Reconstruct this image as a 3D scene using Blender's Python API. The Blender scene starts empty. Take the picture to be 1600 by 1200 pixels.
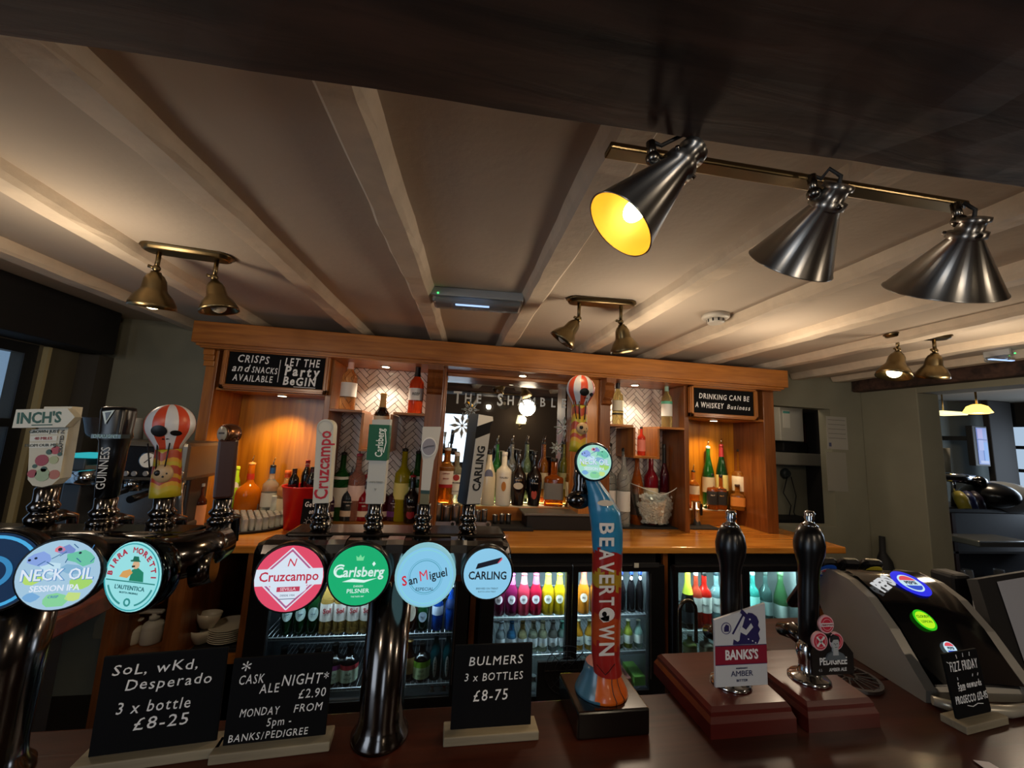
import bpy, bmesh, math, random
from mathutils import Vector, Matrix
random.seed(7)
S = bpy.context.scene
COL = S.collection
V = Vector
PI = math.pi

# ------------------------------------------------------------------ camera
FPX = 600.0
_Y = V((-100, 76, 600)).normalized()
_X = V((3735, 264, 600)); _X = (_X - _X.dot(_Y) * _Y).normalized()
_Z = -_Y.cross(_X)
if _Z.y > 0: _Z = -_Z
CAM = V((0, 0, 1.5))
cd = bpy.data.cameras.new('camera'); cam = bpy.data.objects.new('camera', cd); COL.objects.link(cam)
cd.sensor_width = 36; cd.lens = 36 * FPX / 1600; cd.clip_start = 0.02; cd.clip_end = 60
right = V((_X.x, _Y.x, _Z.x)); up = -V((_X.y, _Y.y, _Z.y)); fwd = V((_X.z, _Y.z, _Z.z))
cam.matrix_world = Matrix(((right.x, up.x, -fwd.x, CAM.x), (right.y, up.y, -fwd.y, CAM.y), (right.z, up.z, -fwd.z, CAM.z), (0, 0, 0, 1)))
S.camera = cam

def ray(px, py):
    d = V((px - 800, py - 600, FPX))
    return V((d.dot(_X), d.dot(_Y), d.dot(_Z)))
def aty(px, py, y):
    r = ray(px, py); return CAM + r * (y / r.y)
def atz(px, py, z):
    r = ray(px, py); return CAM + r * ((z - CAM.z) / r.z)
def atx(px, py, x):
    r = ray(px, py); return CAM + r * (x / r.x)

# ------------------------------------------------------------------ view, world, lights
S.view_settings.view_transform = 'Standard'
S.view_settings.look = 'None'
S.view_settings.gamma = 1
S.view_settings.use_curve_mapping = False
S.view_settings.exposure = 0.0
S.cycles.use_denoising = True
S.cycles.max_bounces = 8
S.cycles.transparent_max_bounces = 12
S.cycles.caustics_reflective = False
S.cycles.caustics_refractive = False
S.cycles.sample_clamp_indirect = 4.0
w = bpy.data.worlds.new('world'); S.world = w; w.use_nodes = True
w.node_tree.nodes['Background'].inputs[0].default_value = (0.50, 0.66, 0.85, 1)
w.node_tree.nodes['Background'].inputs[1].default_value = 0.8

def lamp(kind, name, loc, power, color, target=None, size=0.05, sizey=None, spot=None, blend=0.5):
    l = bpy.data.lights.new(name, kind); l.energy = power; l.color = color
    o = bpy.data.objects.new(name, l); COL.objects.link(o); o.location = loc
    if kind == 'AREA':
        l.size = size
        if sizey: l.shape = 'RECTANGLE'; l.size_y = sizey
    else:
        l.shadow_soft_size = size
    if kind == 'SPOT': l.spot_size = spot; l.spot_blend = blend
    if target is not None:
        o.rotation_euler = (V(target) - V(loc)).to_track_quat('-Z', 'Y').to_euler()
    return o
WARM = (1.0, 0.68, 0.36); WARM2 = (1.0, 0.80, 0.58); DAY = (0.72, 0.85, 1.0); COOL = (0.75, 0.92, 1.0)
# daylight through the windows of the room (behind the camera and on the left)
lamp('AREA', 'rear_window_light', (0.09, -3.12, 1.40), 5, DAY, (0.3, 2, 1.3), .6, 1.0)
lamp('AREA', 'rear_side_window_light', (-2.0, -1.2, 1.45), 9, DAY, (1, 0.5, 1.2), 1.0, 1.0)
lamp('AREA', 'side_room_window_light', (6.85, 2.9, 1.4), 18, DAY, (4.4, 3.0, 1.2), 1.0, 1.0)
# lit ceiling fixtures over the drinkers' side of the bar
for _x, _y in ((-0.9, -0.7), (0.6, -0.8), (2.0, -0.6)):
    lamp('POINT', 'room_lamp', (_x, _y, 1.93), 11, WARM2, size=0.03)
lamp('POINT', 'work_side_fill', (2.4, 1.35, 1.80), 5.0, WARM2, size=0.06)  # from here: added fill brightening the back counter and niches, no fittings there
lamp('POINT', 'work_side_fill', (0.75, 1.5, 1.78), 7.0, WARM2, size=0.08)
lamp('POINT', 'work_side_fill', (1.55, 1.6, 1.80), 5.0, WARM2, size=0.06)
lamp('POINT', 'work_side_fill', (-1.1, 1.25, 1.80), 4.0, WARM2, size=0.06)

# ------------------------------------------------------------------ materials
def hexc(h, a=1.0):
    h = h.lstrip('#'); c = [int(h[i:i + 2], 16) / 255 for i in (0, 2, 4)]
    return tuple((x / 12.92 if x <= 0.04045 else ((x + 0.055) / 1.055) ** 2.4) for x in c) + (a,)
_mats = {}
def newmat(key):
    m = bpy.data.materials.new(key); m.use_nodes = True
    nt = m.node_tree; return m, nt, nt.nodes['Principled BSDF']
def bump(nt, b, scale, strength, stretch=(1, 1, 1), dist=0.002, detail=4):
    tc = nt.nodes.new('ShaderNodeTexCoord'); mp = nt.nodes.new('ShaderNodeMapping'); n = nt.nodes.new('ShaderNodeTexNoise')
    mp.inputs['Scale'].default_value = stretch; n.inputs['Scale'].default_value = scale; n.inputs['Detail'].default_value = detail
    bp = nt.nodes.new('ShaderNodeBump'); bp.inputs['Strength'].default_value = strength; bp.inputs['Distance'].default_value = dist
    nt.links.new(tc.outputs['Object'], mp.inputs[0]); nt.links.new(mp.outputs[0], n.inputs[0])
    nt.links.new(n.outputs[0], bp.inputs['Height']); nt.links.new(bp.outputs[0], b.inputs['Normal'])
    return n
def mat(c, rough=0.5, metal=0.0, coat=0.0, bs=0, bsc=200, var=0.0, vsc=6, sheen=0):
    key = ('p', c, rough, metal, coat, bs, bsc, var, vsc)
    if key in _mats: return _mats[key]
    m, nt, b = newmat('paint_' + c.strip('#'))
    col = hexc(c)
    b.inputs['Base Color'].default_value = col
    b.inputs['Roughness'].default_value = rough; b.inputs['Metallic'].default_value = metal
    b.inputs['Coat Weight'].default_value = coat; b.inputs['Coat Roughness'].default_value = 0.08
    if bs: bump(nt, b, bsc, bs)
    if var:
        tc = nt.nodes.new('ShaderNodeTexCoord'); n = nt.nodes.new('ShaderNodeTexNoise'); n.inputs['Scale'].default_value = vsc; n.inputs['Detail'].default_value = 6
        r = nt.nodes.new('ShaderNodeValToRGB')
        r.color_ramp.elements[0].position = 0.3; r.color_ramp.elements[1].position = 0.7
        r.color_ramp.elements[0].color = tuple(x * (1 - var) for x in col[:3]) + (1,)
        r.color_ramp.elements[1].color = tuple(min(1, x * (1 + var)) for x in col[:3]) + (1,)
        nt.links.new(tc.outputs['Object'], n.inputs[0]); nt.links.new(n.outputs[0], r.inputs[0]); nt.links.new(r.outputs[0], b.inputs['Base Color'])
    _mats[key] = m; return m
def wood(key, c1, c2, axis='x', rough=0.35, coat=0.25, fine=60, stretch=14, bs=0.15):
    k = ('w', key, axis)
    if k in _mats: return _mats[k]
    m, nt, b = newmat('wood_' + key)
    tc = nt.nodes.new('ShaderNodeTexCoord'); mp = nt.nodes.new('ShaderNodeMapping')
    sc = [1.0, 1.0, 1.0]; sc['xyz'.index(axis)] = 1.0 / stretch
    mp.inputs['Scale'].default_value = sc
    n = nt.nodes.new('ShaderNodeTexNoise'); n.inputs['Scale'].default_value = fine; n.inputs['Detail'].default_value = 5; n.inputs['Distortion'].default_value = 0.6
    n2 = nt.nodes.new('ShaderNodeTexNoise'); n2.inputs['Scale'].default_value = fine / 8; n2.inputs['Detail'].default_value = 3; n2.inputs['Distortion'].default_value = 2.0
    mx = nt.nodes.new('ShaderNodeMix'); mx.data_type = 'FLOAT'; mx.inputs[0].default_value = 0.55
    r = nt.nodes.new('ShaderNodeValToRGB'); r.color_ramp.elements[0].position = 0.36; r.color_ramp.elements[1].position = 0.64
    r.color_ramp.elements[0].color = hexc(c1); r.color_ramp.elements[1].color = hexc(c2)
    bp = nt.nodes.new('ShaderNodeBump'); bp.inputs['Strength'].default_value = bs; bp.inputs['Distance'].default_value = 0.002
    L = nt.links.new
    L(tc.outputs['Object'], mp.inputs[0]); L(mp.outputs[0], n.inputs[0]); L(mp.outputs[0], n2.inputs[0])
    L(n.outputs[0], mx.inputs[2]); L(n2.outputs[0], mx.inputs[3]); L(mx.outputs[0], r.inputs[0]); L(r.outputs[0], b.inputs['Base Color'])
    L(n.outputs[0], bp.inputs['Height']); L(bp.outputs[0], b.inputs['Normal'])
    b.inputs['Roughness'].default_value = rough; b.inputs['Coat Weight'].default_value = coat; b.inputs['Coat Roughness'].default_value = 0.15
    _mats[k] = m; return m
def glow(c, s=1.0, rough=0.4):
    key = ('g', c, s)
    if key in _mats: return _mats[key]
    m, nt, b = newmat('backlit_' + c.strip('#'))
    b.inputs['Base Color'].default_value = (0.02, 0.02, 0.02, 1); b.inputs['Roughness'].default_value = rough
    b.inputs['Specular IOR Level'].default_value = 0.2
    b.inputs['Emission Color'].default_value = hexc(c); b.inputs['Emission Strength'].default_value = s
    _mats[key] = m; return m
def glass(c, trans=0.7, rough=0.08, ior=1.3):
    key = ('gl', c, trans, rough, ior)
    if key in _mats: return _mats[key]
    m, nt, b = newmat('bottle_glass_' + c.strip('#'))
    b.inputs['Base Color'].default_value = hexc(c); b.inputs['Roughness'].default_value = rough
    b.inputs['Transmission Weight'].default_value = trans; b.inputs['IOR'].default_value = ior
    b.inputs['Coat Weight'].default_value = 0.3
    _mats[key] = m; return m
def clear(c='#f4faf8', gl=0.12, rough=0.03):
    key = ('cl', c, gl)
    if key in _mats: return _mats[key]
    m, nt, b = newmat('clear_glass')
    t = nt.nodes.new('ShaderNodeBsdfTransparent'); t.inputs[0].default_value = hexc(c)
    g = nt.nodes.new('ShaderNodeBsdfGlossy'); g.inputs['Roughness'].default_value = rough
    fr = nt.nodes.new('ShaderNodeLayerWeight'); fr.inputs[0].default_value = 0.35
    ml = nt.nodes.new('ShaderNodeMath'); ml.operation = 'MULTIPLY_ADD'; ml.inputs[1].default_value = 0.75; ml.inputs[2].default_value = gl * 0.4
    mx = nt.nodes.new('ShaderNodeMixShader'); out = nt.nodes['Material Output']
    nt.links.new(fr.outputs['Facing'], ml.inputs[0]); nt.links.new(ml.outputs[0], mx.inputs[0])
    nt.links.new(t.outputs[0], mx.inputs[1]); nt.links.new(g.outputs[0], mx.inputs[2]); nt.links.new(mx.outputs[0], out.inputs[0])
    _mats[key] = m; return m

OAK = lambda a='x': wood('oak', '#84490f', '#b8742c', a)
OAKD = lambda a='z': wood('oak_dark', '#633414', '#8a5226', a)
CTOP = wood('counter_top', '#b06820', '#dc9a46', 'x', rough=0.22, coat=0.5, fine=40)
BART = wood('bar_top', '#2c130c', '#4a2013', 'x', rough=0.36, coat=0.08, fine=50)
MAHO = wood('mahogany', '#44110e', '#5e1d17', 'x', rough=0.3, coat=0.4, fine=40)
BEAM = wood('old_beam', '#120b09', '#5a4035', 'x', rough=0.7, coat=0.0, fine=26, stretch=8, bs=1.0)
CHROME = mat('#c4c6c8', 0.12, 1.0)
DCHROME = mat('#605c5a', 0.15, 1.0)
STEEL = mat('#9a9c9f', 0.28, 1.0)
BRASS = mat('#7a6a4c', 0.30, 1.0)
PEWTER = mat('#74706a', 0.24, 1.0)
BLACK = mat('#0b0b0d', 0.28)
BART.node_tree.nodes['Principled BSDF'].inputs['Specular IOR Level'].default_value = 0.22
BLACKM = mat('#101012', 0.6)
RUBBER = mat('#141416', 0.75)
WHITE = mat('#e9e9e4', 0.5)

# ------------------------------------------------------------------ mesh builder
_txt = {}
def textmesh(s, size, depth, off=0.0, align='CENTER', shear=0.0, space=1.0):
    if 'M' in s or 'N' in s and off < .01: off = 0.0
    k = (s, size, depth, off, align, shear, space)
    if k in _txt: return _txt[k]
    c = bpy.data.curves.new('t', 'FONT'); c.body = s; c.size = size; c.extrude = depth / 2; c.offset = off * size
    c.align_x = align; c.align_y = 'CENTER'; c.shear = shear; c.resolution_u = 2; c.space_character = space
    o = bpy.data.objects.new('t', c)
    me = bpy.data.meshes.new_from_object(o)
    bpy.data.objects.remove(o); bpy.data.curves.remove(c)
    _txt[k] = me; return me

class MB:
    def __init__(s): s.bm = bmesh.new(); s.mats = []
    def sl(s, m):
        if m not in s.mats: s.mats.append(m)
        return s.mats.index(m)
    def face(s, vs, m, sm=False):
        try: f = s.bm.faces.new(vs)
        except ValueError: return None
        f.material_index = s.sl(m); f.smooth = sm; return f
    def box(s, x0, x1, y0, y1, z0, z1, m, bev=0.0, M=None):
        b2 = bmesh.new()
        bmesh.ops.create_cube(b2, size=1)
        for v in b2.verts: v.co = V(((x0 + x1) / 2 + v.co.x * (x1 - x0), (y0 + y1) / 2 + v.co.y * (y1 - y0), (z0 + z1) / 2 + v.co.z * (z1 - z0)))
        if bev: bmesh.ops.bevel(b2, geom=list(b2.edges), offset=bev, segments=2, affect='EDGES', profile=0.5)
        if M is not None: b2.transform(M)
        s.join(b2, m); b2.free(); return s
    def join(s, b2, m, smooth=False):
        i = s.sl(m); mp = {}
        for v in b2.verts: mp[v] = s.bm.verts.new(v.co)
        for f in b2.faces:
            try: g = s.bm.faces.new([mp[v] for v in f.verts])
            except ValueError: continue
            g.material_index = i; g.smooth = smooth or f.smooth
    def mesh(s, me, m, M=None, fn=None):
        i = s.sl(m); vs = []
        for v in me.vertices:
            c = V(v.co)
            if fn: c = fn(c)
            if M is not None: c = M @ c
            vs.append(s.bm.verts.new(c))
        for p in me.polygons:
            try: g = s.bm.faces.new([vs[j] for j in p.vertices]); g.material_index = i
            except ValueError: pass
        return s
    def text(s, t, size, m, M, depth=0.0008, off=0.0, align='CENTER', shear=0.0, space=1.0, sx=1.0, fn=None):
        me = textmesh(t, size, depth, off, align, shear, space)
        return s.mesh(me, m, M @ Matrix.Diagonal((sx, 1, 1, 1)) if fn is None else M, (lambda c: fn(V((c.x * sx, c.y, c.z)))) if fn else None)
    def rings(s, rs, m, closed=True, caps=(True, True), sm=True):
        vv = [[s.bm.verts.new(p) for p in r] for r in rs]
        n = len(vv[0])
        for a in range(len(vv) - 1):
            mm = m[a] if isinstance(m, (list, tuple)) else m
            for k in range(n if closed else n - 1):
                s.face([vv[a][k], vv[a][(k + 1) % n], vv[a + 1][(k + 1) % n], vv[a + 1][k]], mm, sm)
        m0 = m[0] if isinstance(m, (list, tuple)) else m; m1 = m[-1] if isinstance(m, (list, tuple)) else m
        if caps[0]: s.face(list(reversed(vv[0])), m0)
        if caps[1]: s.face(vv[-1], m1)
        return s
    def lathe(s, prof, m, n=20, M=None, sx=1.0, sy=1.0, caps=(True, True), sq=0.0):
        rs = []
        for r, z in prof:
            ring = []
            for k in range(n):
                a = 2 * PI * k / n; ca, sa = math.cos(a), math.sin(a)
                q = 1.0
                if sq: q = 1.0 / max(abs(ca), abs(sa)); q = 1 + (min(q, 1.32) - 1) * sq
                p = V((r * q * ca * sx, r * q * sa * sy, z))
                ring.append(M @ p if M is not None else p)
            rs.append(ring)
        return s.rings(rs, m, caps=caps)
    def cyl(s, a, b, r0, m, r1=None, n=14, caps=(True, True)):
        return s.tube([a, b], [r0, r0 if r1 is None else r1], m, n, caps)
    def tube(s, pts, rad, m, n=12, caps=(True, True), ell=None):
        pts = [V(p) for p in pts]
        if not isinstance(rad, (list, tuple)): rad = [rad] * len(pts)
        rs = []; prev = None
        for i, p in enumerate(pts):
            t = (pts[min(i + 1, len(pts) - 1)] - pts[max(i - 1, 0)]).normalized()
            if prev is None:
                u = t.cross(V((0, 0, 1)));
                if u.length < 0.05: u = t.cross(V((0, 1, 0)))
                u.normalize()
            else:
                u = (prev - t * prev.dot(t)).normalized()
            prev = u; w_ = t.cross(u)
            e = ell or (1, 1)
            rs.append([p + (u * math.cos(2 * PI * k / n) * e[0] + w_ * math.sin(2 * PI * k / n) * e[1]) * rad[i] for k in range(n)])
        return s.rings(rs, m, caps=caps)
    def prism(s, pts, d, m, M=None, sm=False):
        M = M or Matrix()
        a = [s.bm.verts.new(M @ V((x, y, 0))) for x, y in pts]; b = [s.bm.verts.new(M @ V((x, y, d))) for x, y in pts]
        n = len(pts)
        s.face(list(reversed(a)), m); s.face(b, m)
        for k in range(n): s.face([a[k], a[(k + 1) % n], b[(k + 1) % n], b[k]], m, sm)
        return s
    def disc(s, r, d, m, M=None, c=(0, 0), n=32, ry=None):
        ry = ry or r
        return s.prism([(c[0] + r * math.cos(2 * PI * k / n), c[1] + ry * math.sin(2 * PI * k / n)) for k in range(n)], d, m, M, True)
    def ring(s, r0, r1, d, m, M=None, n=40, a0=0, a1=2 * PI, c=(0, 0)):
        for k in range(n):
            p, q = a0 + (a1 - a0) * k / n, a0 + (a1 - a0) * (k + 1) / n
            s.prism([(c[0] + r0 * math.cos(p), c[1] + r0 * math.sin(p)), (c[0] + r1 * math.cos(p), c[1] + r1 * math.sin(p)), (c[0] + r1 * math.cos(q), c[1] + r1 * math.sin(q)), (c[0] + r0 * math.cos(q), c[1] + r0 * math.sin(q))], d, m, M)
        return s
    def line(s, pts, wd, d, m, M):
        for (x0, y0), (x1, y1) in zip(pts, pts[1:]):
            L = math.hypot(x1 - x0, y1 - y0) or 1e-6; nx, ny = -(y1 - y0) / L * wd / 2, (x1 - x0) / L * wd / 2
            s.prism([(x0 + nx, y0 + ny), (x0 - nx, y0 - ny), (x1 - nx, y1 - ny), (x1 + nx, y1 + ny)], d, m, M)
        return s
    def sphere(s, c, r, m, n=12, sz=1.0, sx=1.0, sy=1.0, M=None):
        prof = [(max(1e-5, r * math.sin(PI * k / n)), -r * math.cos(PI * k / n) * sz) for k in range(n + 1)]
        T = (M or Matrix()) @ Matrix.Translation(c)
        return s.lathe(prof, m, n=max(8, int(n * 1.5)), M=T, sx=sx, sy=sy)
    def done(s, name, parent=None, label=None, world=True, **kw):
        if s.bm.faces: bmesh.ops.recalc_face_normals(s.bm, faces=s.bm.faces)
        me = bpy.data.meshes.new(name)
        if parent is not None and world: s.bm.transform(WM[parent.name].inverted())
        s.bm.to_mesh(me); s.bm.free()
        for m in s.mats: me.materials.append(m)
        o = bpy.data.objects.new(name, me); COL.objects.link(o)
        WM[o.name] = Matrix()
        if parent is not None:
            o.parent = parent; WM[o.name] = WM[parent.name].copy()
        if label: o['label'] = label
        for k, v in kw.items(): o[k] = v
        return o
WM = {}
def thing(name, label, cat, loc=(0, 0, 0), rz=0.0, group=None, M=None):
    o = bpy.data.objects.new(name, None); COL.objects.link(o); o.empty_display_size = 0.05
    mw = M if M is not None else Matrix.Translation(loc) @ Matrix.Rotation(rz, 4, 'Z')
    o.matrix_world = mw; WM[o.name] = mw.copy()
    o['label'] = label; o['category'] = cat
    if group: o['group'] = group
    return o
def dup(root, label, M, group=None):
    r = root.copy(); COL.objects.link(r); r.matrix_world = M; r['label'] = label; WM[r.name] = M.copy()
    if group: r['group'] = group
    for ch in list(root.children):
        c = ch.copy(); COL.objects.link(c); c.parent = r
        for g in list(ch.children):
            d = g.copy(); COL.objects.link(d); d.parent = c
    return r
def tagm(o, label, cat, group=None):
    o['label'] = label; o['category'] = cat
    if group: o['group'] = group
    return o
def struct(mb, name):
    o = mb.done(name); o['kind'] = 'structure'; o['label'] = name.replace('_', ' '); return o
def front(x, y, z, rz=0.0, tilt=0.0):
    """frame whose local X runs right, local Y up and local Z towards the customer (-y)"""
    return Matrix.Translation((x, y, z)) @ Matrix.Rotation(rz, 4, 'Z') @ Matrix.Rotation(PI / 2 - tilt, 4, 'X')
# ------------------------------------------------------------------ room shell
YB = 2.62; XL = -2.1; XR = 3.3; YR = -3.2; ZC = 2.092
WALL = mat('#8c8a78', 0.85, bs=0.15, bsc=60, var=0.05)
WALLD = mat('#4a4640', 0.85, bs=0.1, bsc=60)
REARW = mat('#5a4a3e', 0.8, bs=0.1, bsc=40)
PLASTER = mat('#c2b5a5', 0.9, bs=0.5, bsc=45, var=0.05, vsc=3)
JOISTM = mat('#d8c8b2', 0.75, bs=1.0, bsc=34, var=0.08, vsc=14)
b = MB(); b.box(-2.6, 7.2, -3.4, 5.2, -0.1, 0, mat('#2b211c', 0.5)); struct(b, 'floor')
b = MB(); b.box(-2.4, XR + 0.2, 0.3, 2.9, ZC, ZC + 0.08, PLASTER)
b.box(XR + 0.2, 7.1, -0.6, 5.2, 2.2, 2.28, mat('#6a655c', 0.9))
b.box(XR, XR + 0.2, 0.3, 2.9, ZC, 2.28, PLASTER)
b.box(-2.4, XR + 0.2, -3.4, 0.3, 2.5, 2.58, mat('#2a241f', 0.9)); b.box(-2.4, XR + .2, 0.26, 0.3, ZC, 2.58, mat('#2a241f', 0.9)); struct(b, 'ceiling')
# back wall, with a square hatch to the right of the back bar
nx0, nx1, nz0, nz1 = 2.38, 3.0, 0.93, 1.835
b = MB()
b.box(-2.4, nx0, YB, YB + 0.1, 0, ZC, WALL); b.box(nx1, XR + 0.19, YB, YB + 0.1, 0, ZC, WALL)
b.box(nx0, nx1, YB, YB + 0.1, nz1, ZC, WALL); b.box(nx0, nx1, YB, YB + 0.1, 0, nz0, WALL)
struct(b, 'wall_back')
b = MB(); b.box(nx0 - .3, nx1 + .9, YB + 0.62, YB + 0.7, 0, ZC, WALL); b.box(nx0 - .34, nx0 - .3, YB + .1, YB + .7, 0, ZC, WALLD); b.box(nx1 + .9, nx1 + .94, YB + .1, YB + .7, 0, ZC, WALL)
b.box(nx0 - .3, nx1 + .9, YB + .1, YB + .62, 2.0, 2.05, WALLD); struct(b, 'wall_hatch')
# left wall with the dark framed window
wy0, wy1, wz0, wz1 = 1.0, 2.245, 0.75, 1.79
b = MB(); b.box(XL - 0.1, XL, wy1 + 0.06, YB, 0, ZC, mat('#5e594a', .85)); b.box(XL - 0.1, XL, -0.6, wy0, 0, ZC, WALLD); b.box(XL - 0.1, XL, -3.4, -1.8, 0, 2.5, WALLD)
b.box(XL - 0.1, XL, wy0, wy1 + .06, wz1 + 0.05, ZC, WALLD); b.box(XL - 0.1, XL, wy0, wy1 + .06, 0, wz0, WALLD)
b.box(XL - 0.1, XL, -1.8, -.6, 0, .8, WALLD); b.box(XL - 0.1, XL, -1.8, -.6, 1.9, 2.5, WALLD); b.box(XL - .1, XL, -.6, .3, ZC, 2.5, WALLD)
struct(b, 'wall_left')
WF = mat('#15161a', 0.5)
t = MB(); 
t.box(XL - .06, XL - .0005, wy1, wy1 + .07, wz0, wz1 + .05, WF); t.box(XL - .06, XL + .02, wy0, wy0 + .06, wz0, wz1, WF)
t.box(XL - .06, XL - .0005, wy0, wy1, wz1, wz1 + .05, WF); t.box(XL - .06, XL + .02, wy0, wy1, wz0, wz0 + .05, WF)
win = t.done('window_1'); win['kind'] = 'structure'; win['label'] = 'dark framed window on the left'
m = MB(); m.box(XL - .05, XL - .001, wy0 + .06, wy1, 1.425, 1.465, WF); m.box(XL - .05, XL + .01, 1.6, 1.64, wz0 + .05, wz1, WF); m.done('glazing_bar', win)
m = MB(); m.box(XL - .008, XL - .004, wy0 + .06, wy1, wz0 + .05, wz1, clear('#dfeaf2')); m.done('pane', win)
m = MB(); m.box(XL - .02, XL + .025, wy1 + .080, wy1 + .098, 0.9, 1.84, mat('#b8ac84', 0.6)); struct(m, 'trim_1')
# rear wall and its window (only seen in the mirror)
b = MB()
rwx0, rwx1, rwz0, rwz1 = -0.25, 0.42, 0.85, 1.93
b.box(-2.4, rwx0, YR - .1, YR, 0, 2.5, REARW); b.box(rwx1, XR + .2, YR - .1, YR, 0, 2.5, REARW)
b.box(rwx0, rwx1, YR - .1, YR, 0, rwz0, REARW); b.box(rwx0, rwx1, YR - .1, YR, rwz1, 2.5, REARW)
struct(b, 'wall_rear')
m = MB()
for z in (rwz0, 1.4, rwz1 - .04): m.box(rwx0, rwx1, YR - .06, YR, z, z + .04, WF)
for x in (rwx0, (rwx0 + rwx1) / 2 - .02, rwx1 - .04): m.box(x, x + .04, YR - .06, YR, rwz0, rwz1, WF)
struct(m, 'window_2')
m = MB()
for yy in (-1.8, -1.22, -.64): m.box(XL - .06, XL, yy, yy + .04, .8, 1.9, WF)
for z in (.8, 1.86): m.box(XL - .06, XL, -1.8, -.6, z, z + .04, WF)
struct(m, 'window_3')
# right wall: solid to the jamb, then a wide opening with a head over it
JY = 2.235
b = MB(); b.box(XR, XR + 0.19, JY, YB, 0, ZC, WALL, 0.006); b.box(XR, XR + .19, -.1, JY, 1.945, ZC, WALL)
b.box(XR, XR + .19, -3.4, -.1, 0, 2.5, REARW)
struct(b, 'wall_right')
b = MB(); b.box(XR - .09, XR - .002, 0.55, YB - .01, 1.985, 2.105, BEAM, 0.008); struct(b, 'trim_2')
# room seen through the opening
RW = mat('#5c6664', 0.8); RD = mat('#22201f', 0.8)
b = MB(); b.box(XR + .19, 7.2, 3.9, 4.0, 0, 2.2, mat('#6a716e', .85))
b.box(6.9, 7.0, 1.9, 3.9, 0, .8, RD); b.box(6.9, 7.0, 1.9, 3.9, 1.95, 2.2, RD); b.box(6.9, 7.0, -.6, 1.9, 0, 2.2, RD)
b.box(3.4, 7.0, -.7, -.6, 0, 2.2, RD); b.box(3.4, 3.49, 2.72, 3.9, 0, 2.2, RD); struct(b, 'wall_side_room')
b = MB()
for yy in (1.9, 2.4, 2.9, 3.4, 3.86): b.box(6.9, 6.96, yy, yy + .04, 1.0, 1.95, WF)
for z in (.8, 1.08, 1.36, 1.64, 1.91): b.box(6.9, 6.96, 1.9, 3.9, z, z + .04, WF)
struct(b, 'window_4')
b = MB(); b.box(aty(1551, 700, 3.6).x, aty(1588, 700, 3.6).x, 3.6, 3.66, 0, 2.2, RD, .01); struct(b, 'trim_20')
# left dark lintel beam and the reveal under it
b = MB(); b.box(XL + .001, -1.9, 0.45, YB - .13, 1.845, ZC - .002, wood('dark_lintel', '#08080a', '#141214', 'y', .8, 0, 20, 9, .4), 0.008); struct(b, 'trim_3')
b = MB(); b.box(XL + .001, -2.0, YB - .10, YB - .001, 0, 1.844, WALLD); struct(b, 'trim_4')

# ceiling joists: painted, uneven old timbers
def joist(x0, x1, w0, n, y0=0.45, y1=YB - .01, z=2.05):
    m = MB(); N = 26; rs = []
    rr = random.Random(n * 13 + 1)
    ph = rr.random() * 9
    for i in range(N + 1):
        t = i / N; y = y0 + (y1 - y0) * t; tt = (y - .6) / 1.55
        cx = x0 + (x1 - x0) * tt + .004 * math.sin(7 * t + ph); hw = w0 / 2 * (1 + .05 * math.sin(11 * t + ph) + .04 * rr.uniform(-1, 1))
        zz = z + .003 * rr.uniform(-1, 1) + .004 * math.sin(5 * t + ph)
        e = .012 + .004 * rr.random()
        rs.append([V((cx - hw - .012, y, ZC + .004)), V((cx - hw, y, zz + e)), V((cx - hw + e * .8, y, zz)), V((cx + hw - e * .8, y, zz)), V((cx + hw, y, zz + e * (.6 + .8 * rr.random()))), V((cx + hw + .012, y, ZC + .004))])
    m.rings(rs, JOISTM, closed=True, sm=False)
    struct(m, 'trim_%d' % (n + 5))
for i, (a, c, wd) in enumerate([(-1.62, -1.60, .09), (-1.13, -1.15, .085), (-.68, -.575, .085), (-.215, -.115, .085), (.30, .325, .09), (.83, .84, .09), (1.27, 1.30, .08), (1.70, 1.75, .09), (2.15, 2.20, .085), (2.62, 2.67, .09), (3.03, 3.06, .085)]):
    joist(a, c, wd, i)
# the great dark beam overhead, set at a slight angle
bm_ = MB(); rs = []
rr = random.Random(3)
ang = math.atan2(-.062, 1.653)
for i in range(61):
    x = -2.0 + i * .0885; ye = .557 + math.tan(ang) * (x + .3); 
    j = [rr.uniform(-1, 1) * .0018 for _ in range(6)]
    w_ = .0015 * math.sin(x * 6) + .0012 * math.sin(x * 17)
    rs.append([V((x, ye + .004 + w_ + j[0], ZC + .004)), V((x, ye + w_ + j[1], 2.012)), V((x, ye - .012 + w_ + j[2], 2.0 + j[2])), V((x, ye - .13, 1.996 + j[3])), V((x, ye - .26, 1.999 + j[4])), V((x, ye - .39, 2.0 + j[5])), V((x, ye - .40, 2.02)), V((x, ye - .405, 2.45))])
bm_.rings(rs, BEAM, closed=True, sm=False); struct(bm_, 'trim_18')
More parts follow.
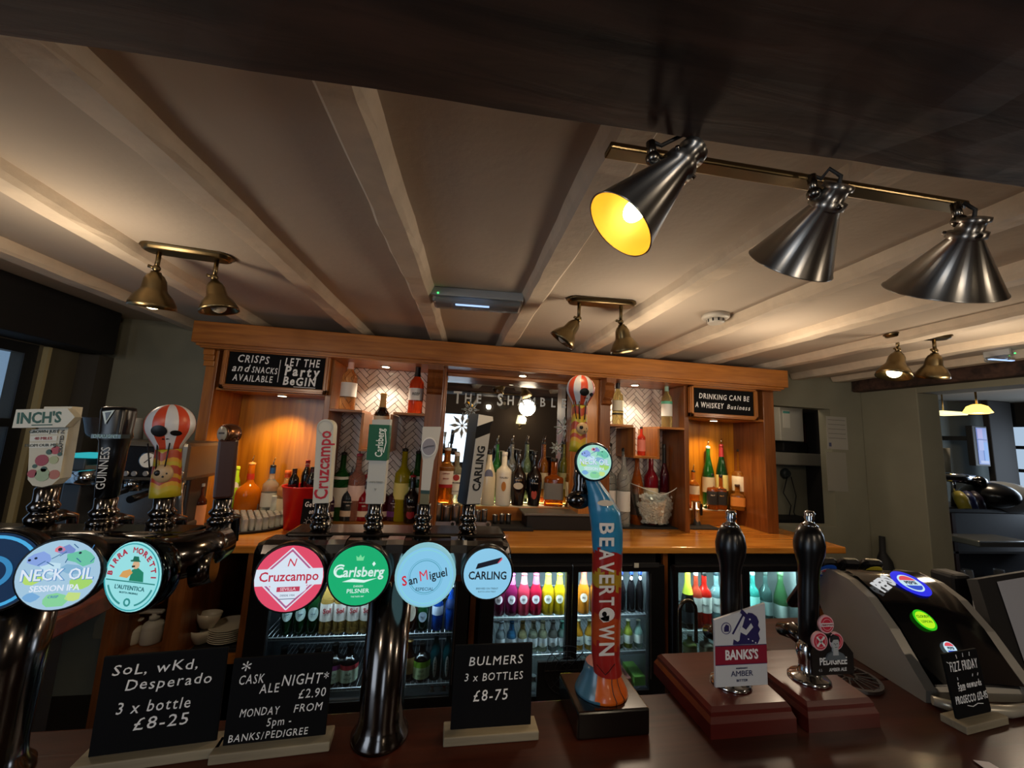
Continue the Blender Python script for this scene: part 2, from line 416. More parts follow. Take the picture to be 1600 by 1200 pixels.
# long drying cracks in the beam: recessed dark slivers following the grain
# ------------------------------------------------------------------ back counter with uprights and open shelving
CZ = 0.95; CY0 = 1.985
bc = thing('back_counter', 'long orange oak work counter running below the back bar over the fridges', 'counter', (0.4, 2.3, 0))
m = MB(); m.box(-1.95, 2.18, CY0, YB - .005, CZ - .035, CZ, CTOP, 0.006); m.done('worktop', bc)
m = MB(); m.box(2.18, 2.35, CY0 + .02, YB - .005, CZ - .04, CZ - .002, CTOP, 0.006); m.done('worktop_end', bc)
def upright(px, py, wd=.026, y0=None, y1=YB - .02):
    x = aty(px, py, 1.99).x
    m = MB(); m.box(x - wd / 2, x + wd / 2, y0 or CY0 + .012, y1, 0, CZ - .037, OAKD('z')); m.done('upright', bc)
    return x
u0 = upright(173, 940, .03); u1 = upright(275, 930, .06); u2 = upright(384, 930); u3 = upright(742, 900); u4 = upright(1041, 880); u5 = upright(1283, 880, .04)
m = MB(); m.box(u0, u2, 2.03, 2.58, .455, .475, OAKD('x')); m.box(u0, u2, 2.02, 2.032, .44, .478, OAK('x')); m.done('shelf', bc)
m = MB(); m.box(u0, u2, YB - .03, YB - .02, 0, CZ - .037, mat('#0c0d16', .7)); m.done('back_panel', bc)
m = MB()
for i in range(24):
    for j in range(8):
        x = u1 + .05 + i * (u2 - u1 - .09) / 24; y = 2.05 + j * .03
        m.box(x, x + .0075, y, y + .02, .476, .480, RUBBER)
m.box(u1 + .04, u2 - .03, 2.045, 2.30, .4745, .4765, RUBBER); o = m.done('shelf_mat'); tagm(o, 'dark rubber shelf mat under the saucers and cups', 'mat')

# ------------------------------------------------------------------ the oak back bar
YF = 2.30
bb = thing('back_bar', 'orange oak back bar unit with cornice, herringbone tiled niches and mirror', 'back bar', (0.45, 2.45, CZ))
def X(px, py=640, y=YF): return aty(px, py, y).x
cl0, cl1 = aty(303, 500, 2.2).x, aty(1231, 578, 2.2).x
m = MB(); m.box(cl0, cl1, 2.20, YB - .01, 1.905, 2.02, OAK('x'), 0.004); m.box(cl0 + .018, cl1 - .02, 2.215, YB - .01, 1.892, 1.906, OAK('x')); m.done('cornice', bb)
m = MB(); m.box(cl0 + .03, cl1 - .03, 2.23, YB - .012, 1.884, 1.8925, OAK('x')); m.done('soffit', bb)
def pil(a, c, z0=CZ, z1=1.884, y0=YF, nm='pilaster', mt=None, y1=YB - .012):
    m = MB(); m.box(a, c, y0, y1, z0, z1, mt or OAK('z'), 0.003); return m.done(nm, bb)
xa0, xa1 = X(317, 600), X(342, 600)
pil(xa0, xa1 - .03, nm='pilaster'); pil(xa1 - .03, xa1 - .014, y0=YF - .012)
m = MB()
for k in range(3): m.box(xa0 - .006, xa1 - .03, YF - .03 + .008 * k, YF, 1.884 - .03 * (k + 1), 1.884 - .03 * k, OAK('x'), .003)
m.done('capital', bb)
xb0, xb1 = X(505), X(515)      # divider alcove | left niche
pil(xb0, xb1, nm='divider')
xc0, xc1 = X(664), X(690)      # left corbelled pilaster
pil(xc0, xc1, mt=OAKD('z'))
xd0, xd1 = X(911), X(936)      # right side of the mirror frame
xe0, xe1 = X(938), X(954)      # right corbelled pilaster
pil(xe0, xe1, mt=OAKD('z'))
xf0, xf1 = X(1069, 640), X(1076, 640)
pil(xf0, xf1, nm='divider', mt=OAKD('z'))
xg0, xg1 = X(1195, 700), X(1212, 700)
pil(xg0, xg1, mt=OAKD('z'))
for k, (a, c) in enumerate(((xc0, xc1), (xe0, xe1))):
    m = MB(); cz = 1.884
    pr = [(0, 0), (-.085, 0), (-.085, -.03), (-.06, -.045), (-.07, -.075), (-.045, -.12), (-.02, -.135), (-.03, -.155), (0, -.165)]
    M_ = Matrix(((0, 0, 1, a + .004), (1, 0, 0, YF), (0, 1, 0, cz), (0, 0, 0, 1)))
    m.prism(pr, c - a - .008, OAKD('z'), M_); m.done('corbel', bb)
# alcove back panels (planks) and step boxes
def planks(a, c, nplk, z0, z1, y):
    wd = (c - a) / nplk
    for i in range(nplk):
        m = MB(); m.box(a + i * wd + .0008, a + (i + 1) * wd - .0008, y, y + .012, z0, z1, wood('alcove_oak', '#8c5208', '#d08c20', 'z', .32, .3, 30, 18), 0.0015); m.done('back_panel', bb)
planks(xa1 - .014, xb0, 1, CZ, 1.884, 2.585)
planks(xf1, xg0, 1, CZ, 1.884, 2.585)
m = MB(); m.box(xf1 + .002, xg0 - .06, 2.50, 2.584, CZ, 1.052, OAK('x'), .003); m.done('step', bb)
# niche structures
def niche(xL, xR, pL, pR, zs, zb, lab):
    """left shelf xL..pL, right shelf pR..xR at height zs, box pL..pR down to zb"""
    T = .014; y1 = YB - .03
    for a, c, z, nm in ((xL, pL, zs, 'shelf'), (pR, xR, zs, 'shelf'), (pL, pR, zb, 'shelf')):
        m = MB(); m.box(a, c, YF, y1, z - T, z, OAK('x'), .0015); m.done(nm, bb)
    for a in (pL, pR - T):
        m = MB(); m.box(a, a + T, YF + .001, y1, zb, zs - T, OAK('z'), .0015); m.done('shelf_side', bb)
zs1 = 1.603
p1, p2 = X(565, 650), X(614, 650); zb1 = aty(590, 702, YF).z
niche(xb1, xc0, p1, p2, zs1, zb1, 'left')
q1, q2 = X(990, 680), X(1031, 680); zb2 = aty(1010, 713, YF).z
niche(xe1, xf0, q1, q2, zs1 + .002, zb2, 'right')
# herringbone tiles
GROUT = mat('#262428', .9)
TILE = [mat('#e2dcd6', .18, coat=.3), mat('#d8d2cc', .18, coat=.3), mat('#ece6e0', .18, coat=.3)]
def clip_poly(P, x0, x1, z0, z1):
    for ax, lim, sgn in ((0, x0, 1), (0, x1, -1), (1, z0, 1), (1, z1, -1)):
        Q = []
        for i in range(len(P)):
            a, c = P[i], P[(i + 1) % len(P)]
            da, dc = (a[ax] - lim) * sgn, (c[ax] - lim) * sgn
            if da >= 0: Q.append(a)
            if (da >= 0) != (dc >= 0):
                t = da / (da - dc); Q.append((a[0] + (c[0] - a[0]) * t, a[1] + (c[1] - a[1]) * t))
        P = Q
        if len(P) < 3: return []
    return P
def herring(x0, x1, z0, z1, y, phase=0.0):
    bk = MB(); bk.box(x0, x1, y, YB - .012, z0, z1, GROUT); panel = bk.done('tile_backing', bb)
    W = .030; Lr = 3; g = .0017; cells = []
    R2 = math.sqrt(.5); full = {}; count = 0; extra = MB()
    N = 34
    for i in range(-N, N):
        for j in range(-N, N):
            # herringbone tiling on a 45 degree lattice, tiles 1x3
            k = (i + j) % (2 * Lr)
            for hor in (0, 1):
                if hor and (i - j) % (2 * Lr) == 0: u0_, v0_, du, dv = i, j, Lr, 1
                elif (not hor) and (i - j) % (2 * Lr) == Lr: u0_, v0_, du, dv = i - 0, j - Lr + 1, 1, Lr
                else: continue
                pts = [(u0_ * W + g, v0_ * W + g), ((u0_ + du) * W - g, v0_ * W + g), ((u0_ + du) * W - g, (v0_ + dv) * W - g), (u0_ * W + g, (v0_ + dv) * W - g)]
                cx, cz_ = (x0 + x1) / 2 + phase, (z0 + z1) / 2
                P = [(cx + (a - c) * R2, cz_ + (a + c) * R2) for a, c in pts]
                Q = clip_poly(P, x0 + .001, x1 - .001, z0 + .001, z1 - .001)
                if len(Q) < 3: continue
                ar = abs(sum(Q[q][0] * Q[(q + 1) % len(Q)][1] - Q[(q + 1) % len(Q)][0] * Q[q][1] for q in range(len(Q)))) / 2
                if ar < 1e-5: continue
                isfull = ar > .98 * (W * Lr - 2 * g) * (W - 2 * g)
                mt = TILE[(i * 7 + j * 3) % 3]
                if count >= 290: tgt = extra
                else: tgt = None
                if tgt is None and isfull:
                    key = (hor, mt.name)
                    ccx = sum(p[0] for p in P) / 4; ccz = sum(p[1] for p in P) / 4
                    if key not in full:
                        mm = MB(); mm.prism([(p[0] - ccx, p[1] - ccz) for p in P], .004, mt, Matrix.Rotation(PI / 2, 4, 'X'))
                        o = mm.done('tile', panel, world=False); full[key] = o
                    else:
                        o = full[key].copy(); COL.objects.link(o); o.parent = panel
                    o.location = V((ccx, y, ccz)) - V(WM[panel.name].translation); count += 1
                else:
                    mm = tgt or MB(); mm.prism(Q, .004, mt, Matrix.Translation((0, y, 0)) @ Matrix.Rotation(PI / 2, 4, 'X'))
                    if tgt is None: mm.done('tile', panel); count += 1
    if extra.bm.faces:
        o = extra.done('small_tiles', panel); o['kind'] = 'stuff'
    else: extra.bm.free()
    return panel
YT = 2.565
herring(xb1, xc0, CZ, 1.884, YT, 0.01)
herring(xe1, xf0, CZ, 1.884, YT, -.01)
# mirror in its moulded frame
mx0, mx1, mz0, mz1 = xc1 + .02, xd0 - .005, 1.058, 1.862
m = MB(); m.box(xc1, mx0, 2.50, YB - .012, mz0, 1.884, OAK('z'), .003); m.box(xc1, xc1 + .012, YF + .01, 2.5, CZ, 1.884, OAK('z'), .002); m.done('mirror_side', bb)
m = MB(); m.box(mx1, xe0, YF + .03, YB - .012, CZ, 1.884, wood('bright_oak', '#a8632a', '#d08842', 'z'), .004); m.box(mx1 - .012, mx1, 2.48, 2.58, mz0, 1.884, OAK('z'), .002); m.done('mirror_side', bb)
m = MB(); m.box(mx0, mx1, 2.48, YB - .012, mz1, 1.884, OAK('x'), .003); m.done('mirror_head', bb)
MIR = mat('#d8dcdc', .015, 1.0)
m = MB(); m.box(mx0, mx1, 2.598, 2.604, mz0, mz1, MIR); mirror = m.done('mirror', bb, 'large mirror etched with words and snowflakes')
ETCH = mat('#dfe9ec', .5)
for i, ch in enumerate('THE SHAMBLES'):
    m = MB()
    px = 715 + i * 16.6; a = aty(px, 622 + i * .9, 2.596)
    if ch != ' ': m.text(ch, .115 if i in (0, 4) else .088, ETCH, front(a.x, 2.596, a.z), .0006, off=.02, sx=.8); m.done('etched_letter', mirror)
    else: m.bm.free()
def flake(px, py, r):
    a = aty(px, py, 2.596); m = MB(); F = front(a.x, 2.596, a.z)
    for k in range(8):
        an = k * PI / 4; c_, s_ = math.cos(an), math.sin(an)
        m.line([(0, 0), (r * c_, r * s_)], .006, .0006, ETCH, F)
        pts = []
        for q, wd in ((.25, .03), (.55, .16), (1.0, 0), (.55, -.16), (.25, -.03)): pts.append((r * (q * c_ - wd * s_), r * (q * s_ + wd * c_)))
        m.prism(pts, .0006, ETCH, F)
    m.done('etched_flake', mirror)
flake(722, 665, .085); flake(735, 640, .06); flake(882, 668, .075); flake(870, 700, .05)
m = MB(); m.box(mx0 - .008, xe0, 2.49, 2.597, CZ, 1.052, OAK('x'), .003); m.done('step', bb)
LED = glow('#ffe2a8', 3.0)
m = MB(); m.box(mx0 + .01, mx1 - .01, 2.58, 2.588, 1.0525, 1.057, LED); m.done('led_strip', bb)
m = MB(); m.box(xf1 + .01, xg0 - .08, 2.57, 2.578, 1.0525, 1.057, LED); m.done('led_strip', bb)
lamp('AREA', 'mirror_shelf_light', ((mx0 + mx1) / 2, 2.584, 1.066), 1.6, WARM, ((mx0 + mx1) / 2, 2.56, 1.9), .85, .02)
lamp('AREA', 'right_shelf_light', ((xf1 + xg0) / 2 - .03, 2.572, 1.066), .7, WARM, ((xf1 + xg0) / 2, 2.55, 1.9), .38, .02)
# recessed downlights
def downlight(x, y, z, power, col, nm='downlight'):
    m = MB(); m.lathe([(.032, -.004), (.034, 0), (.034, .002)], CHROME, 20, Matrix.Translation((x, y, z - .001))); m.lathe([(.022, -.0055), (.022, -.003)], glow('#fff0c8', 8), 16, Matrix.Translation((x, y, z - .001)))
    m.done(nm, bb)
    lamp('SPOT', 'downlight_lamp', (x, y, z - .015), power, col, (x, y + .02, z - 1), .02, spot=math.radians(120), blend=.7)
downlight((xb1 + xc0) / 2 - .0, 2.42, 1.884, 9, WARM2)
downlight((xe1 + xf0) / 2 - .03, 2.42, 1.884, 9, WARM2)
downlight((xc1 + xe0) / 2, 2.38, 1.884, 5.0, WARM)
for (a, c, px) in ((xa1, xb0, 440), (xf1, xg0, 1120)):
    cx = (a + c) / 2; zl_ = aty(430, 614, YF - .03).z if px < 600 else aty(1130, 655, YF - .03).z
    m = MB(); m.box(a - .012 if px < 600 else a, c, YF + .0, YB - .04, zl_, zl_ + .016, OAK('x'), .002); m.done('light_shelf', bb)
    downlight(cx, 2.43, zl_, 15.0 if px < 600 else 12.0, WARM)
# ------------------------------------------------------------------ chalk signs on the back bar
CHALK = mat('#f6f7f8', .8); BOARD = mat('#090a0d', .75); BOARD.node_tree.nodes['Principled BSDF'].inputs['Specular IOR Level'].default_value = .15
def hand(mb, s, x, y, size, F, m=None, off=.012, jit=.06, shear=.12, sp=.62, seed=0, u1=None):
    """hand lettering: letter by letter with small wobble; x is the left end"""
    r = random.Random(len(s) * 7 + seed); cx = x; gap = .13 * size
    def gw(ch):
        if ch == ' ': return size * .22
        xs = [v.co.x for v in textmesh(ch, size, .0004, off, 'CENTER', shear).vertices]; return max(xs) - min(xs)
    nat = sum(gw(ch) + gap for ch in s) - gap
    fx = 1.0 if u1 is None else (u1 - x) / nat
    for ch in s:
        wd = (gw(ch) + gap) * fx
        if ch != ' ':
            T = F @ Matrix.Translation((cx + wd / 2, y + r.uniform(-1, 1) * jit * size * .5, 0)) @ Matrix.Rotation(r.uniform(-1, 1) * jit, 4, 'Z')
            mb.text(ch, size, m or CHALK, T, .0004, off=off, shear=shear, sx=min(1.25, fx))
        cx += wd
    return cx
def wallsign(name, label, p00, p11, y, rows, extra=None):
    a = aty(p00[0], p00[1], y); c = aty(p11[0], p11[1], y)
    x0, x1, z1, z0 = a.x, c.x, a.z, c.z
    t = thing(name, label, 'sign', ((x0 + x1) / 2, y, z0))
    fw = .026
    m = MB()
    for q, (e, d) in enumerate(((0, 0), (.009, .006))):
        i = e
        m.box(x0 + i, x1 - i, y - d - .008, y + .018, z1 - fw + q * .004, z1 - i, OAK('x'), .002); m.box(x0 + i, x1 - i, y - d - .008, y + .018, z0 + i, z0 + fw - q * .004, OAK('x'), .002)
        m.box(x0 + i, x0 + fw - q * .004, y - d - .008, y + .018, z0 + i, z1 - i, OAK('z'), .002); m.box(x1 - fw + q * .004, x1 - i, y - d - .008, y + .018, z0 + i, z1 - i, OAK('z'), .002)
    m.done('frame', t)
    m = MB(); m.box(x0 + .012, x1 - .012, y + .002, y + .014, z0 + .012, z1 - .012, BOARD); m.done('board', t)
    m = MB(); F = front((x0 + x1) / 2, y + .0014, (z0 + z1) / 2); W_ = (x1 - x0 - 2 * fw); H_ = (z1 - z0 - 2 * fw)
    for s, u, v, sz, kw in rows: hand(m, s, u * W_ / 2, v * H_ / 2, sz * H_, F, **{**kw, **({'u1': kw['u1'] * W_ / 2} if 'u1' in kw else {})})
    for pts in (extra or []): m.line([(u * W_ / 2, v * H_ / 2) for u, v in pts], .003, .0004, CHALK, F)
    m.done('lettering', t)
    return t
wallsign('chalkboard_sign', 'oak framed chalkboard over the left alcove reading CRISPS and SNACKS AVAILABLE', (352, 541), (511, 617), YF - .03,
    [('CRISPS', -.84, .60, .33, dict(u1=-.20)), ('and', -.93, .02, .32, dict(shear=.3, u1=-.58)), ('SNACKS', -.52, -.04, .27, dict(u1=.0)), ('AVAILABLE', -.88, -.58, .28, dict(u1=-.08)),
     ('LET THE', .13, .60, .35, dict(u1=.86, off=.018)), ('Party', .13, .02, .42, dict(off=.03, u1=.88)), ('BeGIN', .13, -.60, .36, dict(off=.028, u1=.82))],
    [[(.05, .7), (.04, -.7)], [(.38, -.92), (.84, -.92)]])
wallsign('chalkboard_sign', 'oak framed chalkboard over the right alcove reading DRINKING CAN BE A WHISKEY BUSINESS', (1077, 599), (1184, 657), YF - .03,
    [('DRINKING CAN BE', -.82, .36, .30, dict(u1=.84)), ('A WHISKEY', -.94, -.36, .30, dict(off=.02, u1=-.02)), ('Business', .08, -.38, .26, dict(u1=.86, shear=.3))])

# ------------------------------------------------------------------ bottles
PROF = {
 'wine': [(.0, 0), (.95, .0), (1, .015), (1, .58), (.93, .64), (.60, .70), (.38, .75), (.36, .80), (.34, .965)],
 'slope': [(.0, 0), (.95, .0), (1, .015), (1, .50), (.85, .60), (.55, .73), (.36, .82), (.34, .965)],
 'spirit': [(.0, 0), (.95, .0), (1, .015), (1, .60), (.95, .65), (.55, .71), (.36, .75), (.33, .965)],
 'squat': [(.0, 0), (.95, .0), (1, .02), (1, .44), (.96, .50), (.80, .56), (.45, .62), (.30, .66), (.27, .80), (.26, .965)],
 'balloon': [(.0, 0), (.70, .0), (.76, .02), (.95, .28), (1, .44), (.92, .56), (.55, .64), (.36, .69), (.33, .78), (.32, .965)],
 'beer': [(.0, 0), (.95, .0), (1, .015), (1, .52), (.92, .60), (.55, .73), (.42, .80), (.40, .965)],
 'champ': [(.0, 0), (.95, .0), (1, .015), (1, .42), (.90, .52), (.55, .70), (.36, .80), (.34, .965)],
 'decanter': [(.0, 0), (.97, .0), (1, .02), (1, .55), (.92, .60), (.45, .63), (.34, .66), (.32, .965)],
}
def prad(kind, r, h, z):
    P = [(a * r, c * h) for a, c in PROF[kind]]
    for (r0, z0), (r1, z1) in zip(P[1:], P[2:]):
        if z0 <= z <= z1: return r0 + (r1 - r0) * (z - z0) / max(1e-6, z1 - z0)
    return P[-1][0]
BT = {}
def wrap(R): return lambda c: V((R * math.sin(c.x / R), -R * math.cos(c.x / R) - c.z, c.y))
def bottle(label, kind, x, y, z, h, r, gl, cap='#222222', lab=None, words=(), oval=None, top='cap', group=None, neck=None, sq=0.0, key=None, name='bottle', sy=1.0, cat='bottle', lean=0):
    """gl material; lab list of (z0,z1,colour) bands; words (text,z,size,colour); oval (z,rx,rz,colour)"""
    rz = math.atan2(-x, y) * .75
    M = Matrix.Translation((x, y, z)) @ Matrix.Rotation(rz, 4, 'Z') @ Matrix.Rotation(lean, 4, 'Y')
    k = (kind, round(h, 3), round(r, 4), gl.name, cap, str(lab), str(words), str(oval), top, neck, sq, sy)
    if k in BT: 
        return dup(BT[k], label, M, group)
    t = thing(name, label, cat, M=M, group=group)
    n = 20
    m = MB(); P = [(a * r, c * h) for a, c in PROF[kind]][1:] + [(.30 * r * (1 if kind != 'squat' else .8), h * .97)]
    m.lathe(P, gl, n, sq=0, sx=1 + sq * .0, sy=sy) if not sq else m.lathe(P, gl, 24, sq=sq, sy=sy); m.done('body', t, world=False)
    e = .0009
    for z0, z1, c in (lab or ()):
        zs = [z0 + (z1 - z0) * i / 4 for i in range(5)]
        m = MB(); m.lathe([(prad(kind, r, h, q * h) + e, q * h) for q in zs], mat(c, .55), n if not sq else 24, sy=sy, caps=(False, False), sq=sq); m.done('label_band', t, world=False)
    if oval:
        oz, ox, oh, c = oval[:4]; R = prad(kind, r, h, oz * h) + 2 * e; m = MB(); fn = wrap(R); cc = mat(c, .5)
        pts = [fn(V((ox * r * math.cos(2 * PI * q / 18), oz * h + oh * h * math.sin(2 * PI * q / 18), 0))) for q in range(18)]
        vs = [m.bm.verts.new(p) for p in pts]
        # split into strips so the patch follows the glass
        for q in range(8): m.face([vs[q], vs[q + 1], vs[17 - q - 1], vs[17 - q]] if q < 8 else [], cc)
        m.done('front_label', t, world=False)
    if words:
        m = MB()
        for s, wz, sz, c in words:
            R = prad(kind, r, h, wz * h) + .0022
            R *= (1.0 if not sq else 1.0)
            if sq: m.text(s, sz, mat(c, .5), Matrix.Translation((0, -r * sy - .0022, wz * h)) @ Matrix.Rotation(PI / 2, 4, 'X'), .0004, off=.02)
            else: m.text(s, sz, mat(c, .5), Matrix(), .0004, off=.02, fn=(lambda R_, zz: (lambda c_: wrap(R_)(V((c_.x, c_.y + zz, c_.z)))))(R, wz * h))
        m.done('lettering', t, world=False)
    if neck:
        z0, z1, c = neck; m = MB(); m.lathe([(prad(kind, r, h, q * h) + e * 1.3, q * h) for q in (z0, (z0 + z1) / 2, z1)], mat(c, .4), 16, caps=(False, False)); m.done('neck_foil', t, world=False)
    rn = PROF[kind][-1][0] * r
    if top == 'cap':
        m = MB(); m.lathe([(rn * 1.12, h * .93), (rn * 1.15, h * .94), (rn * 1.15, h * .995), (rn * 1.0, h)], mat(cap, .35), 14); m.done('cap', t, world=False)
    elif top == 'crown':
        m = MB(); m.lathe([(rn * 1.2, h * .965), (rn * 1.28, h * .97), (rn * 1.1, h * .995), (rn * .6, h)], mat(cap, .3, .3), 14); m.done('crown_cap', t, world=False)
    elif top == 'pour':
        m = MB(); m.lathe([(rn * 1.05, h * .955), (rn * 1.1, h * .965), (rn * 1.1, h * .99), (rn * .5, h * 1.0)], mat(cap, .4), 12)
        m.tube([(0, 0, h * .99), (0, 0, h + .018), (.006, 0, h + .040)], [.0034, .003, .0022], CHROME, 8); m.done('pourer', t, world=False)
    BT[k] = t
    return t
G_CLR = glass('#e9efe9', .8, .05); G_GRN = glass('#1d6b2c', .55); G_DGRN = glass('#123a1c', .35); G_AMB = glass('#c8641a', .65); G_WHI = glass('#e08a2a', .75)
G_PNK = glass('#ffb09a', .75); G_RED = glass('#b01024', .45); G_BLK = mat('#0c0b0d', .12, coat=.5); G_DRED = glass('#4a0d18', .3); G_PUR = glass('#3c1440', .35)
G_YEL = glass('#e8d81c', .6); G_BLU = glass('#3a6ea8', .5); G_ORG = glass('#ff8a10', .55); G_SMK = glass('#2c3a44', .4); G_GOLD = glass('#e8d890', .8); G_ROSE = glass('#f0b878', .8)
G_MILK = mat('#f3ecd8', .25, coat=.4); G_MILK2 = mat('#e6d9b6', .22, coat=.4)
def spot_on(px, py, z): p = atz(px, py, z); return p.x, p.y
def topz(px, py, y): return aty(px, py, y).z
def B(label, kind, px, base, top_, wpx, z, gl, y=None, **kw):
    """bottle standing on height z at picture column px; base row gives depth unless y given"""
    if y is None: x, y = spot_on(px, base, z)
    else: x = aty(px, base, y).x
    hh = topz(px, top_, y) - z
    return bottle(label, kind, x, y, z + .0005, hh, wpx * y / FPX / 2 / (1 + (px - 800) ** 2 / 2.0e6), gl, **kw)

# wines on the niche shelves
B('pale rose wine bottle with white label, standing on left niche shelf', 'wine', 542, 636, 557, 23, zs1, G_ROSE, y=2.37, lab=[(.24, .50, '#e8e4de')], neck=(.76, .96, '#e3b9ae'), cap='#e3b9ae')
B('orange red rose wine bottle with black capsule on right shelf of left niche', 'wine', 648, 642, 569, 22, zs1, glass('#ff5a2a', .6), y=2.37, lab=[(.26, .50, '#e9e5df')], words=(('REEF', .38, .022, '#20201e'),), neck=(.74, .96, '#101012'), cap='#101012')
B('dark red wine bottle with gold foil neck in the middle box of left niche', 'wine', 592, 700, 614, 23, zb1, G_BLK, y=2.38, lab=[(.28, .58, '#d8ccb2')], neck=(.74, .96, '#b08a4a'), cap='#b08a4a')
B('pale white wine bottle with black capsule on left shelf of right niche', 'wine', 965, 659, 592, 18, zs1 + .002, G_GOLD, y=2.40, lab=[(.30, .52, '#e3dfc8'), (.22, .25, '#202020')], neck=(.78, .96, '#15151a'), cap='#15151a')
B('pale white wine bottle with mint green capsule on right shelf of right niche', 'wine', 1042, 664, 596, 18, zs1 + .002, G_GOLD, y=2.40, lab=[(.24, .50, '#eeefe9'), (.50, .56, '#62c0a0')], neck=(.78, .96, '#9cc4b6'), cap='#9cc4b6')
B('small orange red bottle with black cap alone in the middle box of right niche', 'spirit', 1002, 711, 667, 13, zb2, glass('#e8402a', .5), y=2.40, lab=[(.15, .55, '#e28a78')], cap='#17171a')

# row of tall gins behind, on the counter under the left niche
ty = 2.535
for lab_, px, tp, gl, c1, cp, wt in (
    ('tall green gin bottle with white label, left of the dark squat gins', 528, 706, G_GRN, '#dfe4d8', '#101010', 24),
    ('clear pink gin bottle with pale label behind the blue-grey squat gin', 553, 708, G_PNK, '#f0d2c8', '#b04058', 25),
    ('pale blue gin bottle behind the large green and white tap handle', 578, 712, glass('#9ad0e8', .7), '#cfe2ea', '#182430', 20),
    ('bright yellow gin bottle behind the purple squat gin', 625, 700, G_YEL, '#f2ea8a', '#242424', 25),
    ('tall dark green gin bottle with a pale collar, beside the yellow gin', 647, 704, G_GRN, '#cfd8cc', '#111111', 26)):
    B(lab_, 'spirit', px, 806, tp, wt, CZ, gl, y=ty, lab=[(.60, .64, c1), (.2, .48, c1)] if 'green' in lab_ else [(.30, .52, c1)], top='pour', cap=cp)
# front row of squat gins with cream base labels
for lab_, px, tp, gl, cp in (
    ('dark purple squat gin bottle at the left end of the squat gin row', 512, 745, G_PUR, '#2a1830'),
    ('blue-grey squat gin bottle with cream band, second of the squat gin row', 542, 738, G_SMK, '#2c3440'),
    ('bright red squat gin bottle with cream band in the squat gin row', 567, 741, G_RED, '#8a0c1c'),
    ('wine red squat gin bottle half hidden behind the green and white tap handle', 592, 744, G_DRED, '#5a1020'),
    ('brown purple squat gin bottle with a violet band, right of the row', 616, 744, glass('#5a3040', .4), '#5c2c34')):
    B(lab_, 'squat', px, 812, tp, 27, CZ, gl, lab=[(.10, .22, '#e6d8c4')] if 'violet' not in lab_ else [(.10, .22, '#6a2a6e')], words=(('GIN', .33, .012, '#f0ece4'), ('WHITLEY NEILL', .40, .0085, '#f0ece4')), cap=cp, top='pour')
B('black balloon shaped liqueur bottle with a red print, right end of the squat row', 'balloon', 640, 817, 742, 24, CZ, G_BLK, words=(('Tia Maria', .36, .012, '#e8d8c8'),), oval=(.2, .5, .09, '#a8202a'), cap='#a8202a', top='pour')

# on the lit step in front of the mirror
sz = 1.0575; my = 2.527
def MB_(label, kind, px, tp, wpx, gl, y=my, **kw): return B(label, kind, px, 788, tp, wpx, sz, gl, y=y, **kw)
MB_('spiced rum bottle, amber with red and white label, at the left of the mirror shelf', 'spirit', 694, 700, 28, G_WHI, lab=[(.36, .66, '#efe6da'), (.30, .36, '#b01c22')], words=(('CAPTAIN', .55, .011, '#8a1418'), ('SPICED', .46, .012, '#8a1418')), top='pour', cap='#d8d8d8')
MB_('clear white rum bottle with a bat roundel label, beside the amber spiced rum', 'spirit', 710, 707, 22, glass('#f2f0d0', .8), lab=[(.20, .58, '#f4f1dc')], oval=(.52, .45, .06, '#b8342a'), words=(('BACARDI', .42, .0125, '#1a1a1a'), ('CARTA BLANCA', .26, .0065, '#1a1a1a')), top='cap', cap='#efefef')
MB_('clear gin bottle with a red flower label behind the black and white tap handle', 'spirit', 727, 712, 20, G_CLR, lab=[(.28, .50, '#ead8d2')], oval=(.62, .4, .06, '#c8283c'), top='pour', cap='#202020')
MB_('frosted cream liqueur bottle with a grey blue oval on the mirror shelf', 'slope', 761, 704, 22, G_MILK2, oval=(.55, .62, .11, '#7a7f96'), top='cap', cap='#1b1b1e')
MB_('white coconut rum bottle with a palm print in the middle of the mirror shelf', 'spirit', 785, 706, 24, G_MILK, words=(('MALIBU', .52, .017, '#2a241e'),), oval=(.36, .3, .09, '#c07a2a'), top='cap', cap='#f4f0e4')
MB_('dark brown cream liqueur bottle with a pale oval scene on its label', 'balloon', 808, 703, 25, mat('#1c120e', .15, coat=.5), oval=(.36, .62, .06, '#d9cdb6'), words=(('BAILEYS', .46, .012, '#c8a46a'),), cap='#14100c')
MB_('black coffee liqueur bottle with small red print, next to the brown cream liqueur', 'balloon', 833, 705, 25, G_BLK, words=(('Tia Maria', .42, .013, '#e8dccb'),), oval=(.22, .34, .09, '#b0402c'), cap='#101012')
MB_('square amber almond liqueur bottle with a grey label', 'decanter', 864, 716, 30, G_AMB, sq=.8, sy=.55, lab=[(.14, .48, '#7e7a74')], top='cap', cap='#1a1410')
MB_('tall gold tequila bottle near the right end of the mirror shelf', 'spirit', 893, 716, 20, G_WHI, lab=[(.2, .5, '#e9d9b2')], top='pour', cap='#2a2a2a')
MB_('green bottle half hidden behind the black and white tap handle', 'spirit', 749, 688, 15, glass('#4fb84a', .7), y=2.573, lab=[(.36, .58, '#e7ead8')], top='pour', cap='#1f5a2a')
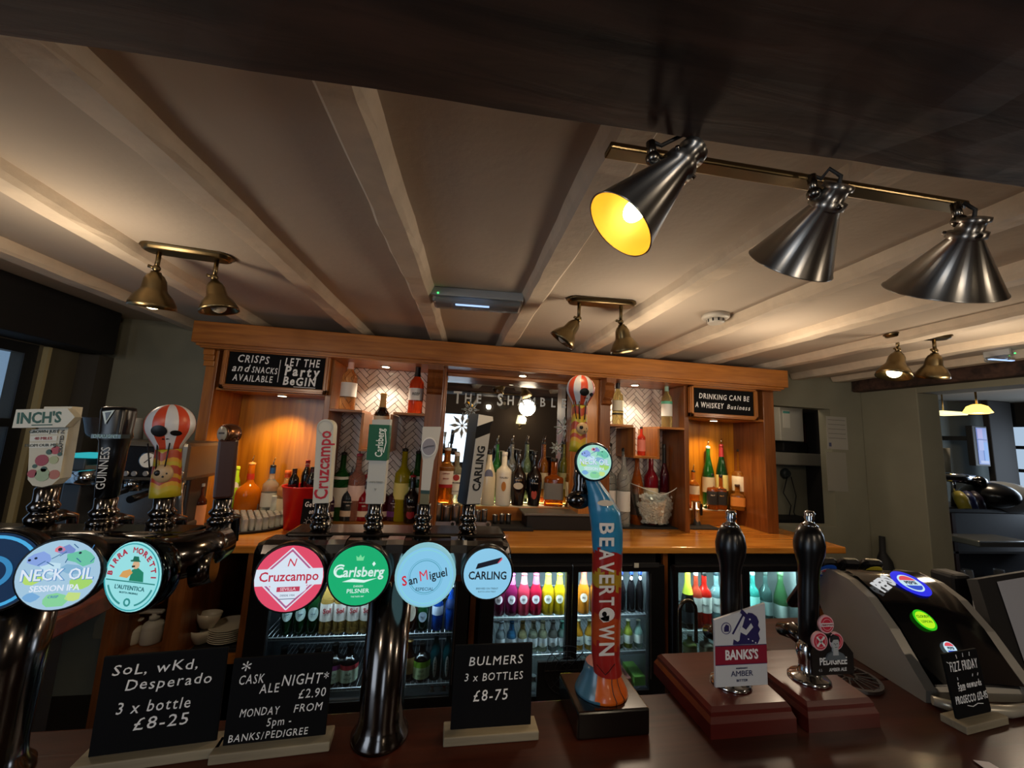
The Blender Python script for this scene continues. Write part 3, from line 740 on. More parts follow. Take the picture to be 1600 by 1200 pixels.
for lab_, px, gl, lc in (
    ('slim green bottle with pourer in the back rank, between frosted and white bottles', 773, glass('#48b050', .7), '#d8e0d0'),
    ('slim clear bottle with pourer in the back rank, right of the white rum', 797, G_CLR, '#c8d4c8'),
    ('slim pale green bottle with pourer in the back rank, between the two dark liqueurs', 821, glass('#a8c890', .7), '#dcd8c0'),
    ('slim amber bottle with pourer in the back rank, left of the square bottle', 848, G_WHI, '#d8c8a0'),
    ('slim olive bottle with pourer in the back rank, right of the square bottle', 879, glass('#8a8a30', .6), '#b8b078')):
    MB_(lab_, 'spirit', px, 690, 13, gl, y=2.576, lab=[(.25, .5, lc)], top='pour', cap='#2a2a2a')

# right niche, on the counter
for lab_, kind, px, base, tp, wt, gl, kw in (
    ('clear gin bottle with white label under the right niche, beside the ice bucket', 'decanter', 951, 814, 692, 24, G_CLR, dict(lab=[(.12, .42, '#e6e6e2')], top='pour')),
    ('dark amber rum bottle behind the ice bucket, left', 'slope', 995, 806, 712, 22, G_AMB, dict(lab=[(.15, .45, '#3a2a22')], top='pour')),
    ('red cherry brandy bottle with cream label behind the ice bucket', 'spirit', 1017, 804, 704, 23, glass('#a01c2c', .5), dict(lab=[(.18, .50, '#e6d8b8')], top='cap', cap='#e8e4e0')),
    ('slim dark bottle behind the ice bucket near the divider', 'wine', 1038, 804, 694, 15, G_DRED, dict(lab=[(.2, .4, '#c8b8a8')], neck=(.76, .96, '#161618'))),
    ('clear tequila bottle at the left of the right niche', 'spirit', 974, 808, 700, 21, G_CLR, dict(lab=[(.2, .45, '#d8dcd8')], top='pour'))):
    B(lab_, kind, px, base, tp, wt, CZ, gl, y=2.44 if 'tequila' in lab_ else 2.50, **kw)

# right alcove, whiskies on the step (two ranks)
wz = 1.0575
for lab_, kind, px, tp, wt, gl, y, kw in (
    ('dark green whiskey bottle with cream label, tallest in right alcove', 'slope', 1108, 697, 20, G_GRN, 2.545, dict(lab=[(.26, .50, '#d8cba6')], top='pour', cap='#d8d8d0')),
    ('green whiskey bottle with yellow label and red neck in right alcove', 'slope', 1129, 694, 20, G_DGRN, 2.55, dict(lab=[(.28, .52, '#e9e08a')], neck=(.80, .95, '#8a2028'), top='pour', cap='#8a2028')),
    ('clear bourbon bottle with white label, right side of right alcove', 'decanter', 1157, 702, 25, G_WHI, 2.55, dict(lab=[(.30, .62, '#e8dfc8')], top='pour')),
    ('square bottle of amber whiskey with black label, front left of right alcove', 'decanter', 1113, 740, 18, G_AMB, 2.517, dict(lab=[(.14, .62, '#17130f')], words=(('No 7', .4, .012, '#e8e0cc'),), top='cap', cap='#0e0e10', sq=.8, sy=.8)),
    ('square bottle of whiskey liqueur with black label beside its twin', 'decanter', 1127, 742, 18, G_AMB, 2.517, dict(lab=[(.14, .60, '#1c1814')], words=(('No 7', .4, .0121, '#d8a050'),), top='cap', cap='#1a1a1c', sq=.8, sy=.8)),
    ('amber bourbon bottle at the left edge of right alcove', 'spirit', 1084, 735, 19, G_WHI, 2.54, dict(lab=[(.38, .60, '#e0d2b4')], top='pour')),
    ('flat amber bottle with an orange label, lowest at right of right alcove', 'decanter', 1153, 757, 24, G_WHI, 2.514, dict(lab=[(.15, .50, '#d88a3a')], top='cap', cap='#3a2414', sq=.7, sy=.5))):
    B(lab_, kind, px, 795, tp, wt, wz, gl, y=y, **kw)

# left alcove, on the counter
for lab_, kind, px, tp, wt, gl, y, kw in (
    ('pink liqueur bottle with rounded top at the left of left alcove', 'slope', 330, 732, 22, mat('#d81c6a', .3), 2.50, dict(words=(('G', .6, .03, '#f5d8e4'),), top='cap', cap='#e84a8c')),
    ('lime green liqueur bottle standing just behind the brown tap handle', 'slope', 359, 728, 20, mat('#a6d21c', .3), 2.52, dict(oval=(.62, .6, .09, '#f2f4ec'), top='cap', cap='#bfe23a')),
    ('orange liqueur bottle with round shoulders in left alcove behind the glasses', 'squat', 382, 722, 34, G_ORG, 2.50, dict(lab=[(.70, .80, '#c23018')], top='pour', cap='#f2b060')),
    ('clear bottle with a blue collar and pourer in left alcove', 'spirit', 416, 726, 22, G_CLR, 2.50, dict(lab=[(.25, .5, '#d9dccf')], neck=(.84, .95, '#245a9a'), top='pour')),
    ('clear rum bottle with a red stopper in left alcove', 'spirit', 441, 735, 24, glass('#f0c890', .75), 2.50, dict(lab=[(.2, .45, '#e8d8b0')], neck=(.86, .95, '#c84a20'), top='cap', cap='#d86a30')),
    ('small dark sauce bottle with white cap beside the left pilaster', 'spirit', 308, 755, 17, glass('#4a2014', .3), 2.24, dict(lab=[(.1, .55, '#e09a6a')], top='cap', cap='#d9d9d6')),
    ('small green bottle with red cap beside the espresso machine', 'spirit', 293, 775, 13, G_GRN, 2.26, dict(lab=[(.2, .5, '#c8d0b8')], top='cap', cap='#b02a20'))):
    B(lab_, kind, px, 815, tp, wt, CZ, gl, y=y, **kw)

# ------------------------------------------------------------------ red bucket of bottles with its little chalkboard
bx, by = spot_on(464, 826, CZ)
t = thing('party_bucket', 'bright red plastic bucket holding dark bottles of beer', 'bucket', (bx, by + .02, CZ))
RED = mat('#c8141c', .35)
m = MB(); m.lathe([(.072, .0), (.098, .215), (.104, .218), (.104, .226), (.098, .226), (.094, .216), (.070, .006), (.0001, .006)], RED, 28, caps=(True, False)); m.done('pail', t, world=False)
m = MB(); m.lathe([(.0001, .17), (.088, .17), (.088, .18), (.0001, .182)], mat('#e8ecee', .4, bs=.8, bsc=60), 20); m.done('ice_fill', t, world=False)
for i, (dx, dy, hh, lb) in enumerate(((-.045, -.02, .165, 'dark bottle at the front left of the red bucket'), (.0, .03, .235, 'tallest dark bottle with a red collar in the red bucket'), (.045, -.02, .185, 'dark bottle at the front right of the red bucket'))):
    bottle(lb, 'beer', bx + dx, by + .02 + dy, CZ + .183, hh * .62 + .03, .026, G_BLK, lab=None, oval=(.80, 1, .1, '#d8d0b8') if i == 1 else None, neck=(.80, .95, '#a01824' if i == 1 else '#3a0e14'), cap='#a01824' if i == 1 else '#1c1014', top='crown')
def card(label, cx, y, z, w_, h_, rows, rz=0.0, tilt=.10, lines=(), skew=0, name='chalkboard_card', bw=.02, thick=.004, basec='#a59a82', group=None, bd=.035):
    t = thing(name, label, 'sign', (cx, y, z), rz, group=group)
    m = MB(); m.box(-w_ / 2 - bw / 2, w_ / 2 + bw / 2, -bd / 2, bd / 2, 0, .013, wood('pale_wood', '#7c7360', '#a0967e', 'x', .7, 0, 60), .0015); m.done('stand', t, world=False)
    T = Matrix.Translation((0, 0, .009)) @ Matrix.Rotation(-tilt, 4, 'X')
    m = MB(); m.box(-w_ / 2, w_ / 2, -thick / 2, thick / 2, 0, h_, BOARD, .0012, M=T); m.done('board', t, world=False)
    m = MB(); F = T @ Matrix.Translation((0, -thick / 2 - .0002, h_ / 2)) @ Matrix.Rotation(PI / 2, 4, 'X')
    for s, u, v, sz_, kw in rows: hand(m, s, u * w_ / 2, v * h_ / 2, sz_ * h_, F, **{**kw, **({'u1': kw['u1'] * w_ / 2} if 'u1' in kw else {})})
    for pts in lines: m.line([(u * w_ / 2, v * h_ / 2) for u, v in pts], .0011, .0004, CHALK, F)
    m.done('lettering', t, world=False)
    return t
sun = [[(-.28 + .30 * math.cos(a), -.42 + .24 * math.sin(a)), (-.28 + .44 * math.cos(a), -.42 + .36 * math.sin(a))] for a in [k * PI / 5 for k in range(10)]]
sun.append([(-.28 + .22 * math.cos(k * PI / 8), -.42 + .18 * math.sin(k * PI / 8)) for k in range(17)])
px_ = atz(480, 834, CZ)
card('small white edged chalkboard reading Get me only leaning against the red bucket', px_.x + .02, px_.y - .01, CZ, .115, .165, [('Get me', -.85, .66, .22, dict(off=.015, u1=.75)), ('only', -.40, .24, .20, dict(off=.015, u1=.25)), ('£5', .35, -.25, .19, dict(off=.015, u1=.8))], lines=sun, tilt=.08, rz=.0)

# ------------------------------------------------------------------ tray of shot tumblers
tx, ty_ = spot_on(386, 822, CZ)
tr = thing('round_tray', 'black round tray carrying stacked glass tumblers in front of left alcove', 'tray', (tx, ty_ + .02, CZ))
m = MB(); m.lathe([(.19, .0), (.20, .003), (.207, .014), (.203, .014), (.196, .006), (.0001, .006)], BLACKM, 40, caps=(True, False)); m.done('dish', tr, world=False)
CUP = glass('#fbfdfc', .70, .10, 1.2)
tm = None; tg_ = None
TALL = glass('#eef4f0', .45, .12, 1.2)
def tallglass(x, y, z, r, h, label, group):
    global tg_
    M = Matrix.Translation((x, y, z)) @ Matrix.Diagonal((r / .03, r / .03, h / .14, 1))
    if tg_ is None:
        tg_ = thing('tall_glass', label, 'glass', M=M, group=group)
        m = MB(); m.lathe([(.024, .14), (.0245, .134), (.030, 0), (.028, 0), (.0225, .13), (.0001, .13)], TALL, 20, caps=(True, False)); m.done('bowl', tg_, world=False)
        return tg_
    return dup(tg_, label, M, group)
def tumbler(x, y, z, r, h, label, group):
    global tm
    M = Matrix.Translation((x, y, z)) @ Matrix.Diagonal((r / .022, r / .022, h / .055, 1))
    if tm is None:
        tm = thing('tumbler', label, 'glass', M=M, group=group)
        m = MB(); m.lathe([(.0175, .055), (.0178, .050), (.0215, .0), (.0195, .0), (.0158, .047), (.0001, .047)], CUP, 16, caps=(True, False)); m.done('bowl', tm, world=False)
        return tm
    return dup(tm, label, M, group)
cxt, cyt = tx, ty_ + .02
gl_ = 'small upturned glass tumbler among the crowd on the black round tray'
for i in range(12):
    for j in range(11):
        x = (i - 5.5 + (j % 2) * .5) * .034; y = (j - 5) * .032
        if x * x + y * y > .178 ** 2: continue
        if y > .085: continue
        tumbler(cxt + x, cyt + y, CZ + .0065, .0155, .060, gl_, 'tumblers on the tray')
for k, (x, y, lb) in enumerate(((-.085, .12, 'left tall clear glass at the back of the tray'), (-.045, .125, 'left middle tall clear glass at the back of the tray'), (.03, .12, 'right middle tall clear glass behind the shot glasses'), (.075, .115, 'right tall clear glass behind the shot glasses'))):
    tallglass(cxt + x, cyt + y, CZ + .0065, .030, .145 - .01 * (k % 2), lb, 'tall glasses at the back of the tray')

# ------------------------------------------------------------------ clear ice bucket full of ice
ix, iy = spot_on(1022, 822, CZ); iy += .0
t = thing('ice_bucket', 'clear plastic ice bucket with a swept rim full of ice cubes', 'bucket', (ix, iy, CZ + .008))
CL = clear('#f6faf9', .14)
N = 40; rs = []
for q in range(9):
    f = q / 8; ring_ = []
    for k in range(N):
        a = 2 * PI * k / N; rim = .245 + .035 * abs(math.cos(a)) ** 1.5 * (1 if math.cos(a) > 0 else .6) - .035 * (1 - abs(math.cos(a)))
        r_ = .098 + .058 * f + .006 * math.sin(f * PI)
        ring_.append(V((r_ * 1.12 * math.cos(a), r_ * .68 * math.sin(a), f * rim)))
    rs.append(ring_)
m = MB(); m.rings(rs, CL, caps=(True, False))
rs2 = [[V((p.x * .97, p.y * .97, p.z)) for p in r] for r in rs[1:]]
m.rings(list(reversed(rs2)), CL, caps=(False, False)); m.done('bowl', t, world=False)
m = MB(); m.tube([V((p.x * .985, p.y * .985, p.z)) for p in rs[-1]] + [V((rs[-1][0].x * .985, 0, rs[-1][0].z))], .0028, mat('#dfe6e4', .15), 6); m.done('rim', t, world=False)
m = MB(); r_ = random.Random(5); ICE = mat('#fafcfb', .10, coat=.8)
for q in range(1000):
    zz = r_.random() ** .8 * .165; a = r_.random() * 2 * PI; rad = (.092 + .045 * zz / .165) * (math.sqrt(r_.random()) if r_.random() < .3 else r_.uniform(.80, .93))
    if zz > .13: rad *= r_.random() ** .5 * 1.0
    s_ = r_.uniform(.0075, .0105); R = Matrix.Rotation(r_.random() * 6, 4, V((r_.uniform(-1, 1), r_.uniform(-1, 1), 1)).normalized())
    m.box(-s_, s_, -s_, s_, -s_, s_, ICE, s_ * .22, M=Matrix.Translation((ix + rad * math.cos(a) * 1.02, iy + rad * .66 * math.sin(a), CZ + .028 + zz + (.018 if zz > .13 else 0) * (1 - rad / .14))) @ R)
o = m.done('ice_cubes'); o['kind'] = 'stuff'; tagm(o, 'heap of clear ice cubes filling the clear bucket', 'ice')
def matt(name, label, p0, p1, z=CZ, th=.008):
    a, c = atz(p0[0], p0[1], z), atz(p1[0], p1[1], z)
    m = MB(); m.box(min(a.x, c.x), max(a.x, c.x), min(a.y, c.y), max(a.y, c.y), z + .0003, z + th, RUBBER, .002)
    return tagm(m.done(name), label, 'mat')
matt('bar_mat', 'black rubber mat under the ice bucket on the back counter', (925, 826), (1082, 812))
matt('bar_mat', 'long black rubber mat carrying the steel measures on the back counter', (668, 829), (820, 815), th=.018)
# steel thimble measures
ms = None
for k, (px, tp, wp, lb) in enumerate(((682, 786, 14, 'tallest steel measure at left end of the measure row'), (697, 791, 12, 'second steel measure from left'), (711, 789, 13, 'third steel measure from left'), (726, 797, 10, 'fourth steel measure, partly behind the tap spout'), (746, 797, 9, 'left of the two mid height steel measures'), (756, 796, 9, 'right of the two mid height steel measures'), (773, 804, 8, 'left one of the three small steel measures'), (784, 803, 8, 'middle one of the three small steel measures'), (794, 803, 8, 'right one of the three small steel measures'))):
    y = 2.40; p = aty(px, 818, y); h_ = aty(px, tp, y).z - CZ - .0185; r_ = wp * y / FPX / 2
    M = Matrix.Translation((p.x, y, CZ + .0185)) @ Matrix.Diagonal((r_ / .02, r_ / .02, h_ / .08, 1))
    if ms is None:
        ms = thing('spirit_measure', lb, 'measure', M=M, group='steel spirit measures')
        m = MB(); m.lathe([(.017, 0), (.019, .03), (.0205, .076), (.0215, .08), (.0195, .08), (.0175, .03), (.0001, .01)], STEEL, 20, caps=(True, False)); m.done('cup', ms, world=False)
    else: dup(ms, lb, M, 'steel spirit measures')
for px, lb in ((712, 'bottle opener lying at the left of the mat front edge'), (768, 'bottle opener lying at the right of the mat front edge')):
    p = aty(px - 15, 820, 2.30); t = thing('bottle_opener', lb, 'bottle opener', (p.x, 2.31, CZ + .0185))
    m = MB(); F = front(0, 0, .014)
    m.prism([(-.06, -.013), (.02, -.013), (.02, .013), (-.06, .013)], .003, STEEL, F); m.ring(.010, .019, .003, STEEL, F, 20, c=(.036, 0)); m.done('blade', t, world=False)
# black drip box / glass washer lid under the right of the mirror
a, c = aty(822, 828, 2.33), aty(925, 795, 2.33)
t = thing('storage_tray', 'wide black box with a grey sloping top on the counter below the mirror', 'tray', ((a.x + c.x) / 2, 2.4, CZ))
m = MB(); m.box(a.x, c.x, 2.32, 2.48, CZ + .001, CZ + .085, BLACKM, .004); m.done('case', t)
m = MB(); m.box(a.x - .02, c.x, 2.31, 2.485, CZ + .0855, CZ + .098, mat('#6d6a66', .35, .3), .003); m.done('lid', t)
# steel jug by the right alcove
p = atz(1088, 822, CZ); t = thing('steel_jug', 'tall polished steel jug with black grip at the left of right alcove', 'jug', (p.x, p.y - .0, CZ))
m = MB(); m.lathe([(.026, 0), (.028, .01), (.026, .10), (.030, .16), (.033, .165), (.028, .16), (.0001, .02)], CHROME, 20, caps=(True, False)); m.done('body', t, world=False)
m = MB(); m.box(.028, .046, -.009, .009, .07, .15, BLACK, .006); m.done('grip', t, world=False)
# ------------------------------------------------------------------ glass door coolers
INNER = mat('#8d9798', .4); WIRE = mat('#c8ccd0', .3, .6); FRAME = mat('#111114', .35)
def cooler(label, px0, px1, doors, zb, lightc, power, INNER=INNER):
    x0 = aty(px0, 900, 1.99).x; x1 = aty(px1, 900, 1.99).x
    y0, y1 = 1.999, 2.52; z1 = CZ - .04; zt = doors[0][2]
    t = thing('bottle_cooler', label, 'fridge', ((x0 + x1) / 2, 2.26, 0))
    m = MB()
    m.box(x0, x0 + .03, y0, y1, .02, z1, FRAME); m.box(x1 - .03, x1, y0, y1, .02, z1, FRAME); m.box(x0, x1, y0, y1, zt + .02, z1, FRAME); m.box(x0, x1, y0, y1, .02, .14, FRAME); m.box(x0, x1, y1 - .03, y1, .02, z1, FRAME)
    m.done('cabinet', t)
    m = MB(); m.box(x0 + .03, x0 + .036, y0 + .03, y1 - .03, .14, zt + .02, INNER); m.box(x1 - .036, x1 - .03, y0 + .03, y1 - .03, .14, zt + .02, INNER); m.box(x0 + .03, x1 - .03, y1 - .036, y1 - .03, .14, zt + .02, INNER); m.box(x0 + .036, x1 - .036, y0 + .03, y1 - .036, zt + .012, zt + .019, INNER); m.box(x0 + .036, x1 - .036, y0 + .03, y1 - .036, .141, .15, INNER)
    m.done('liner', t)
    for k, (a, c, dt) in enumerate(doors):
        gx0, gx1 = aty(a, 960, 1.97).x, aty(c, 960, 1.97).x
        fx0 = x0 + .004 if k == 0 else (doorsplit + .002); 
        if k == 0:
            nxt = aty(doors[1][0], 960, 1.97).x if len(doors) > 1 else x1
            fx1 = (gx1 + nxt) / 2 - .002; doorsplit = fx1 + .002
        else: fx1 = x1 - .004
        ft = dt + .032
        m = MB()
        m.box(fx0, gx0, 1.955, 1.990, .09, ft, FRAME, .002); m.box(gx1, fx1, 1.955, 1.990, .09, ft, FRAME, .002); m.box(gx0 - .001, gx1 + .001, 1.955, 1.990, dt, ft, FRAME, .002); m.box(gx0 - .001, gx1 + .001, 1.955, 1.990, .09, zb, FRAME, .002)
        d = m.done('door', t)
        m = MB(); m.box(gx0 - .002, gx1 + .002, 1.968, 1.973, zb - .002, dt + .002, clear('#e6eef0', .10)); m.done('pane', d)
        m = MB(); m.box(gx1 + .004, gx1 + .010, 1.950, 1.956, zb + .05, dt - .01, STEEL); m.done('trim_strip', d)
    m = MB(); m.box((x0 + x1) / 2 - .30 * (x1 - x0), (x0 + x1) / 2 + .30 * (x1 - x0), y0 + .040, y0 + .050, zt + .002, zt + .010, glow('#e8fbff', 5)); m.done('light_tube', t)
    lamp('AREA', 'cooler_light', ((x0 + x1) / 2, y0 + .022, zt + .006), power * 2.2, lightc, ((x0 + x1) / 2, y0 + .20, 0), (x1 - x0) * .85, .02)
    return t, x0, x1
SH = {}
def wire_shelf(t, x0, x1, z):
    m = MB(); m.cyl((x0 + .04, 2.035, z - .003), (x1 - .04, 2.035, z - .003), .003, WIRE, n=6); m.cyl((x0 + .04, 2.035, z - .014), (x1 - .04, 2.035, z - .014), .002, WIRE, n=6); m.cyl((x0 + .04, 2.44, z - .003), (x1 - .04, 2.44, z - .003), .003, WIRE, n=6)
    n = int((x1 - x0) / .022)
    for i in range(n):
        x = x0 + .045 + i * (x1 - x0 - .09) / (n - 1); m.cyl((x, 2.033, z - .0015), (x, 2.44, z - .0015), .0013, WIRE, n=4); m.cyl((x, 2.034, z - .002), (x, 2.034, z - .014), .0012, WIRE, n=4)
    m.done('wire_shelf', t)
zt1 = aty(500, 903, 1.97).z; zt2 = aty(850, 893, 1.97).z; zt3 = aty(1120, 893, 1.97).z; zt3b = zt3
f1, a0, a1 = cooler('black two door bottle cooler below the four lit tap badges, beers and ciders inside', 398, 735, ((421, 575, zt1), (612, 709, zt1)), aty(600, 1090, 1.97).z, COOL, 2.6, mat('#2a3136', .5))
f2, b0, b1 = cooler('black two door bottle cooler in the middle with bright fruit drinks inside', 752, 1034, ((771, 883, zt2), (901, 1012, zt2)), aty(830, 1085, 1.97).z, COOL, 5.0)
f3, c0, c1 = cooler('black two door bottle cooler at the right with wines and sparkling bottles', 1048, 1268, ((1058, 1155, zt3), (1170, 1251, zt3)), aty(1120, 1085, 1.97).z, (0.75, 1, .95), 4.0)
RY = 2.075
s11, s12 = aty(560, 992, 2.035).z, aty(560, 1073, 2.035).z
s21, s22 = aty(850, 963, 2.035).z, aty(850, 1022, 2.035).z
s31, s32 = aty(1110, 984, 2.035).z, .36
for z in (s11, s12): wire_shelf(f1, a0, a1, z)
for z in (s21, s22): wire_shelf(f2, b0, b1, z)
for z in (s31, s32): wire_shelf(f3, c0, c1, z)
m = MB(); m.box(aty(990, 884, 1.95).x, aty(1030, 884, 1.95).x, 1.951, 1.955, aty(1000, 887, 1.95).z, aty(1000, 880, 1.95).z, mat('#2c2c2e', .4)); m.box(aty(991, 884, 1.95).x, aty(998, 884, 1.95).x, 1.949, 1.9515, aty(1000, 887, 1.95).z, aty(1000, 880, 1.95).z, mat('#d8d8cc', .5)); m.done('thermostat', f2)
m = MB()
gx = aty(838, 1060, 1.95).x; gx_b = aty(915, 1060, 1.95).x; gz = aty(860, 1030, 1.95).z
# round fan grille panel hanging behind the bar top, in front of the middle cooler
t = thing('fan_grille', 'black grille panel with a round fan guard below the middle cooler shelf', 'fan', ((gx + gx_b) / 2, 1.93, .25))
m.box(gx, gx_b + .02, 1.93, 1.945, .25, gz, BLACKM, .003); m.done('panel', t)
m = MB(); F = front((gx + gx_b) / 2 + .02, 1.9298, (.30 + gz) / 2 + .03)
for r_ in (.035, .06, .085, .11): m.ring(r_ - .002, r_, .0035, mat('#3a3a3e', .35, .6), F, 24)
for k in range(8): m.line([(0, 0), (.11 * math.cos(k * PI / 4), .11 * math.sin(k * PI / 4))], .003, .0035, mat('#3a3a3e', .35, .6), F)
m.done('fan_guard', t)

def FB(label, kind, px, tp, wpx, z, gl, y=RY, **kw):
    x = aty(px, 960, y).x if False else atz(px, 960, z).x
    # column px measured at the bottle foot
    x = aty(px, 0, y).x
    r = ray(px, 1000); 
    # foot of the bottle at (px, ?): intersect plane y with height z
    lo, hi = 700.0, 1300.0
    for _ in range(30):
        mid = (lo + hi) / 2
        if aty(px, mid, y).z > z: lo = mid
        else: hi = mid
    x = aty(px, lo, y).x
    hh = aty(px, tp, y).z - z
    return bottle(label, kind, x, y, z + .001, hh, wpx * y / FPX / 2 / (1 + (px - 800) ** 2 / 2.0e6), gl, **kw)
# left door of the left cooler
for px, o_ in ((446, 'leftmost'), (467, 'middle'), (487, 'rightmost')):
    FB('green beer bottle with a pale round label, %s of three in the left cooler' % o_, 'beer', px, 905, 17, s11, G_DGRN, oval=(.38, .85, .13, '#bcd0cc'), cap='#2a6a4a', top='crown', group='green lager bottles, left cooler', words=(('PERONI', .38, .006, '#24406a'),))
for px, o_ in ((508, 'leftmost'), (529, 'second'), (550, 'third'), (571, 'rightmost')):
    FB('clear bottle of golden lager with red script label, %s of four in the left cooler' % o_, 'beer', px, 898, 19, s11, glass('#e8b860', .7), lab=[(.22, .52, '#d8cfc8')], words=(('Sol', .40, .030, '#b0202c'),), cap='#d8c050', top='crown', group='golden lager bottles, left cooler')
for px, c, o_ in ((436, '#6a2a6a', 'leftmost'), (463, '#803040', 'second from left'), (490, '#4a3a80', 'third from left'), (517, '#8a3a78', 'fourth from left'), (541, '#c03a44', 'rightmost')):
    FB('dark cider bottle with pale label, %s on the second shelf' % o_, 'wine', px + 2, 1010 - (4 if px > 500 else 0), 25, s12, G_BLK, lab=[(.10, .42, '#cfe0c6'), (.42, .54, c)], words=(('OLD', .32, .012, '#1c2a24'), ('MOUT', .20, .012, '#1c2a24')), cap='#101010', group='cider bottles, left cooler second shelf')
# right door
FB('brown bottle with an oval cream label at the left of the narrow door', 'beer', 640, 925, 18, s11, glass('#3a1c10', .3), oval=(.5, .85, .22, '#d8c8b4'), cap='#a08040', top='crown')
FB('dark green bottle with blue and white oval label behind the narrow door', 'beer', 659, 930, 16, s11, G_DGRN, oval=(.42, .8, .15, '#b8c8dc'), words=(('PERONI', .42, .006, '#1c2c5a'),), cap='#d8d8d8', top='crown')
for px, o_ in ((682, 'left'), (702, 'right')):
    FB('bright blue alcopop bottle, %s one of the pair on the top shelf' % o_, 'beer', px, 915, 16, s11, glass('#1c5ad0', .6), lab=[(.35, .55, '#b8c4dc')] if px < 690 else [(.5, .7, '#102a5c')], cap='#c8c8d0', top='crown', group='blue alcopops, left cooler')
FB('brown bottle with kraft paper label on second shelf behind the narrow door', 'beer', 637, 1000, 18, s12, glass('#2c140c', .3), lab=[(.2, .60, '#a08454')], cap='#c8a060', top='crown')
FB('dark cider bottle with a lime green label on second shelf', 'wine', 657, 1003, 24, s12, G_BLK, lab=[(.10, .40, '#cfe6b0'), (.40, .56, '#8cc83c')], words=(('OLD', .32, .012, '#1c3a24'), ('MOUT', .20, .012, '#1c3a24')), cap='#1a1a1a')
for px, o_ in ((678, 'left'), (697, 'right')):
    FB('teal bottle with an upright white label, %s of the pair with green caps' % o_, 'beer', px, 986, 16, s12, glass('#0f4a52', .45), lab=None, oval=(.30, .34, .22, '#e4ecec'), words=(('H', .42, .010, '#14505a'), ('O', .36, .010, '#14505a'), ('O', .30, .010, '#14505a'), ('CH', .22, .008, '#14505a')), cap='#2aa060', top='crown', group='teal bottles, left cooler')
zb1_ = aty(680, 1101, RY).z
for px, o_ in ((673, 'left'), (692, 'right')):
    FB('small pale bottle with a red cap, %s of two on the bottom shelf' % o_, 'beer', px, 1072, 11, zb1_, mat('#b8bcc0', .3), cap='#c02a30', top='crown', group='small red capped bottles')
m = MB(); m.box(a0 + .04, a1 - .04, 2.04, 2.45, .145, zb1_, mat('#3c4040', .6)); m.done('base_shelf', f1)
# middle cooler, top shelf of fruit drinks
J = (('#5a1030', 758, 'dark berry', '#d8c0c8'), ('#6a1038', 778, 'deep berry', '#e8d8dc'), ('#8a1c50', 798, 'purple', '#f0e8ec'), ('#e04058', 817, 'coral pink', '#f6ecec'), ('#d02040', 836, 'bright red', '#f6ecec'), ('#f2c21c', 855, 'left yellow', '#f4f2dc'), ('#f4c81c', 873, 'right yellow', '#f6f4d4'))
for c, px, nm, c2 in J:
    cn = {'#5a1030': '#8a4468', '#6a1038': '#9a4a70', '#8a1c50': '#c85a90', '#e04058': '#f08a90', '#d02040': '#e06080'}.get(c, '#e4e84a')
    FB('%s fruit drink bottle with a white round label in middle cooler' % nm, 'beer', px, 896, 19, s21, glass(c, .5), oval=(.40, .62, .11, c2), words=(('J2O', .40, .012, '#241c24'),), neck=(.74, .94, cn), cap=cn, top='crown', group='fruit drinks, middle cooler')
for px, o_ in ((911, 'left'), (930, 'right')):
    FB('orange fruit drink bottle, %s of two behind the right middle door' % o_, 'beer', px, 893, 18, s21, glass('#ff9a2c', .55), oval=(.40, .62, .11, '#f6e6d0'), words=(('J2O', .40, .012, '#3a2418'),), neck=(.70, .94, '#e86a50'), cap='#e05a48', top='crown', group='fruit drinks, middle cooler')
for px, o_ in ((971, 'left'), (987, 'middle'), (1001, 'rightmost')):
    FB('black cola bottle with a round blue and red neck badge, %s of three' % o_, 'slope', px - 1, 896 - 3, 15, s21, G_BLK, oval=(.84, .36, .05, '#d8dcec'), cap='#1c3c9c', group='cola bottles, middle cooler')
MX = ((766, '#bcd0d8', '#cfd8dc', '#9ab0c0', 'small clear'), (784, '#c8dce4', '#9ac0dc', '#bcd0e0', 'clear tonic'), (801, '#58a8e0', '#2a70b8', '#2a80c8', 'blue collared mixer'), (818, '#e0d8a0', '#d8b84c', '#d0b060', 'yellow collared mixer'), (835, '#c4ccb0', '#e0e4d8', '#d8dcc0', 'pale ginger mixer'), (850, '#ccd0a8', '#e6e8d6', '#d8d8b0', 'pale lemon mixer'), (866, '#8a8c84', '#a8a8a0', '#707070', 'smoky dark mixer'), (880, '#9cc0b4', '#e0ece8', '#4a8a7a', 'green tinted mixer'))
for px, c, l_, n_, nm in MX:
    FB('%s bottle on the second shelf of middle cooler' % nm, 'beer', px - 3, 970 if px > 770 else 990, 14.5, s22, glass(c, .7), lab=[(.18, .46, '#dfe6ea')], oval=(.24, .6, .08, l_), neck=(.74, .93, n_), cap=n_, top='crown', group='mixers, middle cooler')
for px, c, nm in ((903, '#f0a830', 'left orange juice'), (920, '#f0b43c', 'right orange juice'), (966, '#7a8a4c', 'olive green juice'), (981, '#b8c84c', 'lime green juice'), (997, '#a8d4c4', 'mint clear mixer')):
    FB('%s bottle on second shelf behind right middle door' % nm, 'beer', px, 968, 14.5, s22, glass(c, .6), lab=[(.18, .48, '#dfe6dc')], words=(('juice', .34, .009, '#3a4a7a'),) if 'orange' in nm else (), cap='#d8d8c0', top='crown', group='juices, middle cooler')
zb2_ = aty(990, 1083, RY).z
m = MB(); m.box(b0 + .04, b1 - .04, 2.04, 2.45, .145, zb2_, mat('#5a5f5c', .6)); m.done('base_shelf', f2)
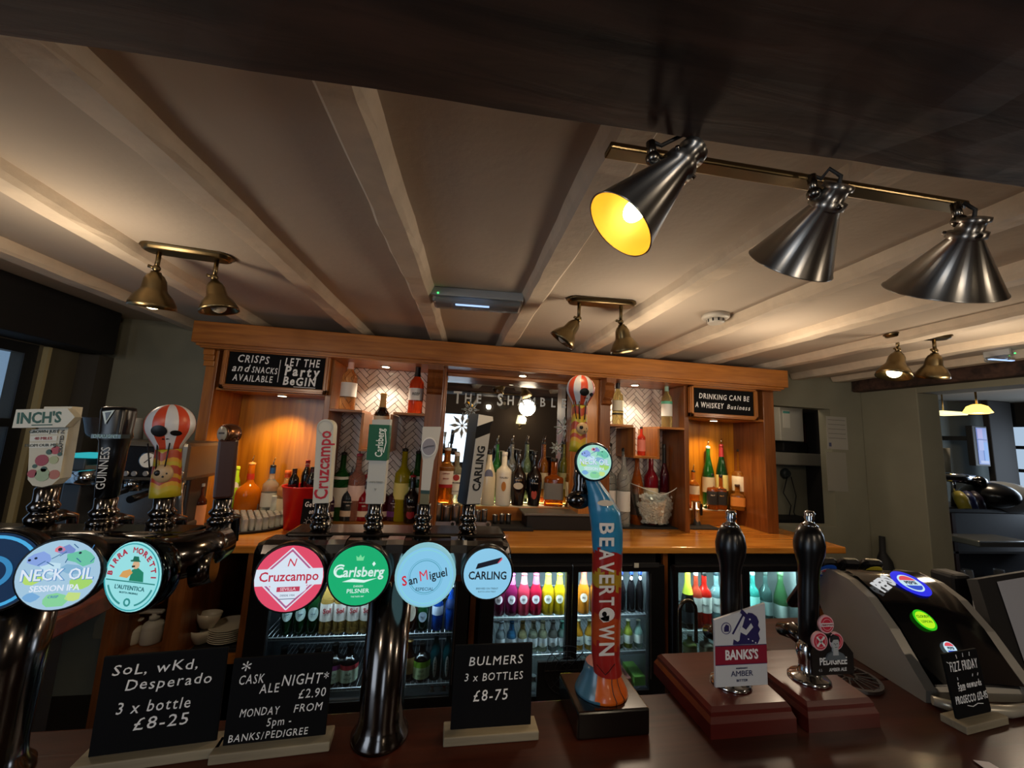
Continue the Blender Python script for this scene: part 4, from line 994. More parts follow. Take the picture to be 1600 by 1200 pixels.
for px, tp, c, lb in ((975, 1060, '#b86a5c', 'small pink carton lying on the bottom of the middle cooler'), (997, 1057, '#7cb84c', 'small green carton of cans on the bottom of the middle cooler')):
    p = aty(px, 1075, 2.08); m = MB(); m.box(p.x - .032, p.x + .032, 2.06, 2.20, zb2_, aty(px, tp, 2.06).z, mat(c, .5), .004)
    m.box(p.x - .02, p.x + .02, 2.058, 2.061, zb2_ + .01, zb2_ + .035, mat('#e8ecd8', .5)); tagm(m.done('carton'), lb, 'carton')
for px in (832,): FB('clear bottle standing on the bottom of the middle cooler, left', 'beer', px, 1055, 16, zb2_, G_CLR, lab=[(.2, .5, '#d0d8d8')], cap='#c0c8c8', top='crown')
# right cooler
for px, tp, kind, wt, gl, kw, lb in (
    (1075, 893, 'champ', 22, G_BLK, dict(neck=(.60, .96, '#c8c83c'), lab=[(.1, .3, '#20242c')], cap='#c8c83c'), 'sparkling wine bottle with lime yellow foil in right cooler'),
    (1088, 893, 'wine', 20, glass('#f0543c', .6), dict(lab=[(.30, .55, '#e8e4e0')], cap='#c8c8c8'), 'coral wine bottle partly hidden behind the bright red one'),
    (1101, 893, 'wine', 23, glass('#f02a20', .6), dict(lab=[(.28, .56, '#e8e8e4')], words=(('SPRITZ', .42, .012, '#203030'),), cap='#101010'), 'bright red bottle with a white label in right cooler'),
    (1120, 893, 'wine', 22, glass('#a8d4dc', .7), dict(lab=[(.28, .54, '#e0e8e8')], words=(('PINOT', .42, .012, '#203030'),), cap='#203038'), 'pale blue wine bottle with white label in right cooler'),
    (1136, 893, 'wine', 20, G_DRED, dict(lab=[(.28, .54, '#c8c8c4')], cap='#1a1a1a'), 'dark wine bottle half behind the left pump handle'),
    (1178, 893, 'wine', 20, glass('#58dcd0', .7), dict(lab=[(.3, .55, '#9ae8e0')], cap='#b8f0e8'), 'turquoise bottle at the left of the far right door'),
    (1198, 893, 'wine', 20, glass('#4a6a68', .6), dict(lab=[(.2, .45, '#8aa0a0')], cap='#33403e'), 'smoky grey wine bottle behind the far right door'),
    (1222, 893, 'champ', 25, glass('#4a7a50', .6), dict(lab=[(.12, .38, '#a8b8b4')], cap='#587a58'), 'large clear green sparkling wine bottle behind the far right door')):
    FB(lb, kind, px, tp, wt, s31, gl, **kw)
for px, o_ in ((1197, 'left'), (1210, 'middle'), (1223, 'right')):
    FB('dark bottle with a pale upright label, %s of three on the lower shelf at right' % o_, 'wine', px, 990, 14, s32, G_DRED, lab=[(.45, .72, '#b8dcd8')], cap='#2a2024', group='dark bottles, right cooler')
FB('olive green wine bottle lying low behind the curved tap in right cooler', 'wine', 1078, 992, 22, s32, glass('#8a9a50', .5), lab=[(.2, .5, '#8c8a64')], cap='#3c3c2c')
FB('pale grey bottle on the lower shelf beside the olive one', 'wine', 1104, 995, 22, s32, glass('#8a8470', .5), lab=[(.2, .5, '#b0a890')], cap='#3c3c2c')
# spray bottles, steel box, cups and saucers on the open shelf at left
ZS = .4755
def spray(px, base, tp, label, rz=0):
    y = 2.16; p = aty(px, base, y); h = aty(px, tp, y).z - ZS
    t = thing('spray_bottle', label, 'spray bottle', (p.x, y, ZS), rz)
    W_ = mat('#c9c6ba', .4)
    m = MB(); m.lathe([(.040, 0), (.043, .006), (.043, h * .42), (.041, h * .46), (.043, h * .50), (.036, h * .60), (.024, h * .66), (.018, h * .68), (.018, h * .72)], W_, 20); m.done('body', t, world=False)
    m = MB(); m.lathe([(.021, h * .70), (.021, h * .80), (.013, h * .82), (.013, h * .90)], W_, 16); m.box(-.035, .10, -.013, .013, h * .88, h * .99, W_, .006)
    m.done('spray_head', t, world=False)
    m = MB(); m.tube([(.05, 0, h * .90), (.062, 0, h * .80), (.082, 0, h * .68)], [.006, .005, .004], BLACK, 8); m.done('trigger', t, world=False)
    m = MB(); m.cyl((.10, 0, h * .93), (.118, 0, h * .93), .009, mat('#7a7a74', .4)); m.done('nozzle', t, world=False)
spray(231, 1034, 952, 'large white spray bottle with trigger turned left on the dark open shelf', PI)
spray(199, 1036, 966, 'smaller white spray bottle behind the large one, at left', PI)
p = aty(182, 1000, 2.2); m = MB(); m.prism([(-.10, 0), (.06, 0), (.06, .20), (-.02, .20), (-.10, .07)], .18, mat('#8a8470', .35, .5), front(p.x, 2.38, ZS)); tagm(m.done('steel_bin'), 'tan metal caddy with sloping front beside the spray bottles', 'caddy')
saucer = None
for k in range(7):
    M = Matrix.Translation((aty(352, 1030, 2.16).x, 2.16, .4815 + k * .0088))
    lb = ['lowest', 'second lowest', 'third', 'middle', 'fifth', 'second from top', 'topmost'][k] + ' white saucer of the stack on the open shelf'
    if saucer is None:
        saucer = thing('saucer', lb, 'saucer', M=M, group='stacked saucers')
        m = MB(); m.lathe([(.042, 0), (.05, .002), (.084, .011), (.086, .014), (.080, .0125), (.045, .005), (.0001, .005)], mat('#ddd8c8', .25, coat=.5), 32, caps=(True, False)); m.done('plate', saucer, world=False)
    else: dup(saucer, lb, M, 'stacked saucers')
cup = None
for px, z, lb in ((310, .4815, 'white coffee cup below another cup, beside the saucers'), (316, .545, 'white coffee cup tilted on top of the lower cup')):
    M = Matrix.Translation((aty(px + 3, 1010, 2.13).x, 2.13, z)) @ Matrix.Rotation(2.8, 4, 'Z')
    if cup is None:
        cup = thing('coffee_cup', lb, 'cup', M=M); CW = mat('#cfcabc', .25, coat=.5)
        m = MB(); m.lathe([(.026, 0), (.030, .004), (.045, .035), (.050, .062), (.047, .062), (.042, .035), (.025, .006), (.0001, .006)], CW, 28, caps=(True, False)); m.done('bowl', cup, world=False)
        m = MB(); m.tube([(.044, 0, .050), (.066, 0, .052), (.074, 0, .036), (.062, 0, .018), (.038, 0, .014)], .0045, CW, 8); m.done('handle', cup, world=False)
    else: cup = dup(cup, lb, M @ Matrix.Rotation(.12, 4, 'X'))
# ------------------------------------------------------------------ front bar
BZ = 1.03
fb = thing('front_bar', 'dark polished wooden front bar top carrying the beer taps and chalk cards', 'bar counter', (0.3, 0.4, 0))
m = MB(); m.box(-1.6, 1.9, .02, .742, BZ - .045, BZ, BART, .005); m.done('bar_top', fb)
m = MB(); m.box(-1.6, -.862, .742, 1.30, BZ - .045, BZ, wood('bar_return', '#4a2116', '#7a3c26', 'x', .3, .3, 50), .005); m.done('bar_return', fb)
m = MB(); m.box(.78, 1.9, .742, 1.02, BZ - .045, BZ - .001, BART, .005); m.done('bar_extension', fb)
m = MB(); m.box(-1.55, 1.85, .10, .14, 0, BZ - .045, OAKD('x')); m.done('bar_front', fb)
m = MB(); m.box(-1.5, -.95, .70, 1.25, 0, BZ - .045, mat('#141012', .6)); m.done('under_bar', fb)

def lens(par, x, y, z, R, fc, draw, rz=0.0, tilt=0.0, rim=BLACK, dep=.026, label=None, rimw=.004, gs=.95):
    F = front(x, y, z, rz, tilt)
    m = MB(); m.lathe([(R * .8, -dep), (R + rimw * .6, -dep * .7), (R + rimw, -.004), (R + rimw * .6, .001), (R, .0015), (R, .0002)], rim, 40, M=F, caps=(True, True)); bd = m.done('badge', par, label)
    m = MB(); m.disc(R, .001, glow(fc, gs), F @ Matrix.Translation((0, 0, .0008)), n=40); m.done('lit_face', bd)
    m = MB(); draw(m, F @ Matrix.Translation((0, 0, .002)) @ Matrix.Diagonal((R, R, 1, 1)), R); m.done('badge_art', bd)
    return bd
def lyr(F, k): return F @ Matrix.Translation((0, 0, .0005 * k))
D_ = .0004
def T(m, s, x, y, size, F, c, k=3, rot=0.0, sx=1.0, off=.0, shear=0.0, gs=.9, align='CENTER'):
    m.text(s, size, glow(c, gs) if gs else mat(c, .5), lyr(F, k) @ Matrix.Translation((x, y, 0)) @ Matrix.Rotation(rot, 4, 'Z'), D_, off=off, shear=shear, sx=sx, align=align)
def arc_text(m, s, r, a0, a1, size, F, c, k=3, gs=.9, off=0.02):
    n = len(s)
    for i, ch in enumerate(s):
        a = a0 + (a1 - a0) * i / (n - 1)
        m.text(ch, size, glow(c, gs), lyr(F, k) @ Matrix.Translation((r * math.cos(a), r * math.sin(a), 0)) @ Matrix.Rotation(a - PI / 2, 4, 'Z'), D_, off=off)
def art_red(m, F, R):
    r, w_, bl = glow('#e0405c', .9), glow('#d8e6f4', .95), glow('#5a7ab8', .8)
    for s_ in (.93, .80):
        for a in range(4):
            c, s = math.cos(a * PI / 2), math.sin(a * PI / 2); p, q = (c * s_, s * s_), (-s * s_, c * s_)
            m.line([p, q], .035, D_, w_, lyr(F, 1))
    for s_ in (.865,):
        for a in range(4):
            c, s = math.cos(a * PI / 2), math.sin(a * PI / 2); p, q = (c * s_, s * s_), (-s * s_, c * s_)
            m.line([p, q], .018, D_, bl, lyr(F, 1))
    m.prism([(0, .78), (.26, .52), (.52, .30), (.52, -.36), (.26, -.56), (0, -.80), (-.26, -.56), (-.52, -.36), (-.52, .30), (-.26, .52)], D_, w_, lyr(F, 1))
    m.prism([(-.96, .30), (.96, .30), (.99, .0), (.96, -.20), (-.96, -.20), (-.99, 0)], D_, w_, lyr(F, 2))
    T(m, 'Cruzcampo', 0, .06, .40, F, '#c02844', 3, off=.015, sx=.92)
    m.prism([(-.32, -.24), (.34, -.24), (.34, -.38), (-.32, -.38)], D_, glow('#c03a58', .9), lyr(F, 3)); T(m, 'SEVILLA', 0, -.31, .13, F, '#f0d8e0', 4)
    T(m, 'N', .02, .48, .34, F, '#d03a50', 3, shear=.2); T(m, 'DESDE 1904', 0, -.50, .08, F, '#60708a', 3); m.line([(-.26, -.6), (.26, -.6)], .02, D_, glow('#60708a'), lyr(F, 3))
def art_green(m, F, R):
    W_ = '#d8f4ec'
    T(m, 'Carlsberg', 0, .10, .46, F, W_, 2, off=.02, sx=.92, shear=.1)
    m.prism([(-.52, -.20), (-.2, -.10), (.2, -.16), (.62, -.10), (.2, -.24), (-.1, -.22)], D_, glow(W_), lyr(F, 2)); m.ring(.17, .22, D_, glow(W_), lyr(F, 2), 16, PI * .3, PI * 1.75, c=(-.62, .16))
    T(m, 'DANISH', .02, -.36, .09, F, W_, 2); T(m, 'PILSNER', .02, -.52, .19, F, W_, 2, off=.01, sx=1.1); T(m, 'THE TASTE 1847', .02, -.70, .06, F, W_, 2)
    m.prism([(-.11, .50), (-.14, .66), (-.06, .60), (0, .70), (.06, .60), (.14, .66), (.11, .50)], D_, glow('#78d89a'), lyr(F, 2))
    m.prism([(.42, .38), (.48, .46), (.54, .38), (.48, .30)], D_, glow(W_), lyr(F, 2))
def art_blue(m, F, R):
    m.ring(.90, .93, D_, glow('#8ad8e0', .9), lyr(F, 1)); m.ring(.54, .56, D_, glow('#4aa0b8', .8), lyr(F, 1)); m.ring(.60, .61, D_, glow('#4aa0b8', .8), lyr(F, 1))
    F2 = F @ Matrix.Rotation(.20, 4, 'Z')
    T(m, 'S', -.74, .0, .46, F2, '#d0283c', 3, off=.02, sx=.85); T(m, 'an', -.44, -.03, .40, F2, '#101a24', 3, off=.012, sx=.85)
    T(m, 'M', -.06, .04, .50, F2, '#d83a50', 3, off=.03, sx=.85); T(m, 'iguel', .46, .0, .42, F2, '#101a24', 3, off=.012, sx=.85)
    T(m, 'ESPECIAL', 0, -.42, .15, F, '#1c3a4a', 3, sx=1.05)
def art_pale(m, F, R):
    m.prism([(-.52, .18), (.42, .42), (.56, .66), (-.44, .40)], D_, glow('#10182a', .6), lyr(F, 2)); m.prism([(.38, .43), (.56, .66), (.58, .58), (.44, .44)], D_, glow('#e05a70', .8), lyr(F, 3))
    T(m, 'CARLING', 0, -.08, .44, F, '#101820', 3, off=.02, sx=.86); T(m, 'BREWED ON TRENT', 0, -.58, .10, F, '#34505c', 3); T(m, 'BURTON UPON TRENT', 0, -.70, .07, F, '#34505c', 3)
def art_neck(m, F, R):
    rr = random.Random(11)
    def blob(cx, cy, r, c, n=9):
        pts = []
        for k in range(n):
            a = 2 * PI * k / n; q = r * rr.uniform(.7, 1.2); x, y = cx + q * math.cos(a), cy + q * math.sin(a) * .7
            L = math.hypot(x, y)
            if L > .95: x, y = x * .95 / L, y * .95 / L
            pts.append((x, y))
        m.prism(pts, D_, glow(c, .9), lyr(F, 1))
    for cx, cy, r, c in ((-.5, .45, .3, '#8aa8e8'), (.5, .5, .35, '#6cc8a8'), (-.6, -.1, .3, '#b8e070'), (.6, -.25, .3, '#a8dc70'), (0, -.75, .3, '#8ad8a0'), (-.2, .2, .25, '#c8e8f8'), (.3, .15, .25, '#88b8d8'), (-.55, -.6, .22, '#7ab0e0'), (.45, -.65, .22, '#c8e488'), (.1, .72, .2, '#7890d0')): blob(cx, cy, r, c)
    blob(-.05, .72, .16, '#e87a88', 7); m.disc(.05, D_, glow('#20304a', .5), lyr(F, 2), (-.05, .74), 12)
    m.disc(.035, D_, glow('#183050', .5), lyr(F, 2), (-.72, .45), 8); m.disc(.035, D_, glow('#183050', .5), lyr(F, 2), (-.58, .50), 8); m.disc(.035, D_, glow('#183050', .5), lyr(F, 2), (.45, .62), 8)
    for k in range(9): a = rr.uniform(-.8, .8); q = rr.uniform(.2, .8); m.line([(a, q), (a + rr.uniform(-.2, .2), q + .12)], .02, D_, glow('#3a70a0', .8), lyr(F, 2))
    T(m, 'NECK OIL', .01, -.01, .46, F, '#5a90c8', 2, off=.035, sx=.84); T(m, 'NECK OIL', 0, 0, .46, F, '#e4f0ff', 3, off=.01, sx=.84)
    T(m, 'SESSION IPA', 0, -.38, .24, F, '#e4f0ff', 3, off=.015, sx=.9); T(m, 'CRISP', 0, -.62, .10, F, '#4a80b8', 3)
def art_moretti(m, F, R):
    arc_text(m, 'BIRRA MORETTI', .76, PI * .98, PI * .02, .235, F, '#b02a44', 2, off=.03)
    m.line([(-.86, -.14), (.86, -.14)], .03, D_, glow('#2a8a84', .8), lyr(F, 2))
    g, sk = glow('#1c8a6c', .8), glow('#e0b890', .85)
    m.prism([(-.05, -.11), (.0, .20), (.18, .28), (.40, .16), (.44, -.11)], D_, g, lyr(F, 2)); m.disc(.12, D_, sk, lyr(F, 3), (.12, .36), 14)
    m.prism([(-.06, .44), (.28, .46), (.22, .50), (.18, .60), (.02, .60), (.0, .50), (-.08, .48)], D_, glow('#1a7058', .8), lyr(F, 4)); m.prism([(-.40, -.02), (-.30, .14), (-.06, .22), (.04, .12), (-.12, -.04)], D_, glow('#e0a860', .85), lyr(F, 3)); m.line([(0, .30), (.1, .32)], .05, D_, glow('#3a2a20', .5), lyr(F, 4))
    T(m, "L'AUTENTICA", 0, -.32, .17, F, '#2c6a70', 2, off=.01); T(m, 'RICETTA ORIGINALE', 0, -.46, .07, F, '#2c6a70', 2); m.ring(.80, .85, D_, glow('#3a9a98', .8), lyr(F, 1), 20, PI * 1.12, PI * 1.40); m.ring(.80, .85, D_, glow('#3a9a98', .8), lyr(F, 1), 20, PI * 1.60, PI * 1.88); m.ring(.07, .12, D_, glow('#3a9a98', .8), lyr(F, 2), 10, c=(0, -.72))
    m.ring(.93, .965, D_, glow('#3aa8b0', .9), lyr(F, 1))
def art_dark(m, F, R): m.ring(.86, .94, D_, glow('#4ab0e8', .9), lyr(F, 1)); m.ring(.3, .42, D_, glow('#3a90c8', .8), lyr(F, 1))
def valve(par, x, y, z0, z1, r=.0125):
    h = z1 - z0
    m = MB(); m.lathe([(r * .9, 0), (r * .95, h * .18), (r * 1.25, h * .24), (r * 1.35, h * .34), (r * 1.1, h * .42), (r * .95, h * .46), (r * 1.2, h * .52), (r * 1.28, h * .60), (r * 1.0, h * .68), (r * .95, h * .72), (r * .98, h * .96), (r * .8, h)], DCHROME, 20, M=Matrix.Translation((x, y, z0)))
    m.tube([(x, y, z0 + h * .30), (x, y + .03, z0 + h * .30), (x, y + .05, z0 + h * .22), (x, y + .055, z0 - .03)], [r * .8, r * .7, r * .55, r * .45], DCHROME, 12)
    return m.done('tap_valve', par)

# ---------------- middle font: four taps on a straight crossbar
FY = .685
cf = thing('beer_font', 'dark chrome T shaped beer font with four lit round badges in mid bar', 'beer tap', (atz(597, 1130, BZ).x, FY, BZ))
cx = atz(597, 1132, BZ).x; az = aty(600, 879, .66).z
m = MB(); m.lathe([(.043, 0), (.043, .006), (.036, .016), (.033, .03), (.032, az - BZ - .02)], DCHROME, 40, M=Matrix.Translation((cx, FY, BZ))); m.done('column', cf)
ax0, ax1 = aty(392, 880, .66).x, aty(799, 880, .66).x
m = MB(); m.box(ax0, ax1, .650, .712, az - .030, az + .032, DCHROME, .016); m.box(ax0 + .03, ax1 - .005, .690, .76, az + .012, az + .036, DCHROME, .006); m.done('crossbar', cf)
m = MB()
for px in (520, 612, 712): q = aty(px, 880, .66).x; m = MB(); m.box(q, q + .006, .6485, .7135, az - .0315, az + .0335, CHROME, .016); m.done('crossbar_band', cf)
for px, py, rp, c, fn, lb in ((453, 903, 43, '#e04a68', art_red, 'lit red and white round badge with a diamond and red lettering'), (561, 898, 40, '#0fae70', art_green, 'lit green round badge with white script'), (665, 900, 40, '#86c8ea', art_blue, 'lit light blue round badge with red and black lettering'), (762, 895.5, 35.5, '#8ccaea', art_pale, 'lit pale blue round badge with a dark flag shape')):
    a = aty(px, py, .625); lens(cf, a.x, .625, a.z, rp * .625 / 600, c, fn, rz=math.atan2(a.x, .9) * .35 * -1, label=lb, rim=BLACK if c != '#86c8ea' else glow('#9adce8', .7))
TY = .715
zb_ = az + .03
PALE = mat('#c9c8be', .35)
def hframe(px0, py0, px1, py1, y=TY):
    """handle frame: base point, height, at distance y"""
    a, c = aty(px0, py0, y), aty(px1, py1, y); return V((a.x, y, a.z)), (c - a).length, (c.x - a.x)
# 1 pale round topped handle, red lettering
a, H, dx = hframe(505, 784, 513, 655); valve(cf, a.x, TY, zb_ - .005, a.z)
Mh = Matrix.Translation(a) @ Matrix.Rotation(math.atan2(dx, H), 4, 'Y')
m = MB(); m.prism([(-.0125, 0), (.0125, 0), (.0135, H - .014)] + [(.0135 * math.cos(q * PI / 10), H - .014 + .0135 * math.sin(q * PI / 10)) for q in range(11)] + [(-.0135, H - .014)], .022, PALE, Mh @ front(0, .008, 0), False); hd = m.done('tap_handle', cf, 'pale flat tap handle with a rounded top and upright red lettering')
m = MB(); T(m, 'Cruzcampo', .001, H * .45, .0295, Mh @ front(0, -.0145, 0), '#b8142c', 0, PI / 2, off=.018, gs=0, sx=.82); m.ring(.0105, .0122, D_, mat('#b4b4ac', .4), Mh @ front(0, -.0142, 0), 24, c=(0, H - .0145)); m.done('lettering', hd)
# 2 white and green block handle
a, H, dx = hframe(587, 785, 598, 655); valve(cf, a.x, TY, zb_ - .005, a.z)
Mh = Matrix.Translation(a) @ Matrix.Rotation(math.atan2(dx, H), 4, 'Y')
m = MB(); m.prism([(-.0145, 0), (.0145, 0), (.0150, H), (-.0150, H - .002)], .024, mat('#b9bbb8', .4), Mh @ front(0, .010, 0)); hd = m.done('tap_handle', cf, 'tall white tap handle with a green lettered block')
m = MB(); m.box(-.019, .0152, -.0165, .0105, H * .505, H * .93, mat('#0f5a3c', .35), .0006, M=Mh); g_ = m.done('colour_block', hd)
m = MB(); T(m, 'Carlsberg', .0015, H * .715, .0172, Mh @ front(0, -.0168, 0), '#e8efe8', 0, PI / 2, off=.015, gs=0, sx=.72); m.line([(.0085, H * .60), (.0115, H * .72), (.0085, H * .86)], .0016, D_, mat('#e8efe8', .5), Mh @ front(0, -.0168, 0)); T(m, 'UNFILTERED', 0, H * .25, .0042, Mh @ front(0, -.0145, 0), '#8a8c88', 0, gs=0); T(m, 'v', 0, H * .17, .009, Mh @ front(0, -.0145, 0), '#8a8c88', 0, gs=0); m.done('lettering', hd)
# 3 tapering pale handle with roundel
a, H, dx = hframe(663, 786, 675, 666); valve(cf, a.x, TY, zb_ - .005, a.z)
Mh = Matrix.Translation(a) @ Matrix.Rotation(math.atan2(dx, H), 4, 'Y')
m = MB(); m.prism([(-.0075, H * .17), (.0075, H * .17), (.0095, H * .55), (.0145, H * .70), (.0165, H), (-.0155, H - .002), (-.0145, H * .68), (-.0095, H * .55)], .020, mat('#bcb9b2', .4), Mh @ front(0, .008, 0)); hd = m.done('tap_handle', cf, 'pale tapering tap handle with a silver oval roundel')
m = MB(); m.box(-.0078, .0078, -.0125, .0085, H * .13, H * .175, mat('#1f3a34', .4), M=Mh); m.box(-.0076, .0076, -.0122, .008, 0, H * .13, BRASS, M=Mh); m.done('handle_foot', hd)
m = MB(); Fh = Mh @ front(0, -.0122, 0); m.disc(.0135, .0015, mat('#d9d7d2', .3), Fh, (-.001, H * .73), 28, .0165); m.disc(.0115, .0022, mat('#85818a', .35), Fh, (-.001, H * .73), 28, .0145); m.line([(-.010, H * .71), (-.003, H * .735), (.008, H * .75)], .002, .003, mat('#4a464c', .4), Fh); m.done('roundel', hd)
# 4 black and white slanted handle
a, H, dx = hframe(733, 787, 752, 648); valve(cf, a.x, TY, zb_ - .005, a.z)
Mh = Matrix.Translation(a) @ Matrix.Rotation(math.atan2(dx, H) * .9, 4, 'Y') @ Matrix.Rotation(.62, 4, 'Z')
m = MB(); m.prism([(-.015, 0), (.017, 0), (.019, H * .88), (.024, H * .94), (.021, H), (-.014, H)], .026, mat('#141416', .3), Mh @ front(0, .016, 0)); hd = m.done('tap_handle', cf, 'black tap handle with a white lettered face and slanted top')
Fh = Mh @ front(0, -.0105, 0)
m = MB(); m.prism([(-.0145, .002), (.0165, .002), (.0185, H * .80), (-.0135, H * .72)], .0012, mat('#a9abad', .4), Fh); m.prism([(-.0135, H * .86), (.0225, H * .95), (.0205, H * .995), (-.0138, H * .995)], .0012, mat('#d2d2d0', .4), Fh); m.done('white_face', hd)
m = MB(); T(m, 'CARLING', .003, H * .40, .0245, Fh, '#101012', 3, PI / 2, off=.03, gs=0, sx=.78); m.done('lettering', hd)

# ---------------- left font: taps on a curving dark chrome arm
LY = .655
lf = thing('beer_font', 'dark chrome curved beer font at the left with tall decorated tap handles', 'beer tap', (atz(45, 1165, BZ).x, LY, BZ))
lx = atz(45, 1165, BZ).x; lz = aty(150, 880, .63).z
m = MB(); m.lathe([(.045, 0), (.045, .006), (.036, .016), (.034, .04), (.036, .12), (.040, lz - BZ - .02)], DCHROME, 36, M=Matrix.Translation((lx, LY, BZ))); m.done('column', lf)
xx0, xx1 = aty(-110, 880, LY).x, aty(272, 878, LY).x
pts = [(xx0, LY, lz), (xx1, LY, lz), (xx1 + .012, LY + .006, lz + .002), (xx1 + .024, LY + .022, lz + .004), (xx1 + .030, LY + .055, lz + .008)]
m = MB(); m.tube(pts, [.033, .033, .032, .030, .026], DCHROME, 28); m.box(xx0, xx1 + .01, LY + .0, LY + .055, lz + .010, lz + .034, DCHROME, .006); m.done('crossbar', lf)
for px, py, rp, c, fn, rz, lb in ((-12, 893, 50, '#0c2a4a', art_dark, .2, 'lit dark blue round badge cut by the left edge of the photograph'), (93, 897, 45, '#a4c8e0', art_neck, .12, 'lit pastel round badge crowded with cartoon shapes'), (209, 900, 43, '#98e0e4', art_moretti, -.30, 'lit pale turquoise round badge with a man in a green hat')):
    a = aty(px, py, .595); sc_ = .595 / 600 * (.93 if px < 100 else 1)
    lens(lf, a.x, .595, a.z, rp * sc_, c, fn, rz=rz, label=lb, rim=BLACK if px < 100 else mat('#30383c', .1, 1), dep=.032)
a = aty(318, 888, .66); m = MB(); m.cyl((a.x - .012, .66, a.z), (a.x + .012, .665, a.z + .002), .026, DCHROME, .022, 30); m.done('badge', lf, 'chrome backed badge seen edge on at the right end of the arm')
m = MB()
a = aty(318, 868, .67); m.sphere((a.x, .67, a.z), .022, DCHROME, 14); m.done('elbow', lf)
LT = .70
def lh(px0, py0, px1, py1, lab, y=LT):
    a, H, dx = hframe(px0, py0, px1, py1, y); valve(lf, a.x, y, lz + .02, a.z, .0135)
    return a, H, Matrix.Translation(a) @ Matrix.Rotation(math.atan2(dx, H) * .8, 4, 'Y')
# cider signpost handle
a, H, Mh = lh(75, 760, 88, 636, '')
CREAM = mat('#cdc9b6', .5)
m = MB(); m.prism([(-.019, .012), (-.012, .003), (0, 0), (.012, .003), (.021, .012), (.026, H), (-.010, H), (-.014, H * .7), (-.024, H * .7)], .018, CREAM, Mh @ front(0, .009, 0)); hd = m.done('tap_handle', lf, 'cream signpost tap handle with green name board and painted apples')
m = MB(); m.prism([(-.036, H * .735), (.030, H * .735), (.041, H * .86), (.030, H * .97), (-.034, H * .96)], .012, mat('#d8d8cc', .5), Mh @ front(0, -.009, 0)); bd = m.done('name_board', hd)
m = MB(); Fh = Mh @ front(0, -.0212, 0); T(m, "INCH'S", -.004, H * .85, .0225, Fh, '#0f5240', 0, off=.03, gs=0, sx=.80, rot=.02); m.line([(-.012, H * .765), (.014, H * .767)], .0015, D_, mat('#0f5240'), Fh)
Fh = Mh @ front(0, -.0093, 0)
for i, (s, c) in enumerate((('GROWN JUST', '#3a4a48'), ('40 MILES', '#a02030'), ('FROM OUR MILL', '#3a4a48'))):
    m.prism([(-.022, H * (.655 - i * .085)), (.012, H * (.655 - i * .085)), (.012, H * (.715 - i * .085)), (-.022, H * (.715 - i * .085))], D_, mat('#dedfd6', .5), Fh); T(m, s, -.005, H * (.685 - i * .085), .0060, Fh, c, 2, off=.02, gs=0)
T(m, 'CRAFTED IN', .0185, H * .56, .0062, Fh, '#3c3a34', 1, PI / 2, off=.02, gs=0); m.done('lettering', hd)
m = MB()
for x, z, r, c in ((-.004, .33, .0085, '#9a1c30'), (.012, .45, .0060, '#b0303a'), (.011, .33, .0060, '#a8b080'), (-.014, .17, .0060, '#a03038'), (-.001, .15, .0095, '#9ab08a'), (.014, .15, .0070, '#b06048'), (.0, .22, .004, '#1e4a38'), (.004, .43, .004, '#1e4a38'), (-.012, .26, .003, '#1e4a38'), (.018, .40, .003, '#1e4a38')):
    m.disc(r, D_, mat(c, .45), Fh, (x, H * z), 14)
m.done('painted_apples', hd)
# black stout handle
a, H, Mh = lh(167, 776, 186, 636, '')
m = MB(); rs = []
for f, wx, wy in ((0, .0125, .011), (.5, .0150, .013), (.62, .0165, .0145), (.66, .0195, .016), (.72, .0175, .015), (.95, .0195, .016), (.985, .0185, .015), (1, .015, .012)):
    rs.append([Mh @ V((wx * (abs(math.cos(2 * PI * k / 20)) ** .6) * (1 if math.cos(2 * PI * k / 20) > 0 else -1), wy * (abs(math.sin(2 * PI * k / 20)) ** .6) * (1 if math.sin(2 * PI * k / 20) > 0 else -1), f * H)) for k in range(20)])
m.rings(rs, BLACK); hd = m.done('tap_handle', lf, 'black waisted tap handle with upright white lettering and a harp mark')
m = MB(); T(m, 'GUINNESS', .0, H * .32, .0175, Mh @ front(0, -.0136, 0) @ Matrix.Rotation(0, 4, 'X'), '#d8d8d4', 0, PI / 2, gs=0, sx=.78); m.box(-.0195, .0195, -.0175, 0, H * .645, H * .69, mat('#3a5a64', .3), M=Mh); T(m, 'DRAUGHT', 0, H * .667, .0068, Mh @ front(0, -.0180, 0), '#9ac0c8', 0, gs=0, off=.02)
m.prism([(-.010, H * .94), (.006, H * .96), (-.004, H * .80)], D_, mat('#8c8a7c', .3, .4), Mh @ front(0, -.0166, 0)); m.prism([(-.006, H * .93), (.002, H * .94), (-.003, H * .84)], .0008, BLACK, Mh @ front(0, -.0166, 0)); m.done('lettering', hd)
